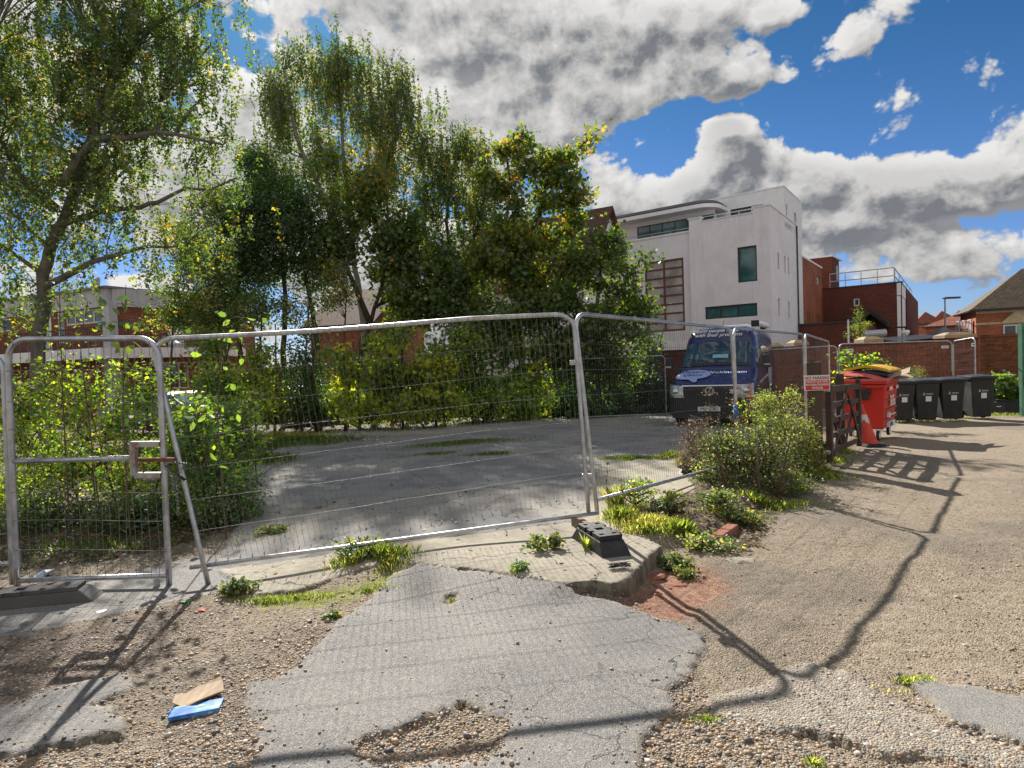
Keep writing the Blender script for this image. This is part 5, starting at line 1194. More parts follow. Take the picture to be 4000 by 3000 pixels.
for k, (px_, py_) in enumerate(((1957, 914), (2010, 913), (2064, 911), (2127, 907))):
    o = wbn if k == 0 else copy_tree(wbn); x_, y_2 = GP(px_, py_); o.location = (x_ + .0, y_2 + .26, hz(x_, y_2)); o.rotation_euler = (0, 0, R_((-12, -15, -13, -10)[k])); o['label'] = labs[k]
    o.scale = (1.04, 1.0, (1.07, 1.08, 1.09, 1.12)[k])
# open recycling crates
for k, (px_, py_, lab, rz_) in enumerate(((2158, 895, "black recycling crate right beside the last wheelie bin", 5), (2186, 893, "black recycling crate heaped and half under the green leaves", -18))):
    x_, y_2 = GP(px_, py_); o = thing("recycling_crate", lab, "crate", (x_, y_2 + .2, hz(x_, y_2)), R_(rz_), group="black recycling crates"); s_ = 1.0 if k == 0 else 1.45
    a = MB()
    for (c, sz) in (((0, 0, .02), (.36 * s_, .32, .02)), ((0, -.17, .17), (.40 * s_, .015, .32)), ((0, .17, .17), (.40 * s_, .015, .32)), ((-.2 * s_, 0, .17), (.015, .33, .32)), ((.2 * s_, 0, .17), (.015, .33, .32)), ((0, -.185, .32), (.43 * s_, .02, .03)), ((0, .185, .32), (.43 * s_, .02, .03))): a.box(c, sz)
    a.build("tub", m_bin, o, bevel=.004)
    if k: MB().box((.05, 0, .345), (.60, .38, .02), M=Matrix.Rotation(R_(9), 3, 'Y')).build("lid", m_lidblk, o, bevel=.006)
    else: MB().tube([(-.07, -.18, .22), (.07, -.18, .22)], .012, 6).build("handle", m_wsign, o)
# small notices fixed to the far fence panels
for k, (x0, y0, x1, y1, Y, lab) in enumerate(((1826, 754, 1843, 761, 19.6, "small white notice on the left end of the far fence panel"), (2034, 747, 2049, 752, 19.5, "small white notice near the right end of the far fence panel"), (2099, 741, 2106, 748, 16.9, "small white tag on the last fence post by the wall"))):
    A_, B_ = at_depth(x0, y0, Y), at_depth(x1, y1, Y); o = thing("notice", lab, "notice", tuple((A_ + B_) / 2), group="white notices on the fence")
    MB().box((0, 0, 0), (abs(B_.x - A_.x), .01, abs(A_.z - B_.z))).build("plate", m_wsign, o)
    MB().box((0, -.007, 0), (abs(B_.x - A_.x) * .75, .003, abs(A_.z - B_.z) * .25)).build("print_line", m_dframe, o)
# ------------------------------------------------------------------ vehicles
def paint(name, col, rough=.28):
    if name in MATS: return MATS[name]
    M = bpy.data.materials.new(name); M.use_nodes = True; n = NT(M.node_tree); b = n.n['Principled BSDF']
    tc = n.add('ShaderNodeTexCoord'); f, _ = n.noise(tc.outputs['Object'], 2.2, 6, .65); f2, _ = n.noise(tc.outputs['Object'], 300, 1, .5)
    c = n.mix(n.m('MULTIPLY', n.ss(f, .5, .8), .05), col, (.25, .23, .20)); n.put(b.inputs['Base Color'], c)
    n.put(b.inputs['Roughness'], n.ss(f, .3, .7, rough, rough + .14)); b.inputs['Metallic'].default_value = .25; b.inputs['Coat Weight'].default_value = .45; b.inputs['Coat Roughness'].default_value = .06
    MATS[name] = M; return M
m_navy = paint("navy_paint", (.010, .018, .115), .2); m_chrome = mat("chrome", (.65, .67, .70), .15, 1.0, var=.04)
m_plastic = mat("black_plastic", (.012, .013, .016), .55, var=.15); m_screen = glass_mat("windscreen", (.014, .055, .085), .02); m_lamp = mat("headlamp", (.42, .46, .48), .1, .5, var=.5, vscale=22)
m_tyre = mat("tyre", (.02, .02, .02), .85); m_rim = mat("wheel_rim", (.28, .28, .29), .35, .7)
def wheel(par, x, y, r, wd, name="wheel"):
    My = Matrix.Rotation(math.pi / 2, 3, 'Y'); t = MB().lathe([(r*.62, -wd/2), (r*.94, -wd/2), (r, -wd*.35), (r, wd*.35), (r*.94, wd/2), (r*.62, wd/2)], 28, M=My, loc=(x, y, r)).build(name, m_tyre, par, smooth=False)
    h = MB().lathe([(r*.1, -wd*.42), (r*.60, -wd*.36), (r*.63, -wd*.5), (r*.63, wd*.5), (r*.60, wd*.36), (r*.1, wd*.42)], 20, M=My, loc=(x, y, r)).build("rim", m_rim, t)
    return t
def body_from_sections(mb, secs, nz=4):
    """secs: list of (y, zbot, zshoulder, ztop, half width bottom, half width shoulder, half width top); mirrored closed loops"""
    P_ = []
    for (y, zb_, zs_, zt_, wb_, ws_, wt_) in secs:
        half = [(0, zb_), (wb_ * .8, zb_), (wb_, zb_ + .06), (wb_ + (ws_ - wb_) * .6, zb_ + (zs_ - zb_) * .5), (ws_, zs_ - .04), (ws_ + (wt_ - ws_) * .25, zs_ + (zt_ - zs_) * .30), (ws_ + (wt_ - ws_) * .75, zs_ + (zt_ - zs_) * .78), (wt_ * .93, zt_ - (zt_ - zs_) * .04 - .015), (wt_ * .72, zt_), (wt_ * .35, zt_ + .012), (0, zt_ + .015)]
        loop = [(x, y, z) for x, z in half] + [(-x, y, z) for x, z in half[-2:0:-1]]
        P_.append(loop + [loop[0]])
    mb.grid(P_); n = len(P_[0]) - 1
    for row, fl in ((P_[0], False), (P_[-1], True)): mb.raw(row[:n], [tuple(range(n))[::-1] if fl else tuple(range(n))])
    return P_
# --- van: local +y runs to the tail, nose at y = 0, +x is the side nearest the gravel lane
vd = 27.0; vc = Vector((4.98, 16.25, 0)); vz = hz(vc.x, vc.y)
van = thing("parked_van", "dark navy high roof van with white slogan and speech bubble logo, parked behind the fence", "van", (vc.x, vc.y, vz), R_(-vd))
van.scale = (1.05, 1, 1)
VS = [(0.035, .34, .92, 1.05, .70, .74, .70), (.07, .27, .92, 1.08, .83, .85, .80), (.13, .24, .92, 1.12, .93, .94, .87), (.24, .22, .95, 1.18, .99, 1.0, .90), (.50, .22, 1.05, 1.29, 1.01, 1.01, .88), (.85, .22, 1.15, 1.45, 1.01, 1.01, .87), (.98, .22, 1.20, 1.56, 1.01, 1.01, .86),
      (1.30, .22, 1.25, 1.86, 1.01, 1.01, .84), (1.60, .22, 1.25, 2.15, 1.01, 1.01, .82), (1.70, .22, 1.25, 2.27, 1.01, 1.01, .81), (1.88, .22, 1.25, 2.48, 1.01, 1.01, .81), (2.12, .22, 1.25, 2.57, 1.01, 1.01, .81), (2.5, .22, 1.25, 2.59, 1.01, 1.01, .82), (3.2, .22, 1.25, 2.59, 1.01, 1.01, .83), (5.0, .22, 1.25, 2.59, 1.01, 1.01, .83), (6.1, .22, 1.25, 2.58, 1.01, 1.01, .83), (6.28, .3, 1.25, 2.54, .97, .97, .80)]
a = MB(); body_from_sections(a, VS); vb_ = a.build("body", m_navy, van, smooth=True)
def vtop(y, x):
    ys_ = [s[0] for s in VS]; zt_ = np.interp(y, ys_, [s[3] for s in VS]); wt_ = np.interp(y, ys_, [s[6] for s in VS]); ax = abs(x) / wt_
    return zt_ + .015 - (.003 * (ax / .35) if ax < .35 else .003 + .012 * (ax - .35) / .37 if ax < .72 else .015 + .03 * (ax - .72) / .2)
def patch(y0, y1, x0, x1, off, ny_=8, nx_=12, inset=None, rnd_=.06):
    P_ = []
    for i in range(ny_ + 1):
        t = i / ny_; y = y0 + (y1 - y0) * t; w0, w1 = (x0, x1) if not inset else (x0 + (inset) * t, x1 - (inset) * t)
        P_.append([(x, y - off * .7, vtop(y, x) + off * .7) for x in np.linspace(w0, w1, nx_ + 1)])
    return P_
MB().grid(patch(1.0, 1.60, -.84, .84, .014, inset=.05)).build("windscreen", m_screen, van, smooth=True)
a = MB(); a.grid(patch(.93, 1.02, -.84, .84, .02, 2)); a.build("scuttle", m_plastic, van)
for sx in (-.45, .30): a = MB(); a.tube([(sx + .28, 1.02, vtop(1.02, sx) + .05), (sx - .25, 1.10, vtop(1.10, sx) + .045)], .010, 5); a.build("wiper", m_plastic, van)
MB().grid(patch(1.14, 1.24, -.10, .28, .017, 2, 3)).build("dashboard_paper", mat("pale_blue_card", (.20, .45, .52), .6), van)
# front end: grille, bumper, lamps, badge and plate
a = MB()
def frontx(x, y0=.0): return y0 + .03 + .19 * (abs(x) / 1.0) ** 6
def band(mb, z0, z1, x0, x1, off, nx_=14, curve=1.0, top=0):
    P_ = []
    for z in (z0, z1): P_.append([(x, frontx(x) - off + (z - z0) * top, z) for x in np.linspace(x0, x1, nx_)])
    mb.grid(P_); mb.grid([[(p[0], p[1], p[2]) for p in P_[1]], [(p[0], p[1] + .12, p[2]) for p in P_[1]]]); mb.grid([[(p[0], p[1] + .12, p[2]) for p in P_[0]], [(p[0], p[1], p[2]) for p in P_[0]]])
    for j in (0, -1): q_ = [P_[0][j], P_[1][j]]; mb.raw([q_[0], q_[1], (q_[1][0], q_[1][1] + .12, q_[1][2]), (q_[0][0], q_[0][1] + .12, q_[0][2])], [(0, 1, 2, 3)])
band(a, .30, .80, -1.0, 1.0, .075); band(a, .22, .32, -.92, .92, .10); a.build("bumper", m_plastic, van, smooth=False)
a = MB(); band(a, .795, 1.03, -.62, .62, .062); a.build("grille", mat("grille_black", (.012, .012, .014), .4), van)
for k in range(4): a = MB(); band(a, .815 + .052 * k, .835 + .052 * k, -.61, .61, .082); a.build("grille_bar", m_plastic, van)
a = MB(); band(a, 1.035, 1.062, -.66, .82, .075, top=.2); a.build("chrome_strip", m_chrome, van)
for sx in (-1, 1):
    a = MB(); P_ = []
    for z in np.linspace(.80, 1.035, 4): P_.append([(sx * x, frontx(x) - .068 + (z - .8) * .12, z + (.05 * (x - .62) / .36 if z > 1 else 0)) for x in np.linspace(.63, .985, 7)])
    a.grid(P_); hl = a.build("headlight", m_lamp, van, smooth=True)
    MB().lathe([(.01, .01), (.07, 0), (.075, -.012)], 14, M=Matrix.Rotation(R_(90), 3, 'X'), loc=(sx * .82, frontx(.82) - .075, .90)).build("lens", m_chrome, hl)
    a = MB(); band(a, .745, .79, *( (-.99, -.60) if sx < 0 else (.60, .99)), .088, 8); a.build("trim", m_chrome, van)
    # upper corner glint panel and door mirror
    mc = MB().box((sx * 1.20, 1.12, 1.62), (.20, .13, .36)); mo = mc.build("door_mirror", m_plastic, van, bevel=.05, seg=3)
    MB().box((sx * 1.20, 1.19, 1.60), (.16, .01, .26)).build("mirror_glass", m_screen, mo); MB().tube([(sx * 1.0, 1.18, 1.50), (sx * 1.14, 1.14, 1.50)], .035, 8).build("arm", m_plastic, mo)
    MB().box((sx * 1.21, 1.05, 1.53), (.14, .03, .022)).build("indicator", m_wsign, mo)
    # side glass and trim
    def side(y0, y1, z0, z1, off, sxx=sx): 
        P_ = []
        for z in np.linspace(z0, z1, 7):
            row = []
            for y in np.linspace(y0, y1, 6):
                yy = y; zt_ = np.interp(y, [s[0] for s in VS], [s[3] for s in VS]); wt_ = np.interp(y, [s[0] for s in VS], [s[6] for s in VS]); t = (z - 1.25) / max(.05, zt_ - 1.25)
                pts_ = [(0, 1.01), (.30, 1.01 + (wt_ - 1.01) * .25), (.78, 1.01 + (wt_ - 1.01) * .75), (.96, wt_ * .93)]
                xw = np.interp(t, [p[0] for p in pts_], [p[1] for p in pts_]) if t > 0 else 1.01
                row.append((sxx * (xw + off), yy, z))
            P_.append(row)
        return P_
    g_s = side(1.35, 2.25, 1.42, 2.02, .008); 
    for i, row in enumerate(g_s): row[0] = (row[0][0], 1.22 + i * .062, row[0][2])
    MB().grid(g_s).build("side_window", m_screen, van, smooth=True)
    MB().grid(side(2.6, 3.9, 1.45, 2.05, .008)).build("side_window", m_screen, van, smooth=True)
    MB().box((sx * 1.012, 3.1, .62), (.03, 3.3, .12)).build("side_moulding", m_plastic, van, bevel=.01)
    MB().box((sx * 1.016, 2.35, 1.12), (.02, .22, .04)).build("door_handle", m_plastic, van, bevel=.006)
for (wx, wy) in ((-.88, .98), (.88, .98), (-.88, 4.65), (.88, 4.65)):
    wheel(van, wx, wy, .35, .24)
    sx = 1 if wx > 0 else -1
    MB().tube([(sx * 1.005, wy + .42 * math.cos(t), .35 + .42 * math.sin(t)) for t in np.linspace(-.1, 3.24, 15)], .035, 6).build("wheel_arch", m_plastic, van)
# pale swoosh and bubble artwork on the side and bonnet
m_lblue = mat("pale_blue_vinyl", (.33, .42, .72), .35, var=.03); m_lgrey = mat("pale_grey_vinyl", (.42, .45, .55), .4, var=.03)
a = MB(); P_ = side(1.15, 3.6, 1.02, 1.10, .010, 1)
for i, row in enumerate(P_):
    for j in range(len(row)): row[j] = (row[j][0], row[j][1], row[j][2] + .16 * (row[j][1] - 1.15) / 2.45)
a.grid(P_); a.build("decal_stripe", m_lgrey, van)
a = MB(); a.raw([(1.024, 3.9 + .55 * math.cos(t), 1.25 + .42 * math.sin(t) - (.25 if 4.2 < t < 4.6 else 0)) for t in np.linspace(0, 6.1, 22)], [tuple(range(22))]); a.build("decal_bubble", m_lgrey, van)
def hood_pt(x, y, off=.008): return (x, y - off * .5, vtop(y, x) + off)
bx, by = -.47, .48
pts_ = []
for t in np.linspace(0, 2 * math.pi, 36, endpoint=False):
    xx, yy = bx + .43 * math.cos(t), by + .26 * math.sin(t)
    if 4.55 < t < 4.95: yy -= .12; xx += .06
    pts_.append((xx, yy))
a = MB(); rows = [[hood_pt(bx + (p[0] - bx) * f_, by + (p[1] - by) * f_, .028) for p in pts_ + [pts_[0]]] for f_ in (1.0, .66, .33, .02)]; a.grid(rows, flip=True); bub = a.build("logo_bubble", m_lblue, van)
ang = math.atan2(vtop(.62, 0) - vtop(.3, 0), .32)
Mh = Matrix.Rotation(ang, 3, 'X')
def hood_text(body, x, y, size, m_, off=.014, **k): return text_obj("lettering", body, size, m_, van, Mh, (x, y, vtop(y, x) + off), **k)
m_dtext = mat("navy_letters", (.03, .04, .18), .4)
hood_text("citizens", -.47, .60, .19, m_dtext, .042, bold=.002); hood_text("advice", -.47, .43, .19, m_dtext, .042, bold=.002)
hood_text("Wokingham", .32, .56, .185, m_wsign, .034, bold=.004, xs=1.05)
yr_ = 1.98; ang2 = math.atan2(vtop(1.88, 0) - vtop(1.70, 0), .18); Mr_ = Matrix.Rotation(ang2, 3, 'X')
for s_, y_, x_ in (("Helping people find a way", 1.86, -.02), ("with their problems", 1.755, -.04)): text_obj("lettering", s_, .185, m_wsign, van, Mr_, (x_, y_ - .022, vtop(y_, x_) + .018), shear=.28, bold=.003, xs=.80)
MB().lathe([(.085, -.01), (.108, -.012), (.112, .004), (.108, .012), (.088, .008), (.085, -.006)], 24, M=Matrix.Rotation(R_(90), 3, 'X'), loc=(0, -.045, .905)).build("badge_ring", m_chrome, van, smooth=True)
a = MB()
def stroke(p, q_): a.tube([(p[0], -.055, p[1]), (q_[0], -.055, q_[1])], .010, 4)
for q_ in (((-.045, .99), (0, .93)), ((0, .93), (.045, .99)), ((-.092, .945), (-.042, .815)), ((-.042, .815), (0, .90)), ((0, .90), (.042, .815)), ((.042, .815), (.092, .945))): stroke(*q_)
a.build("badge_letters", m_chrome, van)
MB().lathe([(.01, 0), (.086, 0), (.086, .02), (.01, .02)], 20, M=Matrix.Rotation(R_(90), 3, 'X'), loc=(0, -.025, .905)).build("badge_disc", m_plastic, van)
MB().box((-.02, -.055, .46), (.52, .012, .111)).build("number_plate", m_wsign, van, bevel=.002)
text_obj("plate_lettering", "VA21 CBD", .105, m_cable, van, TX, (-.02, -.064, .46), bold=.002, xs=.86, space=1.05)
MB().tube([(0.0, 2.3, 2.55), (0.02, 2.38, 2.78)], .006, 5).build("aerial", m_cable, van)
a = MB(); a.tube([(.80, 2.55, 2.68), (.86, 5.3, 2.68)], .075, 12); aw_ = a.build("awning_roll", m_white, van, smooth=False)
MB().box((.80, 2.52, 2.66), (.20, .06, .18)).box((.80, 4.6, 2.60), (.16, .06, .08)).build("bracket", m_plastic, aw_, bevel=.01)
MB().box((0, 3.6, 2.64), (1.1, .8, .07)).build("roof_vent", m_white, van, bevel=.02)

# --- two cars glimpsed through the hedge, and bins beside them
def car(label, x, y, rz, pm, L=4.3, name="parked_car"):
    o = thing(name, label, "car", (x, y, hz(x, y)), rz); k = L / 4.3
    S_ = [(0.0, .30, .55, .62, .70, .74, .66), (.10, .22, .62, .72, .82, .85, .74), (.9, .20, .78, .90, .87, .88, .74), (1.15, .20, .86, .98, .87, .88, .72), (1.75, .20, .90, 1.36, .88, .88, .60), (2.2, .20, .90, 1.44, .88, .88, .60), (3.1, .20, .92, 1.40, .88, .88, .60), (3.9, .22, .92, 1.05, .86, .87, .70), (4.2, .25, .85, .98, .82, .84, .70), (4.3, .35, .75, .82, .74, .76, .64)]
    a = MB(); body_from_sections(a, [(s[0] * k, *s[1:]) for s in S_]); a.build("body", pm, o, smooth=True)
    a = MB(); a.grid([[(-.64, 1.14*k, 1.0), (0, 1.12*k, 1.02), (.64, 1.14*k, 1.0)], [(-.54, 1.72*k, 1.36), (0, 1.70*k, 1.38), (.54, 1.72*k, 1.36)]]); a.build("windscreen", m_screen, o, smooth=True)
    a = MB(); a.grid([[(-.54, 3.13*k, 1.40), (.54, 3.13*k, 1.40)], [(-.62, 3.88*k, 1.09), (.62, 3.88*k, 1.09)]]); a.build("rear_window", m_screen, o)
    for sx in (-1, 1):
        MB().raw([(sx * .865, 1.35*k, .98), (sx * .865, 3.55*k, .99), (sx * .70, 3.05*k, 1.34), (sx * .70, 1.85*k, 1.32)], [(0, 1, 2, 3)]).build("side_window", m_screen, o)
        for wy in (.8, 3.45): wheel(o, sx * .80, wy * k, .31, .2)
        MB().box((sx * .97, 1.45*k, 1.0), (.16, .09, .12)).build("door_mirror", pm, o, bevel=.03)
        MB().box((sx * .62, .02, .66), (.28, .10, .13)).build("headlight", m_lamp, o, bevel=.03)
        MB().box((sx * .66, 4.27*k, .78), (.22, .06, .14)).build("tail_light", m_red, o, bevel=.02)
    MB().box((0, -.02, .40), (1.3, .08, .2)).build("bumper", m_plastic, o, bevel=.03)
    MB().box((0, 4.315*k, .52), (.5, .02, .11)).build("number_plate", m_yel, o)
    return o
c_ = at_depth(640, 880, 26.0); car("silver car with a large windscreen seen through the hedge in the middle", c_.x + 1.6, 26.0, R_(62), paint("silver_paint", (.38, .41, .46)))
c_ = at_depth(420, 880, 26.0); car("red car almost hidden by leaves behind the left thicket", c_.x + 1.3, 27.0, R_(80), paint("red_paint", (.42, .03, .05)))
c_ = at_depth(340, 890, 21.5); car("dark grey car seen in slivers through the left thicket", c_.x + 2.2, 22.0, R_(84), paint("grey_paint", (.10, .105, .12)))
# ------------------------------------------------------------------ vegetation
G_birch = leaf_mat("birch_leaf", [(0, (.022, .040, .010)), (.45, (.045, .075, .018)), (.8, (.075, .10, .022)), (.95, (.14, .13, .02)), (1, (.30, .20, .02))], .42, (.50, .50, .06), .06)
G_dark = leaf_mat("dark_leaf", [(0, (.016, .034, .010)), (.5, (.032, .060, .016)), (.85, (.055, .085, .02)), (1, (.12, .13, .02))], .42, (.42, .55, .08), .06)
G_maple = leaf_mat("maple_leaf", [(0, (.024, .046, .010)), (.45, (.055, .085, .016)), (.7, (.10, .11, .018)), (.9, (.17, .13, .02)), (1, (.26, .13, .02))], .45, (.52, .50, .05), .06)
G_hedge = leaf_mat("hedge_leaf", [(0, (.022, .045, .010)), (.5, (.055, .088, .015)), (.85, (.10, .135, .018)), (.97, (.15, .17, .02)), (1, (.22, .19, .02))], .55, (.66, .72, .05), .06)
G_bright = leaf_mat("bright_leaf", [(0, (.030, .060, .014)), (.5, (.055, .088, .02)), (1, (.10, .13, .03))], .42, (.55, .64, .08), .08)
G_bramble = leaf_mat("bramble_leaf", [(0, (.030, .052, .018)), (.5, (.060, .088, .034)), (.8, (.12, .135, .065)), (1, (.26, .22, .10))], .34, (.5, .58, .1), .05)
G_glow = leaf_mat("glowing_leaf", [(0, (.024, .042, .012)), (.45, (.06, .085, .016)), (.8, (.12, .145, .020)), (1, (.19, .19, .025))], .60, (.78, .72, .05), .05)  # brighter copy of the hedge leaf, backlight painted into its colour
G_weed = leaf_mat("weed_leaf", [(0, (.022, .036, .012)), (.6, (.05, .068, .022)), (.9, (.11, .11, .04)), (1, (.17, .13, .05))], .36, (.5, .6, .12), .06)
G_feather = leaf_mat("feathery_leaf", [(0, (.06, .085, .022)), (.6, (.13, .155, .045)), (1, (.24, .21, .07))], .5, (.55, .62, .14), .05)
G_grass = leaf_mat("grass_blade", [(0, (.04, .065, .014)), (.45, (.085, .115, .025)), (.7, (.16, .16, .05)), (1, (.30, .24, .13))], .46, (.48, .60, .10), .06)
G_dry = leaf_mat("dry_leaf", [(0, (.03, .022, .016)), (.5, (.085, .062, .040)), (.8, (.14, .105, .062)), (1, (.20, .165, .09))], .25, (.5, .42, .25), .05)
m_bark = mat("dark_bark", (.075, .058, .045), .9, var=.35, vscale=6, bump=.6, bscale=18)
m_birchbark = mat("birch_bark", (.34, .31, .29), .8, var=.2, vscale=5, bump=.3, dirt=(.05, .042, .038), dscale=4.2)
m_bark2 = mat("grey_birch_bark", (.15, .135, .12), .85, var=.3, vscale=5, bump=.4, dirt=(.05, .042, .038), dscale=3.2)
m_straw = mat("straw", (.34, .27, .17), .8, var=.3)
m_twig = mat("dry_stem", (.13, .085, .055), .85, var=.3)
SH = {'oval': ([(0, 0), (.26, .30), (.22, .68), (0, 1), (-.22, .68), (-.26, .30)]), 'birch': [(0, 0), (.36, .30), (0, 1), (-.36, .30)],
      'maple': [(0, 0), (.42, .10), (.30, .38), (.55, .62), (.18, .66), (0, 1.0), (-.18, .66), (-.55, .62), (-.30, .38), (-.42, .10)], 'thin': [(0, 0), (.09, .4), (0, 1), (-.09, .4)]}
def unit(v): return v / np.maximum(1e-9, np.linalg.norm(v, axis=1, keepdims=True))
def leaf_mesh(name, C, size, tone, m_, parent=None, shape='birch', droop=.5, origin=None, dirs=None, flat=0.0):
    n = len(C); S_ = np.array(SH[shape]); k = len(S_)
    t = rng.normal(0, 1, (n, 3)); t[:, 2] = t[:, 2] * .5 - droop
    if dirs is not None: t = dirs + t * .5
    t = unit(t); r = rng.normal(0, 1, (n, 3))
    if flat: r = r * (1 - flat) + np.cross(t, np.array([0, 0, 1.0]) + rng.normal(0, .3, (n, 3))) * flat
    b = unit(np.cross(t, r)) if not flat else unit(r - t * (r * t).sum(1, keepdims=True))
    nn = np.cross(t, b); l = (size * rng.uniform(.65, 1.25, n))[:, None, None]
    cup = (S_[:, 0] ** 2) * .7 - (S_[:, 1] - .5) ** 2 * .25
    V = C[:, None, :] + l * (t[:, None, :] * S_[None, :, 1:2] + b[:, None, :] * S_[None, :, 0:1] + nn[:, None, :] * cup[None, :, None])
    if origin is not None: V = V - np.array(origin)[None, None, :]
    F = (np.arange(n)[:, None] * k + np.arange(k)[None, :])
    return np_mesh(name, V.reshape(-1, 3), F, m_, parent, face_attrs={'tone': np.clip(tone, 0, 1)})
def bez(a, b, c, n=7): return [a * (1 - t) ** 2 + b * 2 * t * (1 - t) + c * t * t for t in np.linspace(0, 1, n)]
def plant(name, label, cat, base, trunks, lobes, nclump, nleaf, lsize, lm, bm, shape='birch', clump_r=.35, droop=.5, strands=0, slen=1.0, limbs=(), r0=.1, r1=.02, tone=(.15, .7), tonevar=.18, group=None, nlimb=14, hot=None, twig=True, flatz=.75, cutz=None, shell=.55):
    """trunks: lists of points; lobes: (centre, rx, ry, rz)"""
    o = thing(name, label, cat, tuple(base), group=group); O = Vector(base); a = MB()
    tp = []
    for tr_ in trunks:
        pts = [Vector(p) for p in tr_]; n = len(pts)
        # smooth the line
        sm = []
        for i in range(n - 1):
            for t in (0, .33, .66): sm.append(pts[i].lerp(pts[i+1], t) + Vector((rnd.uniform(-1, 1), rnd.uniform(-1, 1), 0)) * r0 * .25)
        sm.append(pts[-1]); m = len(sm); rr_ = [r0 + (r1 - r0) * (i / (m - 1)) ** .8 for i in range(m)]; a.tube(sm, rr_, 9); tp += list(zip(sm, rr_))
    for lb_ in limbs:
        pts = [Vector(p) for p in lb_]; sm = []
        for i in range(len(pts) - 1):
            for t in (0, .5): sm.append(pts[i].lerp(pts[i+1], t) + Vector((rnd.uniform(-1, 1), rnd.uniform(-1, 1), rnd.uniform(-1, 1))) * .02)
        sm.append(pts[-1]); m = len(sm); rr_ = [r0 * .42 * (1 - i / m) + .012 for i in range(m)]; a.tube(sm, rr_, 7); tp += list(zip(sm, rr_))
    vol = np.array([l[1] * l[2] * l[3] for l in lobes]) ** .75; vol /= vol.sum(); pick = rng.choice(len(lobes), nclump, p=vol); CC = []
    for i in pick:
        c, rx, ry, rz_ = lobes[i]; d = rng.normal(0, 1, 3); d /= np.linalg.norm(d); f = rng.uniform(0, 1) ** shell
        CC.append(np.array(c) + d * f * np.array([rx, ry, rz_]))
    CC = np.array(CC); TPp = np.array([p[:] for p, r in tp]); TR_ = [r for p, r in tp]
    # limbs to spread targets, then each clump hangs on the nearest limb
    order = rng.permutation(nclump)[:nlimb]; LP = []; 
    def attach(c, P_):
        d = P_ - c; hd = np.hypot(d[:, 0], d[:, 1]); cost = np.linalg.norm(d, axis=1) + np.maximum(0, P_[:, 2] - (c[2] - hd * .45)) * 1.8
        return int(np.argmin(cost))
    for i in order:
        c = CC[i]; j = attach(c, TPp); s_ = Vector(TPp[j]); e_ = Vector(c); L = (e_ - s_).length
        if L < .2: continue
        mid = s_.lerp(e_, .5) + Vector((rnd.uniform(-.1, .1), rnd.uniform(-.1, .1), .16)) * L
        pts = bez(s_, mid, e_, 8); ra = min(TR_[j] * .62, .010 + .011 * L); rr_ = [ra + (.006 - ra) * k / 7 for k in range(8)]; a.tube(pts, rr_, 6, cap=False); LP += [p[:] for p in pts]
    AP = np.array(LP + [tuple(p) for p in TPp]) if LP else TPp
    for i in range(nclump):
        c = CC[i]; j = attach(c, AP); s_ = Vector(AP[j]); e_ = Vector(c); L = (e_ - s_).length
        if L < .05: continue
        mid = s_.lerp(e_, .5) + Vector((rnd.uniform(-.15, .15), rnd.uniform(-.15, .15), .12)) * L
        a.tube(bez(s_, mid, e_, 5), [min(.018, .006 + .005 * L) * (1 - k / 6) + .003 for k in range(5)], 4, cap=False)
        if twig:
            for q_ in range(3):
                d = Vector((rnd.gauss(0, 1), rnd.gauss(0, 1), rnd.gauss(0, .6) - droop * .4)) * clump_r * .9; a.tube([e_, e_ + d * .5 + Vector((0, 0, .05)), e_ + d], [.005, .004, .002], 3, cap=False)
    # leaves
    ctone = rng.uniform(tone[0], tone[1], nclump); P_ = []; Tn = []
    if strands:
        per = max(3, nleaf // strands)
        for i in range(nclump):
            for s_ in range(strands):
                st = CC[i] + rng.normal(0, 1, 3) * clump_r * np.array([.8, .8, .4]); L = slen * rng.uniform(.4, 1.1); t = np.sort(rng.uniform(0, 1, per)) ; sw = rng.normal(0, .10, 2)
                x = st[0] + sw[0] * t * L + rng.normal(0, .035, per); y = st[1] + sw[1] * t * L + rng.normal(0, .035, per); z = st[2] - t * L
                P_.append(np.stack([x, y, z], 1)); Tn.append(np.full(per, ctone[i]) + rng.normal(0, tonevar * .5))
                if twig and s_ % 2 == 0: a.tube([st, (st[0] + sw[0] * L * .5, st[1] + sw[1] * L * .5, st[2] - L * .5), (st[0] + sw[0] * L, st[1] + sw[1] * L, st[2] - L)], [.004, .003, .002], 3, cap=False)
    else:
        for i in range(nclump):
            n = int(nleaf * rng.uniform(.6, 1.4)); P_.append(CC[i] + rng.normal(0, 1, (n, 3)) * clump_r * rng.uniform(.6, 1.15) * np.array([1, 1, flatz]) * .62 - np.array([0, 0, clump_r * .25 * droop])); Tn.append(np.full(n, ctone[i]))
    P_ = np.concatenate(P_); Tn = np.concatenate(Tn) + rng.normal(0, tonevar, len(P_))
    yel = rng.uniform(0, 1, len(P_)) < .008; Tn[yel] = 1.0
    if hot:
        for (hc, hr, am) in hot: Tn += am * np.exp(-((P_ - np.array(hc)) ** 2).sum(1) / hr ** 2)
    if cutz is not None: k_ = P_[:, 2] > cutz; P_, Tn = P_[k_], Tn[k_]
    a.build("trunk" if cat == "tree" else "stems", bm, o, world=True, uv=False, smooth=True)
    leaf_mesh("crown" if cat == "tree" else "foliage", P_, lsize, Tn, lm, o, shape, droop, origin=base)
    return o
def lob(px, py, Y, rx, rz_, ry=None, dy=0.0):
    c = at_depth(px, py, Y + dy); k = Y / FOC; return (tuple(c), rx * k, (ry if ry else max(rx, rz_) * .9) * k, rz_ * k)
def gb_(px, Y):
    x = at_depth(px, 800, Y).x; return Vector((x, Y, hz(x, Y) - .05))
def path(pts, Y): return [tuple(at_depth(x, y, Y + (p[0] if p else 0))) for x, y, *p in pts]
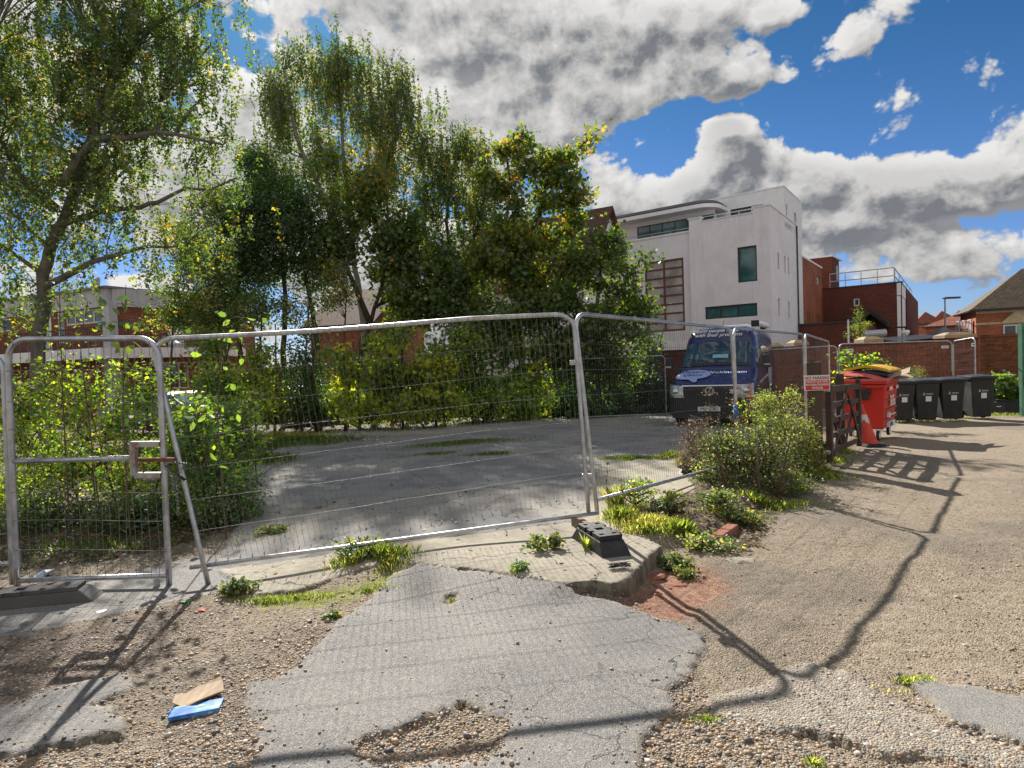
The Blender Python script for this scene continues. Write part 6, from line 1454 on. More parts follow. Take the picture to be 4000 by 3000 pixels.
# -- tall birch on the left
b0 = gb_(100, 12.0)
T1 = plant("birch_tree", "tall spreading silver birch at the left edge, its branches reaching over the gate", "tree", b0, [[tuple(b0)] + path([(95,900),(84,760),(92,620),(112,540),(150,440),(190,340),(222,235),(255,140),(292,30),(320,-120),(330,-260)], 12.0)],
  [lob(30,130,12,150,150), lob(170,40,12,130,120), lob(330,60,12,120,90), lob(425,120,12,55,90,60), lob(345,215,12,110,70), lob(210,190,12,100,100), lob(60,330,12,130,120), lob(185,350,12,100,80), lob(410,270,12,55,60), lob(460,345,12,45,70,60), lob(280,330,12,70,60),
   lob(60,500,12,100,100), lob(180,500,12,90,60), lob(270,440,12,60,45), lob(380,545,12,75,45,70), lob(90,600,12,80,34), lob(470,480,12,50,60,50), lob(-170,250,12,180,250), lob(200,-180,12,260,140), lob(440,20,12,60,50,50), lob(0,650,12,50,50)],
  640, 150, .066, G_birch, m_bark2, 'birch', clump_r=.34, droop=.75, strands=5, slen=.75, r0=.15, r1=.035, tone=(.1, .75), nlimb=26, shell=.45,
  limbs=[path([(92,622),(132,600),(200,568),(260,550),(320,534),(400,530)], 12), path([(118,492),(152,476),(188,466),(240,452),(304,446),(340,436),(400,406),(460,408),(512,384)], 12), path([(180,355),(205,250),(240,170),(288,110),(332,54),(380,24),(440,0)], 12), path([(132,400),(200,300),(280,296),(340,286),(420,298),(480,312)], 11.6), path([(120,450),(60,400),(0,300),(-60,200)], 12.2)])
# -- weeping birches far behind the hedge
b0 = gb_(790, 28.0)
plant("birch_tree", "tallest weeping birch in the middle, long hanging strands and a white trunk", "tree", b0, [[tuple(b0)] + path([(787,700),(775,620),(764,559),(752,450),(742,330),(735,200),(730,110)], 28.0), path([(764,559),(700,430),(640,300),(615,150)], 27.6), path([(760,520),(830,380),(870,250),(880,170)], 28)],
  [lob(592,175,28,30,60), lob(612,230,28,28,80), lob(672,110,28,38,50), lob(725,120,28,30,80), lob(705,170,28,40,70), lob(775,150,28,34,75), lob(822,150,28,38,60), lob(865,170,28,34,70), lob(800,250,28,60,70), lob(880,270,28,36,80), lob(915,340,28,40,70), lob(690,300,28,60,60), lob(620,380,28,60,60), lob(740,380,28,70,60), lob(560,330,28,30,60), lob(830,350,28,60,60), lob(640,100,28,40,30), lob(930,215,28,20,30)],
  430, 120, .115, G_birch, m_birchbark, 'birch', clump_r=.42, droop=1.0, strands=6, slen=2.0, r0=.17, r1=.04, tone=(.05, .75), nlimb=18, hot=[(tuple(at_depth(800, 350, 28)), 1.6, .45), (tuple(at_depth(735, 190, 28)), 1.2, .3)])
b0 = gb_(1000, 27.0)
plant("birch_tree", "feathery lower birch between the weeping birch and the orange tinted sycamore", "tree", b0, [[tuple(b0)] + path([(1000,760),(985,600),(965,480),(975,380),(1000,290)], 27.0), path([(985,600),(1040,470),(1055,330)], 27)],
  [lob(995,300,27,45,45), lob(960,360,27,45,60), lob(1035,340,27,35,70), lob(1010,430,27,60,60), lob(920,430,27,55,60), lob(1050,470,27,50,80), lob(960,520,27,70,60), lob(905,520,27,50,60), lob(1020,580,27,60,60), lob(920,300,27,30,30)],
  240, 105, .11, G_birch, m_bark, 'birch', clump_r=.42, droop=.9, strands=5, slen=1.3, r0=.13, r1=.03, tone=(.2, .8), nlimb=14)
# -- dark mass left of centre
b0 = gb_(610, 24.0)
plant("broadleaf_tree", "dense dark green tree left of the white birch trunk", "tree", b0, [[tuple(b0)] + path([(612,760),(618,640),(610,520),(590,420),(585,360)], 24.0), [tuple(b0 + Vector((1.2, .2, 0)))] + path([(690,760),(668,640),(650,540),(655,450)], 24.3), [tuple(b0 + Vector((-1.6, .3, 0)))] + path([(520,760),(508,650),(530,540)], 24)],
  [lob(590,430,24,80,80), lob(660,500,24,90,80), lob(560,520,24,80,80), lob(690,580,24,60,45), lob(500,470,24,50,70), lob(520,590,24,70,60), lob(600,575,24,70,35), lob(470,650,24,50,60), lob(540,350,24,35,50), lob(720,480,24,50,60), lob(430,540,24,45,60)],
  330, 140, .105, G_dark, m_bark, 'birch', clump_r=.52, droop=.5, r0=.13, r1=.03, tone=(.05, .7), nlimb=26)
b0 = gb_(760, 23.5)
plant("maple_tree", "maple with yellow turning leaves around the white birch trunk", "tree", b0, [[tuple(b0)] + path([(770,800),(800,700),(830,600),(838,480),(830,400)], 23.5), path([(800,700),(740,560),(720,470)], 23.4)],
  [lob(745,440,23.5,50,45), lob(800,400,23.5,50,50), lob(730,530,23.5,40,40), lob(860,500,23.5,70,60), lob(850,570,23.5,60,50), lob(900,640,23.5,80,60), lob(960,590,23.5,70,60), lob(1010,660,23.5,70,40), lob(720,350,23.5,30,30)],
  200, 75, .15, G_maple, m_bark, 'maple', clump_r=.5, droop=.6, r0=.12, r1=.03, tone=(.0, .5), nlimb=18, hot=[(tuple(at_depth(815, 380, 23.5)), .7, .5), (tuple(at_depth(760, 420, 23.5)), .6, .35)])
b0 = gb_(1130, 23.0)
plant("sycamore_tree", "sycamore with rusty orange top leaves and one limb stretching right over the gabled roof", "tree", b0, [[tuple(b0)] + path([(1125,760),(1120,620),(1118,500),(1100,380),(1090,310)], 23.0), path([(1122,640),(1150,500),(1180,400),(1230,340),(1272,300)], 23), path([(1122,600),(1170,480),(1150,340)], 23.2), path([(1125,680),(1200,560),(1250,480)], 22.8)],
  [lob(1080,310,23,32,35), lob(1120,290,23,24,22), lob(1155,300,23,22,25), lob(1135,350,23,45,45), lob(1090,400,23,50,55), lob(1225,345,23,34,26), lob(1262,330,23,28,24), lob(1274,300,23,13,20), lob(1190,370,23,36,36), lob(1180,430,23,45,35), lob(1240,420,23,25,40), lob(1110,500,23,60,60), lob(1180,520,23,60,40), lob(1245,480,23,30,25), lob(1060,560,23,60,60), lob(1150,610,23,80,60)],
  200, 60, .16, G_maple, m_bark, 'maple', clump_r=.42, droop=.35, r0=.12, r1=.025, tone=(.15, .72), nlimb=22, shell=.5)
b0 = gb_(1290, 21.5)
plant("sycamore_tree", "bushy green sycamore in front of the white gabled house, touching the office block's timber window", "tree", b0, [[tuple(b0)] + path([(1292,760),(1290,660),(1300,570),(1320,510)], 21.5), path([(1292,720),(1230,620),(1190,560)], 21.5), path([(1290,700),(1350,610),(1385,560)], 21.5)],
  [lob(1320,510,21.5,36,30), lob(1290,570,21.5,60,45), lob(1365,560,21.5,40,28), lob(1400,568,21.5,20,12), lob(1345,620,21.5,45,50), lob(1230,560,21.5,50,35), lob(1220,640,21.5,80,60), lob(1150,680,21.5,80,50), lob(1300,690,21.5,80,50), lob(1370,680,21.5,26,60), lob(1385,740,21.5,22,40), lob(1230,740,21.5,110,50), lob(1060,720,21.5,80,50), lob(1310,790,21.5,70,50)],
  270, 75, .13, G_maple, m_bark, 'maple', clump_r=.42, droop=.4, r0=.11, r1=.025, tone=(.0, .5), nlimb=24, hot=[(tuple(at_depth(1180, 560, 21.5)), .9, .3)])
b0 = gb_(560, 22.5)
plant("young_birch", "sparse young birch screen low down between the left birch and the white trunk", "tree", b0, [[tuple(b0 + Vector((dx, 0, 0)))] + path([(x_, 780), (x_ + 8, 640)], 22.5) for dx, x_ in ((-3.2, 370), (-1.4, 470), (.2, 560), (1.8, 660), (3, 740))],
  [lob(390,640,22.5,46,46), lob(440,600,22.5,60,60), lob(470,680,22.5,70,40), lob(560,660,22.5,60,40), lob(650,660,22.5,55,40), lob(730,650,22.5,40,45), lob(380,690,22.5,70,35), lob(400,520,22.5,45,60), lob(440,430,22.5,45,60), lob(720,600,22.5,40,40)], 270, 62, .095, G_birch, m_bark, 'birch', clump_r=.42, droop=.6, r0=.06, r1=.02, tone=(.1, .9), nlimb=24)
# -- hedge of saplings at the back of the car park
HED = [(470, 20.5, 60, 60, "at its left end"), (560, 20.0, 60, 80, "behind the timber edging's left end"), (650, 20.6, 70, 90, "left of the white birch trunk"), (745, 20.2, 60, 80, "right below the white birch trunk"), (840, 20.4, 70, 95, "brightest yellow green of all"), (930, 20.4, 70, 95, "right of the brightest one"), (1020, 20.8, 70, 95, "below the feathery birch"), (1120, 21.2, 70, 95, "below the orange sycamore"), (1220, 21.6, 70, 85, "dark, below the bushy sycamore"), (1310, 21.8, 60, 75, "dark, at the brown wall"), (1400, 22.4, 35, 60, "small and dark beside the van")]
for k, (px_, Y, rx, rz_, w_) in enumerate(HED):
    b0 = gb_(px_, Y); dk = k >= 8 or k == 2
    plant("hedge_shrub", "leafy sapling in the hedge behind the car park, " + w_, "shrub", b0, [[tuple(b0 + Vector((rnd.uniform(-.4, .4), 0, 0)))] + path([(px_ + rnd.uniform(-20, 20), 830), (px_ + rnd.uniform(-35, 35), 740)], Y), [tuple(b0 + Vector((.35, .1, 0)))] + path([(px_ + 30 + rnd.uniform(-20, 20), 800), (px_ + 35, 700)], Y)],
      [lob(px_, 815, Y, rx * .8, rz_ * .55), lob(px_ - 15 + (k % 3) * 14, 745 + (k % 2) * 26, Y, rx * .6, rz_ * .5), lob(px_ + 20, 868, Y, rx * 1.0, 40)],
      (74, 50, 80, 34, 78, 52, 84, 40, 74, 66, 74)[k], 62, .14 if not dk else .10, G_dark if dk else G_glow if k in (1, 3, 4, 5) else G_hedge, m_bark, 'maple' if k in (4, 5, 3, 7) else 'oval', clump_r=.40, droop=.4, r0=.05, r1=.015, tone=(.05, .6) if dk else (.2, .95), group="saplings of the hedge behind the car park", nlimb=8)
for k, (px_, Y, w_) in enumerate(((520, 20.8, "under the hedge's left end"), (680, 21.2, "under the hedge left of the white trunk"), (860, 21.4, "under the brightest sapling"), (1040, 21.8, "under the feathery birch"), (1220, 22.4, "under the bushy sycamore"), (1380, 23.2, "at the brown wall beside the van"))):
    b0 = gb_(px_, Y); plant("undergrowth", "low dark undergrowth " + w_, "undergrowth", b0, [[tuple(b0)] + path([(px_, 860)], Y)], [lob(px_, 872, Y, 105, 30, 60), lob(px_ - 40, 880, Y, 60, 26, 60), lob(px_ + 50, 884, Y, 60, 24, 60)], 90, 50, .10, G_dark, m_twig, 'oval', clump_r=.32, droop=.2, r0=.03, r1=.01, tone=(.0, .8), nlimb=8, cutz=-.35)
# -- thicket behind the gate and the leaning panel
THK = [(60, 8.4, [(40, 880, 70, 90), (90, 980, 80, 80), (30, 1060, 60, 60)], "yellow green bush behind the gate's hinge post", G_hedge, .058, (.3, 1.0)),
       (190, 8.0, [(170, 850, 90, 80), (220, 930, 80, 70), (150, 1010, 80, 70)], "bright yellow green bush filling the gate's upper half", G_hedge, .055, (.4, 1.05)),
       (320, 8.3, [(310, 860, 80, 80), (350, 960, 80, 80), (280, 1040, 80, 60)], "backlit green bush behind the gate's lock box", G_hedge, .052, (.25, .9)),
       (420, 7.6, [(420, 930, 60, 80), (440, 1020, 70, 70), (400, 1100, 80, 40)], "leafy green bush behind the leaning post of the big panel", G_hedge, .06, (.05, .7)),
       (480, 9.2, [(490, 900, 50, 50), (520, 960, 45, 50), (470, 1010, 70, 50)], "sprawling shrub at the left edge of the car park tarmac", G_hedge, .06, (.2, .8)),
       (500, 7.4, [(500, 1075, 50, 50), (470, 1110, 60, 30)], "low bushy weed spilling over the tarmac's left edge", G_bright, .045, (.1, .7)),
       (130, 7.4, [(120, 1110, 90, 60), (60, 1150, 60, 50), (230, 1120, 80, 50)], "dark undergrowth behind the gate's lower half", G_dark, .05, (.1, .8)),
       (330, 7.2, [(300, 1120, 70, 50), (370, 1130, 50, 40)], "ferny dark weeds at the foot of the gate's latch post", G_dark, .05, (.2, .9)),
       (-90, 8.4, [(-90, 900, 100, 150)], "bush behind the cut off left fence panel", G_hedge, .06, (.2, .8))]
for k, (px_, Y, lbs, w_, lm_, ls_, tn) in enumerate(THK):
    b0 = gb_(px_, Y)
    plant("shrub", w_, "shrub", b0, [[tuple(b0 + Vector((rnd.uniform(-.3, .3), rnd.uniform(-.2, .2), 0)))] + path([(l[0] + rnd.uniform(-25, 25), l[1] + 30)], Y) for l in lbs] , [lob(x_, y_, Y, rx, rz_, max(rx, 70)) for (x_, y_, rx, rz_) in lbs],
      88, 44 if k < 6 else 40, ls_, lm_, m_twig, 'oval', clump_r=.20, droop=.35, r0=.016, r1=.006, tone=tn, group="shrubs of the left thicket", nlimb=10, cutz=-.05)
def sapling(label, px_, Y, pts, nleaf, size, lm_, tone, spread=.22, shape='oval', r0=.009, name="sapling", cat="sapling", m_=None, droop=.5):
    b0 = gb_(px_, Y); o = thing(name, label, cat, tuple(b0)); a = MB(); P_ = [b0] + [at_depth(x, y, Y) for x, y in pts]; sm = []
    for i in range(len(P_) - 1):
        for t in (0, .33, .66): sm.append(P_[i].lerp(P_[i+1], t))
    sm.append(P_[-1]); a.tube(sm, [r0 * (1 - .75 * i / len(sm)) for i in range(len(sm))], 5); C = []
    for k in range(nleaf):
        t = rnd.uniform(.3, 1); j = int(t * (len(sm) - 1)); p = sm[j]; e = p + Vector((rnd.gauss(0, 1), rnd.gauss(0, 1), rnd.gauss(0, .4))) * spread * rnd.uniform(.2, 1); C.append(e[:])
        if k % 3 == 0: a.tube([p, p.lerp(e, .5) + Vector((0, 0, .03)), e], [.004, .003, .002], 3, cap=False)
    a.build("stem", m_ or m_twig, o, world=True, uv=False)
    leaf_mesh("foliage", np.array(C), size, rng.uniform(tone[0], tone[1], len(C)), lm_, o, shape, droop, origin=b0[:]); return o
sapling("tall thin sapling with big pale leaves rising above the big panel's left end", 470, 6.6, [(470, 900), (478, 760), (492, 660)], 46, .10, G_bright, (.3, 1.1), .26)
sapling("slender stem with large drooping leaves above the middle of the steel gate", 262, 6.4, [(265, 900), (268, 740), (272, 615)], 40, .11, G_dark, (.4, 1.1), .22, droop=.8)
sapling("bare twiggy sapling in front of the left birch trunk", 130, 7.0, [(135, 850), (130, 700), (128, 590)], 60, .055, G_hedge, (.5, 1.1), .30)
sapling("thin leaning shoot with yellow leaves above the gate's left half", 200, 7.2, [(185, 850), (172, 740), (190, 650)], 60, .055, G_hedge, (.6, 1.1), .30)
sapling("young shoot with a few broad leaves by the parked cars", 545, 10.0, [(540, 900), (535, 830)], 36, .12, G_bright, (.2, 1.0), .32)
# -- bramble and weeds by the gate post
b0 = Vector((*GP(1640, 1075), 0)); b0.z = hz(b0.x, b0.y)
plant("bramble_bush", "dense dark bramble bush beside the gravel lane, left of the sign post", "shrub", b0, [[tuple(b0 + Vector((dx, dy, 0))), tuple(b0 + Vector((dx * 1.6, dy, .7)))] for dx, dy in ((-.3, .1), (0, 0), (.3, .2), (.1, .4))],
  [lob(1590,1000,8.1,85,60,100), lob(1660,1015,8.0,75,55,90), lob(1570,955,8.2,50,36,60), lob(1650,960,8.3,50,30,60), lob(1620,1055,7.7,100,30,60), lob(1715,1050,8.3,40,30,50)], 210, 44, .036, G_bramble, m_twig, 'oval', clump_r=.17, droop=.3, r0=.014, r1=.006, tone=(.1, .9), nlimb=16, tonevar=.22)
b0 = Vector((*GP(1540, 1010), 0)); b0.z = hz(b0.x, b0.y)
plant("dry_weeds", "tangle of dry brown weeds between the fence rail and the bramble", "weeds", b0, [[tuple(b0 + Vector((dx, dy, 0))), tuple(b0 + Vector((dx * 1.5, dy, .7)))] for dx, dy in ((-.3, .1), (0, 0), (.3, .2))],
  [lob(1520,960,8.8,50,60,60), lob(1500,990,8.8,45,30,60)], 110, 38, .030, G_dry, m_twig, 'thin', clump_r=.14, droop=.1, r0=.008, r1=.003, tone=(.2, 1.0), nlimb=10)
for k, (x0, y0, x1, y1, w_) in enumerate(((1545, 1000, 1528, 818, "tall dark seed stalk in front of the van's number plate"), (1570, 990, 1590, 812, "dark seed stalk beside the blue taped fence post"), (1500, 1000, 1478, 900, "short dry stalk at the van's left front wheel"), (1612, 960, 1618, 845, "knotty brown stalk right of the blue taped fence post"))):
    sapling(w_, x0, 8.6, [(x0 + (x1 - x0) * .5, (y0 + y1) / 2), (x1, y1)], 110, .03, G_dry, (.1, .9), .10, 'oval', .005, "seed_stalk", "weed")
for k, (x0, y0, x1, y1, w_) in enumerate(((1600, 980, 1604, 850, "leafy shoot with yellow green leaves before the van's right headlight"), (1622, 990, 1635, 880, "yellowing leafy shoot right of the bramble's top"))):
    sapling(w_, x0, 8.4, [(x0 + (x1 - x0) * .5, (y0 + y1) / 2), (x1, y1)], 90, .042, G_hedge, (.4, 1.1), .13, 'oval', .006, "leafy_shoot", "weed")
for k, (px_, lbs, w_) in enumerate(((1700, [(1705, 880, 32, 45), (1690, 950, 45, 50), (1725, 930, 30, 50)], "feathery yellow green plant left of the sign post"), (1655, [(1650, 880, 26, 34), (1660, 930, 30, 40)], "smaller feathery plant with rusty tips beside the van's rear"), (1735, [(1738, 960, 26, 50), (1725, 1000, 30, 30)], "feathery yellowing plant at the foot of the sign post"))):
    Y = 9.4 + .3 * (k % 2); b0 = gb_(px_, Y)
    plant("feathery_plant", w_, "plant", b0, [[tuple(b0 + Vector((dx, 0, 0)))] + path([(px_ + dx * 60, 900)], Y) for dx in (-.1, .05, .15)], [lob(x_, y_, Y, rx, rz_, 40) for (x_, y_, rx, rz_) in lbs], 56, 62, .042, G_feather, m_twig, 'thin', clump_r=.12, droop=-.4, r0=.007, r1=.003, tone=(.1, .9), group="feathery plants by the sign post", nlimb=8)
# -- plants near the bins and the wall
def simple(name, label, cat, px_, Y, lbs, n, nl, size, lm_, tone, shape='oval', cr=.2, **k):
    b0 = gb_(px_, Y); return plant(name, label, cat, b0, [[tuple(b0)] + path([(lbs[0][0], lbs[0][1] + 10)], Y)], [lob(x_, y_, Y, rx, rz_, 40) for (x_, y_, rx, rz_) in lbs], n, nl, size, lm_, m_twig, shape, clump_r=cr, r0=.02, r1=.006, tone=tone, nlimb=6, **k)
simple("climber", "yellowing climber sprawling behind the red bin onto the fence", "climber", 1850, 15.6, [(1832, 805, 12, 26), (1866, 782, 18, 8), (1893, 780, 14, 4), (1832, 768, 6, 18), (1832, 825, 12, 14)], 30, 24, .085, G_hedge, (.1, .9), droop=.3)
simple("shrub", "small upright grey green shrub behind the first and second wheelie bins", "shrub", 1975, 18.6, [(1977, 808, 8, 14), (1977, 820, 10, 12)], 26, 60, .045, G_bramble, (.5, .9), 'thin', .12, droop=-.2)
simple("leafy_plant", "broad leaved bright green plant against the wall at the right edge", "plant", 2190, 18.6, [(2180, 850, 36, 22), (2210, 845, 40, 28), (2160, 830, 18, 20), (2250, 850, 40, 30), (2150, 815, 8, 8)], 90, 34, .15, G_bright, (.3, 1.0), 'oval', .25, droop=.3, flatz=.5)
b0 = gb_(1858, 26.0)
plant("larch_tree", "small yellow green larch growing behind the garden wall", "tree", b0, [[tuple(b0)] + path([(1858, 735), (1855, 700), (1854, 668)], 26.0)], [lob(1856, 675, 26, 3, 10, 6), lob(1852, 688, 26, 10, 2, 6), lob(1864, 702, 26, 16, 3, 6), lob(1842, 706, 26, 16, 3, 6), lob(1860, 712, 26, 6, 12, 6), lob(1862, 732, 26, 10, 8, 6), lob(1836, 722, 26, 12, 2, 5)], 80, 34, .055, G_hedge, m_bark, 'thin', clump_r=.16, droop=.0, r0=.05, r1=.01, tone=(.3, 1.0), nlimb=10)
# -- low leafy weeds in the cracks
WEED = [(1372, 1092, .22, .30, G_hedge, "yellow leafed weed clump just right of the panels' joint"), (1440, 1108, .20, .24, G_weed, "red tinged leafy weed clump in the grass right of the rubber fence foot"), (1535, 1185, .26, .10, G_bramble, "low glossy weeds above the red brick rubble"), (1455, 1225, .14, .09, G_weed, "small weed rooted in the broken slab edge"), (1475, 1240, .10, .06, G_weed, "tiny weed beside the red brick lumps"), (1555, 1100, .20, .20, G_bramble, "dark green weed at the left foot of the bramble"), (1600, 1130, .22, .14, G_weed, "fresh green weed on the brick kerb by the lane"), (515, 1283, .12, .10, G_weed, "tufty weed in the gravel by the big panel's left foot"), (1162, 1195, .07, .14, G_bramble, "blue green weed in the slab's crack, left one"), (1200, 1190, .09, .12, G_weed, "bushy little weed in the slab's crack, right one"), (780, 1205, .26, .13, G_weed, "spreading weeds at the left of the grass clump on the slab"), (585, 1155, .2, .05, G_weed, "low weed patch on the tarmac behind the big panel"), (1120, 1235, .08, .04, G_dark, "dark withered weed at the asphalt's upper edge"), (640, 935, .3, .35, G_weed, "dark green weed clump by the timber edging"), (720, 1335, .05, .03, G_weed, "tiny plantain in the gravel below the moss")]
for k, (px_, py_, r_, h_, lm_, w_) in enumerate(WEED):
    x_, y_ = GP(px_, py_); z_ = hz(x_, y_); b0 = Vector((x_, y_, z_))
    plant("weed_clump", w_, "weed", b0, [[(x_, y_, z_ - .01), (x_ + .01, y_, z_ + h_ * .8)]], [((x_, y_, z_ + h_ * .5), r_, r_ * .8, h_ * .55)], max(8, int(60 * r_ * 3)), 20, .038 if h_ > .08 else .03, lm_, m_twig, 'oval', clump_r=max(.03, r_ * .25), droop=.1, r0=.005, r1=.002, tone=(.2, 1.05), nlimb=4, cutz=z_ - .005, tonevar=.25, twig=False)
# -- grass
def blades(patches):
    Bx, By, Hh_, Tn = [], [], [], []
    for (px_, py_, rx, ry, n, h_, t0) in patches:
        x_, y_ = GP(px_, py_); rr_ = np.sqrt(rng.uniform(0, 1, n)) * np.clip(rng.normal(.8, .35, n), 0, 1.4); an = rng.uniform(0, 6.28, n)
        bx_ = x_ + rr_ * np.cos(an) * rx; by_ = y_ + rr_ * np.sin(an) * ry; k = fbm(bx_, by_, 4, 2, 60) > .36; bx_, by_ = bx_[k], by_[k]; rr_ = rr_[k]
        Bx.append(bx_); By.append(by_); Hh_.append(h_ * np.clip(1.15 - .5 * rr_, .3, 1.2) * rng.uniform(.4, 1.2, len(bx_))); Tn.append(t0 + rng.normal(0, .28, len(bx_)))
    x, y, h, tn = map(np.concatenate, (Bx, By, Hh_, Tn)); z = H(x, y); n = len(x); an = rng.uniform(0, 6.28, n); ln = rng.uniform(.15, .8, n) * h; wd = np.clip(h * .022, .0012, .004)
    dx, dy = np.cos(an), np.sin(an); sx, sy = -dy * wd, dx * wd
    V = np.stack([np.stack([x - sx, y - sy, z - .005], 1), np.stack([x + sx, y + sy, z - .005], 1), np.stack([x + dx * ln * .35 + sx * .8, y + dy * ln * .35 + sy * .8, z + h * .6], 1), np.stack([x + dx * ln, y + dy * ln, z + h], 1), np.stack([x + dx * ln * .35 - sx * .8, y + dy * ln * .35 - sy * .8, z + h * .6], 1)], 1)
    F = np.arange(n)[:, None] * 5 + np.arange(5)[None, :]
    return tag(np_mesh("grass", V.reshape(-1, 3), F, G_grass, face_attrs={'tone': np.clip(tn, 0, 1)}), kind='stuff')
blades([(815,1215,.34,.22,900,.12,.55), (790,1225,.3,.2,500,.09,.85), (1345,1125,.20,.18,520,.13,.6), (1400,1150,.30,.16,520,.09,.7), (1470,1145,.22,.14,520,.10,.5), (1400,1135,.35,.2,500,.10,.95), (1330,1095,.10,.15,220,.20,.8), (1370,992,.75,.20,2200,.06,.35), (1450,990,.3,.2,800,.10,.6),
  (1525,1000,.35,.35,1400,.22,.85), (1490,1005,.2,.2,500,.18,.95), (1000,960,1.6,.7,4200,.07,.45), (1060,985,.7,.25,1100,.06,.35), (930,985,.8,.3,1300,.05,.4), (1090,900,1.5,.5,2000,.07,.6), (900,905,1.8,.4,1800,.06,.7), (620,960,2.2,1.4,6000,.16,.35), (560,1000,.8,.9,1800,.16,.4), (600,950,1.6,1.2,2500,.20,.8), (820,915,2.2,.5,1500,.12,.85),
  (1770,1035,.45,.25,1900,.08,.6), (1735,1060,.3,.2,900,.07,.45), (1640,1090,.7,.25,1500,.08,.55), (1590,1120,.35,.2,500,.07,.6), (650,915,1.6,.4,1600,.2,.3), (1740,1010,.3,.4,1200,.15,.6), (1790,990,.3,.5,1200,.09,.55), (1810,970,.3,.6,1000,.08,.6),
  (640,1290,.55,.07,500,.035,.55), (580,1300,.25,.05,250,.04,.55), (800,1275,.25,.05,260,.035,.5), (975,1298,.03,.03,60,.025,.6), (1960,1475,.16,.05,240,.035,.5), (1925,1490,.10,.04,120,.03,.8), (1760,1650,.06,.03,90,.04,.6), (1525,1560,.10,.04,120,.025,.5), (510,1285,.10,.08,220,.08,.5),
  (240,1185,1.6,.5,900,.08,.4), (1960,912,2.2,.35,1500,.06,.6), (2150,898,1.2,.3,900,.08,.5), (1880,950,.8,.3,500,.04,.6), (1420,880,1.6,.8,1500,.10,.35), (1265,1190,.02,.10,60,.10,.6)])
ORD = ["leftmost", "second from the left", "third from the left", "fourth from the left", "fifth from the left", "fifth from the right", "fourth from the right", "third from the right", "second from the right", "rightmost"]
for k in range(10):
    x0 = 1545 + k * 19; yt = 905 + rnd.uniform(-35, 45)
    o = sapling("thin leafy bramble shoot, %s of the ten above the bramble" % ORD[k], x0, 8.0 + rnd.uniform(-.3, .4), [(x0 + rnd.uniform(-6, 6), (yt + 1000) / 2), (x0 + rnd.uniform(-12, 12), yt)], 75, .032, G_bramble, (.2, 1.1), .085, 'oval', .005, "bramble_shoot", "weed")
    o['group'] = "leafy shoots above the bramble"
for k in range(10):
    x0 = 1505 + k * 24; Yk = rnd.uniform(7.8, 8.8); y1 = rnd.uniform(850, 930) + max(0, 1560 - x0) * .5; x1 = x0 + rnd.uniform(-10, 10)
    b0 = gb_(x0, Yk); tp_ = at_depth(x1, y1, Yk); o = thing("dry_stem", "bare straw coloured dry stem, %s of the ten round the bramble" % ORD[k], "weed", tuple(b0), group="bare dry stems round the bramble")
    a = MB(); a.tube([b0, b0.lerp(tp_, .5) + Vector((rnd.uniform(-.04, .04), 0, 0)), tp_], [.004, .003, .0015], 5); q_ = b0.lerp(tp_, .7); a.tube([q_, q_ + Vector((rnd.uniform(-.08, .08), 0, .12))], [.0022, .001], 4); a.build("stem", m_straw, o, world=True, uv=False)
    Ck = np.array([tuple(b0.lerp(tp_, t) + Vector((rnd.gauss(0, .018), rnd.gauss(0, .018), 0))) for t in np.linspace(.55, 1, 40)]); leaf_mesh("foliage", Ck, .022, rng.uniform(.4, 1, 40), G_dry, o, 'oval', -.6, origin=tuple(b0))  # this foliage part is the dry stem's seed head
# fallen leaves on the soil and tarmac
x, y = scatter(26000, -.9, .6, 4.5, 26, lambda m, x, y: (m['li'] > 0) | ((m['k'] > 0) & (rng.uniform(0, 1, len(x)) < .05)) | ((m['c'] > 0) & (rng.uniform(0, 1, len(x)) < .01)))
C_ = np.stack([x, y, H(x, y) + .012], 1)
d_ = rng.normal(0, 1, (len(x), 3)); d_[:, 2] *= .15
tag(leaf_mesh("fallen_leaves", C_, .045, rng.uniform(.0, 1.0, len(x)), G_dry, shape='oval', droop=0, dirs=d_ * 2, flat=.85), kind='stuff')
# ------------------------------------------------------------------ litter, rubble, timbers
def place(px_, py_): x_, y_ = GP(px_, py_); return Vector((x_, y_, hz(x_, y_)))
p = place(425, 1520); cb = thing("cardboard_piece", "torn piece of plain brown cardboard lying on the blue box in the gravel", "cardboard", tuple(p + Vector((-.01, .05, .02))), R_(12))
a = MB(); out_ = [(-.115, -.05), (-.07, -.075), (-.055, -.11), (.02, -.10), (.125, -.03), (.10, .06), (.085, .09), (-.03, .085), (-.075, .045), (-.12, .02)]
a.raw([(x_, y_, .012 + .05 * y_ + .02 * math.sin(x_ * 22)) for x_, y_ in out_] + [(x_, y_, .017 + .05 * y_ + .02 * math.sin(x_ * 22)) for x_, y_ in out_], [tuple(range(10))[::-1], tuple(range(10, 20))] + [(i, (i + 1) % 10, 10 + (i + 1) % 10, 10 + i) for i in range(10)])
a.build("sheet", m_card, cb)
def bluebox():
    M = bpy.data.materials.new("blue_print"); M.use_nodes = True; n = NT(M.node_tree); b = n.n['Principled BSDF']; tc = n.add('ShaderNodeTexCoord'); v = tc.outputs['Object']
    f, _ = n.noise(v, 18, 3, .6); f2, _ = n.noise(n.vm('MULTIPLY', v, (9, 30, 9)), 1.6, 2, .5)
    c = n.mix(n.ss(f, .35, .65), (.02, .12, .42), (.04, .25, .62)); c = n.mix(n.ss(f2, .60, .66), c, (.45, .60, .20)); n.put(b.inputs['Base Color'], c); b.inputs['Roughness'].default_value = .35; return M
bp = place(421, 1540); bo = thing("flattened_box", "crushed shiny blue printed box under the torn cardboard", "box", tuple(bp), R_(14))
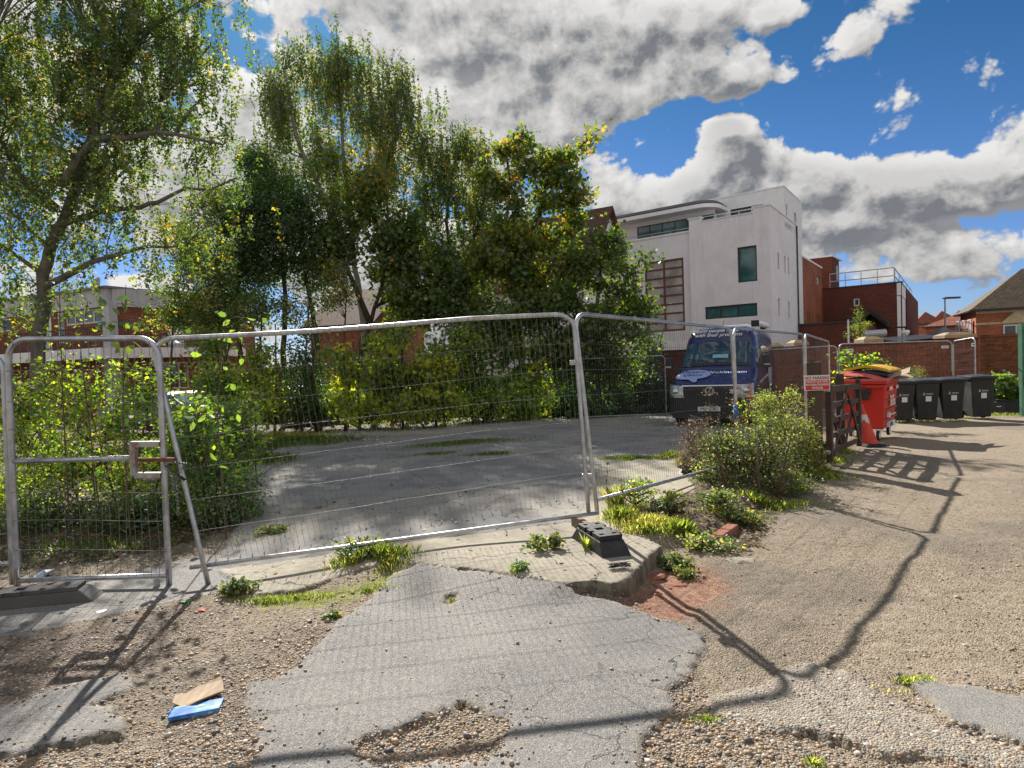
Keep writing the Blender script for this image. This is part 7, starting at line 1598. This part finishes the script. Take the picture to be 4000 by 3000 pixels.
MB().raw([(-.11, -.05, .003), (.12, -.05, .006), (.125, .06, .012), (-.11, .06, .006), (-.11, -.05, .022), (.12, -.045, .030), (.125, .06, .030), (-.11, .06, .018)], [(0,3,2,1),(4,5,6,7),(0,1,5,4),(1,2,6,5),(2,3,7,6),(3,0,4,7)]).build("box", bluebox(), bo, bevel=.003)
def scrap(label, px_, py_, size, col, name="litter_scrap", cat="litter", flat=.3):
    p = place(px_, py_); o = thing(name, label, cat, tuple(p), rnd.uniform(0, 3)); n = 9; a = MB()
    ring = [(size * rnd.uniform(.6, 1.1) * math.cos(6.283 * k / n), size * rnd.uniform(.4, .8) * math.sin(6.283 * k / n), size * flat * rnd.uniform(.0, 1)) for k in range(n)]
    a.raw([(0, 0, size * flat * 1.2)] + ring, [(0, k + 1, (k + 1) % n + 1) for k in range(n)]); a.raw([(x_, y_, max(.0, z_ - .004)) for x_, y_, z_ in ring], [tuple(range(n))[::-1]])
    a.build("scrap", mat("litter_" + name, col, .5, var=.15, vscale=20), o); return o
scrap("crumpled orange red wrapper on the gravel below the big panel's left foot", 437, 1320, .045, (.55, .09, .04), "orange_wrapper")
scrap("crumpled green plastic scrap left of the orange red wrapper", 405, 1303, .05, (.02, .28, .10), "green_wrapper")
scrap("pale crumpled paper right of the green plastic scrap", 472, 1299, .035, (.60, .58, .56), "crumpled_paper")
scrap("white flat scrap on the asphalt just right of the long dark fence foot", 218, 1323, .05, (.62, .62, .64), "white_scrap", flat=.08)
scrap("small white scrap on the asphalt below the steel gate's left half", 122, 1300, .04, (.62, .62, .64), "white_scrap", flat=.1)
scrap("crumpled pale blue plastic bag under the steel gate's bottom rail", 95, 1245, .10, (.48, .55, .62), "plastic_bag", flat=.5)
scrap("whitish plastic wrapper at the right end of the fence rail by the bramble", 1535, 1035, .12, (.62, .62, .66), "plastic_wrapper", flat=.25)
scrap("scrap of blue plastic in the gravel left of the torn cardboard", 372, 1538, .03, (.02, .04, .28), "blue_scrap")
# knotted black netting on the slab corner
p = place(1340, 1262); nt = thing("black_netting", "bundle of shiny black netting on the broken slab corner", "netting", tuple(p + Vector((0, 0, .01)))); a = MB()
for k in range(26):
    q = [Vector((rnd.uniform(-.09, .09), rnd.uniform(-.03, .03), rnd.uniform(.0, .03))) for _ in range(4)]; a.tube(q, .0022, 4, cap=False)
a.build("strands", m_cable, nt, uv=False)
# red brick lumps and stones at the broken edge
m_redbrick = mat("red_brick_lump", (.30, .10, .06), .9, var=.3, vscale=14, bump=.5, bscale=60, dirt=(.22, .15, .11), dscale=9)
def lump(name, label, cat, px_, py_, sx, sy, sz, m_, rz_=0, dz=0):
    p = place(px_, py_); o = thing(name, label, cat, (p.x, p.y, p.z + dz), rz_); V = IV * (1 + rng.uniform(-.16, .16, (12, 1))) * np.array([sx, sy, sz]); V[:, 2] = np.clip(V[:, 2], -sz * .6, sz * .7)
    MB().raw([tuple(v) for v in V], [tuple(f) for f in IF]).build("lump", m_, o, bevel=min(sx, sz) * .12); return o
LUMPS = [(1418, 1245, .10, .07, .03, .2, "long red brick lump wedged against the slab edge"), (1462, 1258, .09, .05, .02, -.3, "flat red brick lump lying lowest on the red dust"), (1450, 1222, .07, .05, .025, .5, "red brick lump beside the slab's right corner"), (1485, 1212, .06, .05, .02, .1, "small red brick lump under the glossy weeds"), (1420, 1275, .04, .03, .015, .9, "little red brick chip near the netting"), (1398, 1305, .03, .03, .012, .4, "tiny brick chip at the asphalt's right edge")]
for (x_, y_, sx, sy, sz, rz_, w_) in LUMPS: lump("brick_lump", w_, "brick lump", x_, y_, sx, sy, sz, m_redbrick, rz_)
kb = place(1560, 1160); ko = thing("brick_kerb", "short run of worn red brick kerb under the weeds by the lane", "kerb", tuple(kb), math.atan2(ED[1], ED[0]))
for k in range(3): MB().box((-.26 + k * .235, 0, .02), (.222, .11, .075)).build("brick", m_redbrick, ko, bevel=.014, seg=3)
lump("rubble_stone", "mossy tan stone lying on the concrete inside the fence, left one", "stone", 1415, 1049, .055, .035, .02, mat("tan_stone", (.26, .19, .12), .9, var=.3))
lump("rubble_stone", "larger tan stone beside the dead stems near the kerb", "stone", 1462, 1076, .075, .05, .03, mat("tan_stone", (.26, .19, .12)))
lump("concrete_lump", "weathered flat grey concrete lump in the lane right of the weeds", "concrete lump", 1600, 1212, .14, .09, .025, mat("grey_lump", (.30, .27, .21), .95, var=.25, vscale=20, bump=.6, bscale=80))
# timber edging at the back of the car park
A_, B_ = place(620, 925), place(1010, 902); te = thing("timber_edging", "long weathered dark timber baulk along the foot of the hedge", "timber edging", tuple((A_ + B_) / 2), math.atan2(B_.y - A_.y, B_.x - A_.x)); L_ = (B_ - A_).length
MB().box((-L_ * .2, 0, .09), (L_ * .62, .16, .18)).build("baulk", m_timber, te, bevel=.01); MB().box((L_ * .28, .12, .08), (L_ * .5, .14, .15), rz=.03).build("baulk", m_timber, te, bevel=.01)
# broken stick lying by the kerb
A_, B_ = place(1410, 1090), place(1500, 1052); stck = thing("dead_stem", "long dead dark stem lying across the soil inside the lane kerb", "stick", tuple(A_))
MB().tube([A_ + Vector((0, 0, .02)), A_.lerp(B_, .5) + Vector((.03, 0, .05)), B_ + Vector((0, 0, .03))], [.006, .012, .009], 6).build("stem", m_twig, stck, world=True)
# tall grass heads by the joint
for k, (x0, y0, x1, y1, w_) in enumerate(((1308, 1100, 1313, 985, "thin pale grass stalk just right of the twin posts"), (1345, 1100, 1342, 1030, "second thin pale grass stalk, shorter and farther from the posts"))):
    sapling(w_, x0, 6.0, [((x0 + x1) / 2, (y0 + y1) / 2), (x1, y1)], 30, .018, G_dry, (.7, 1.0), .03, 'thin', .0025, "grass_stalk", "grass stalk", droop=-1)
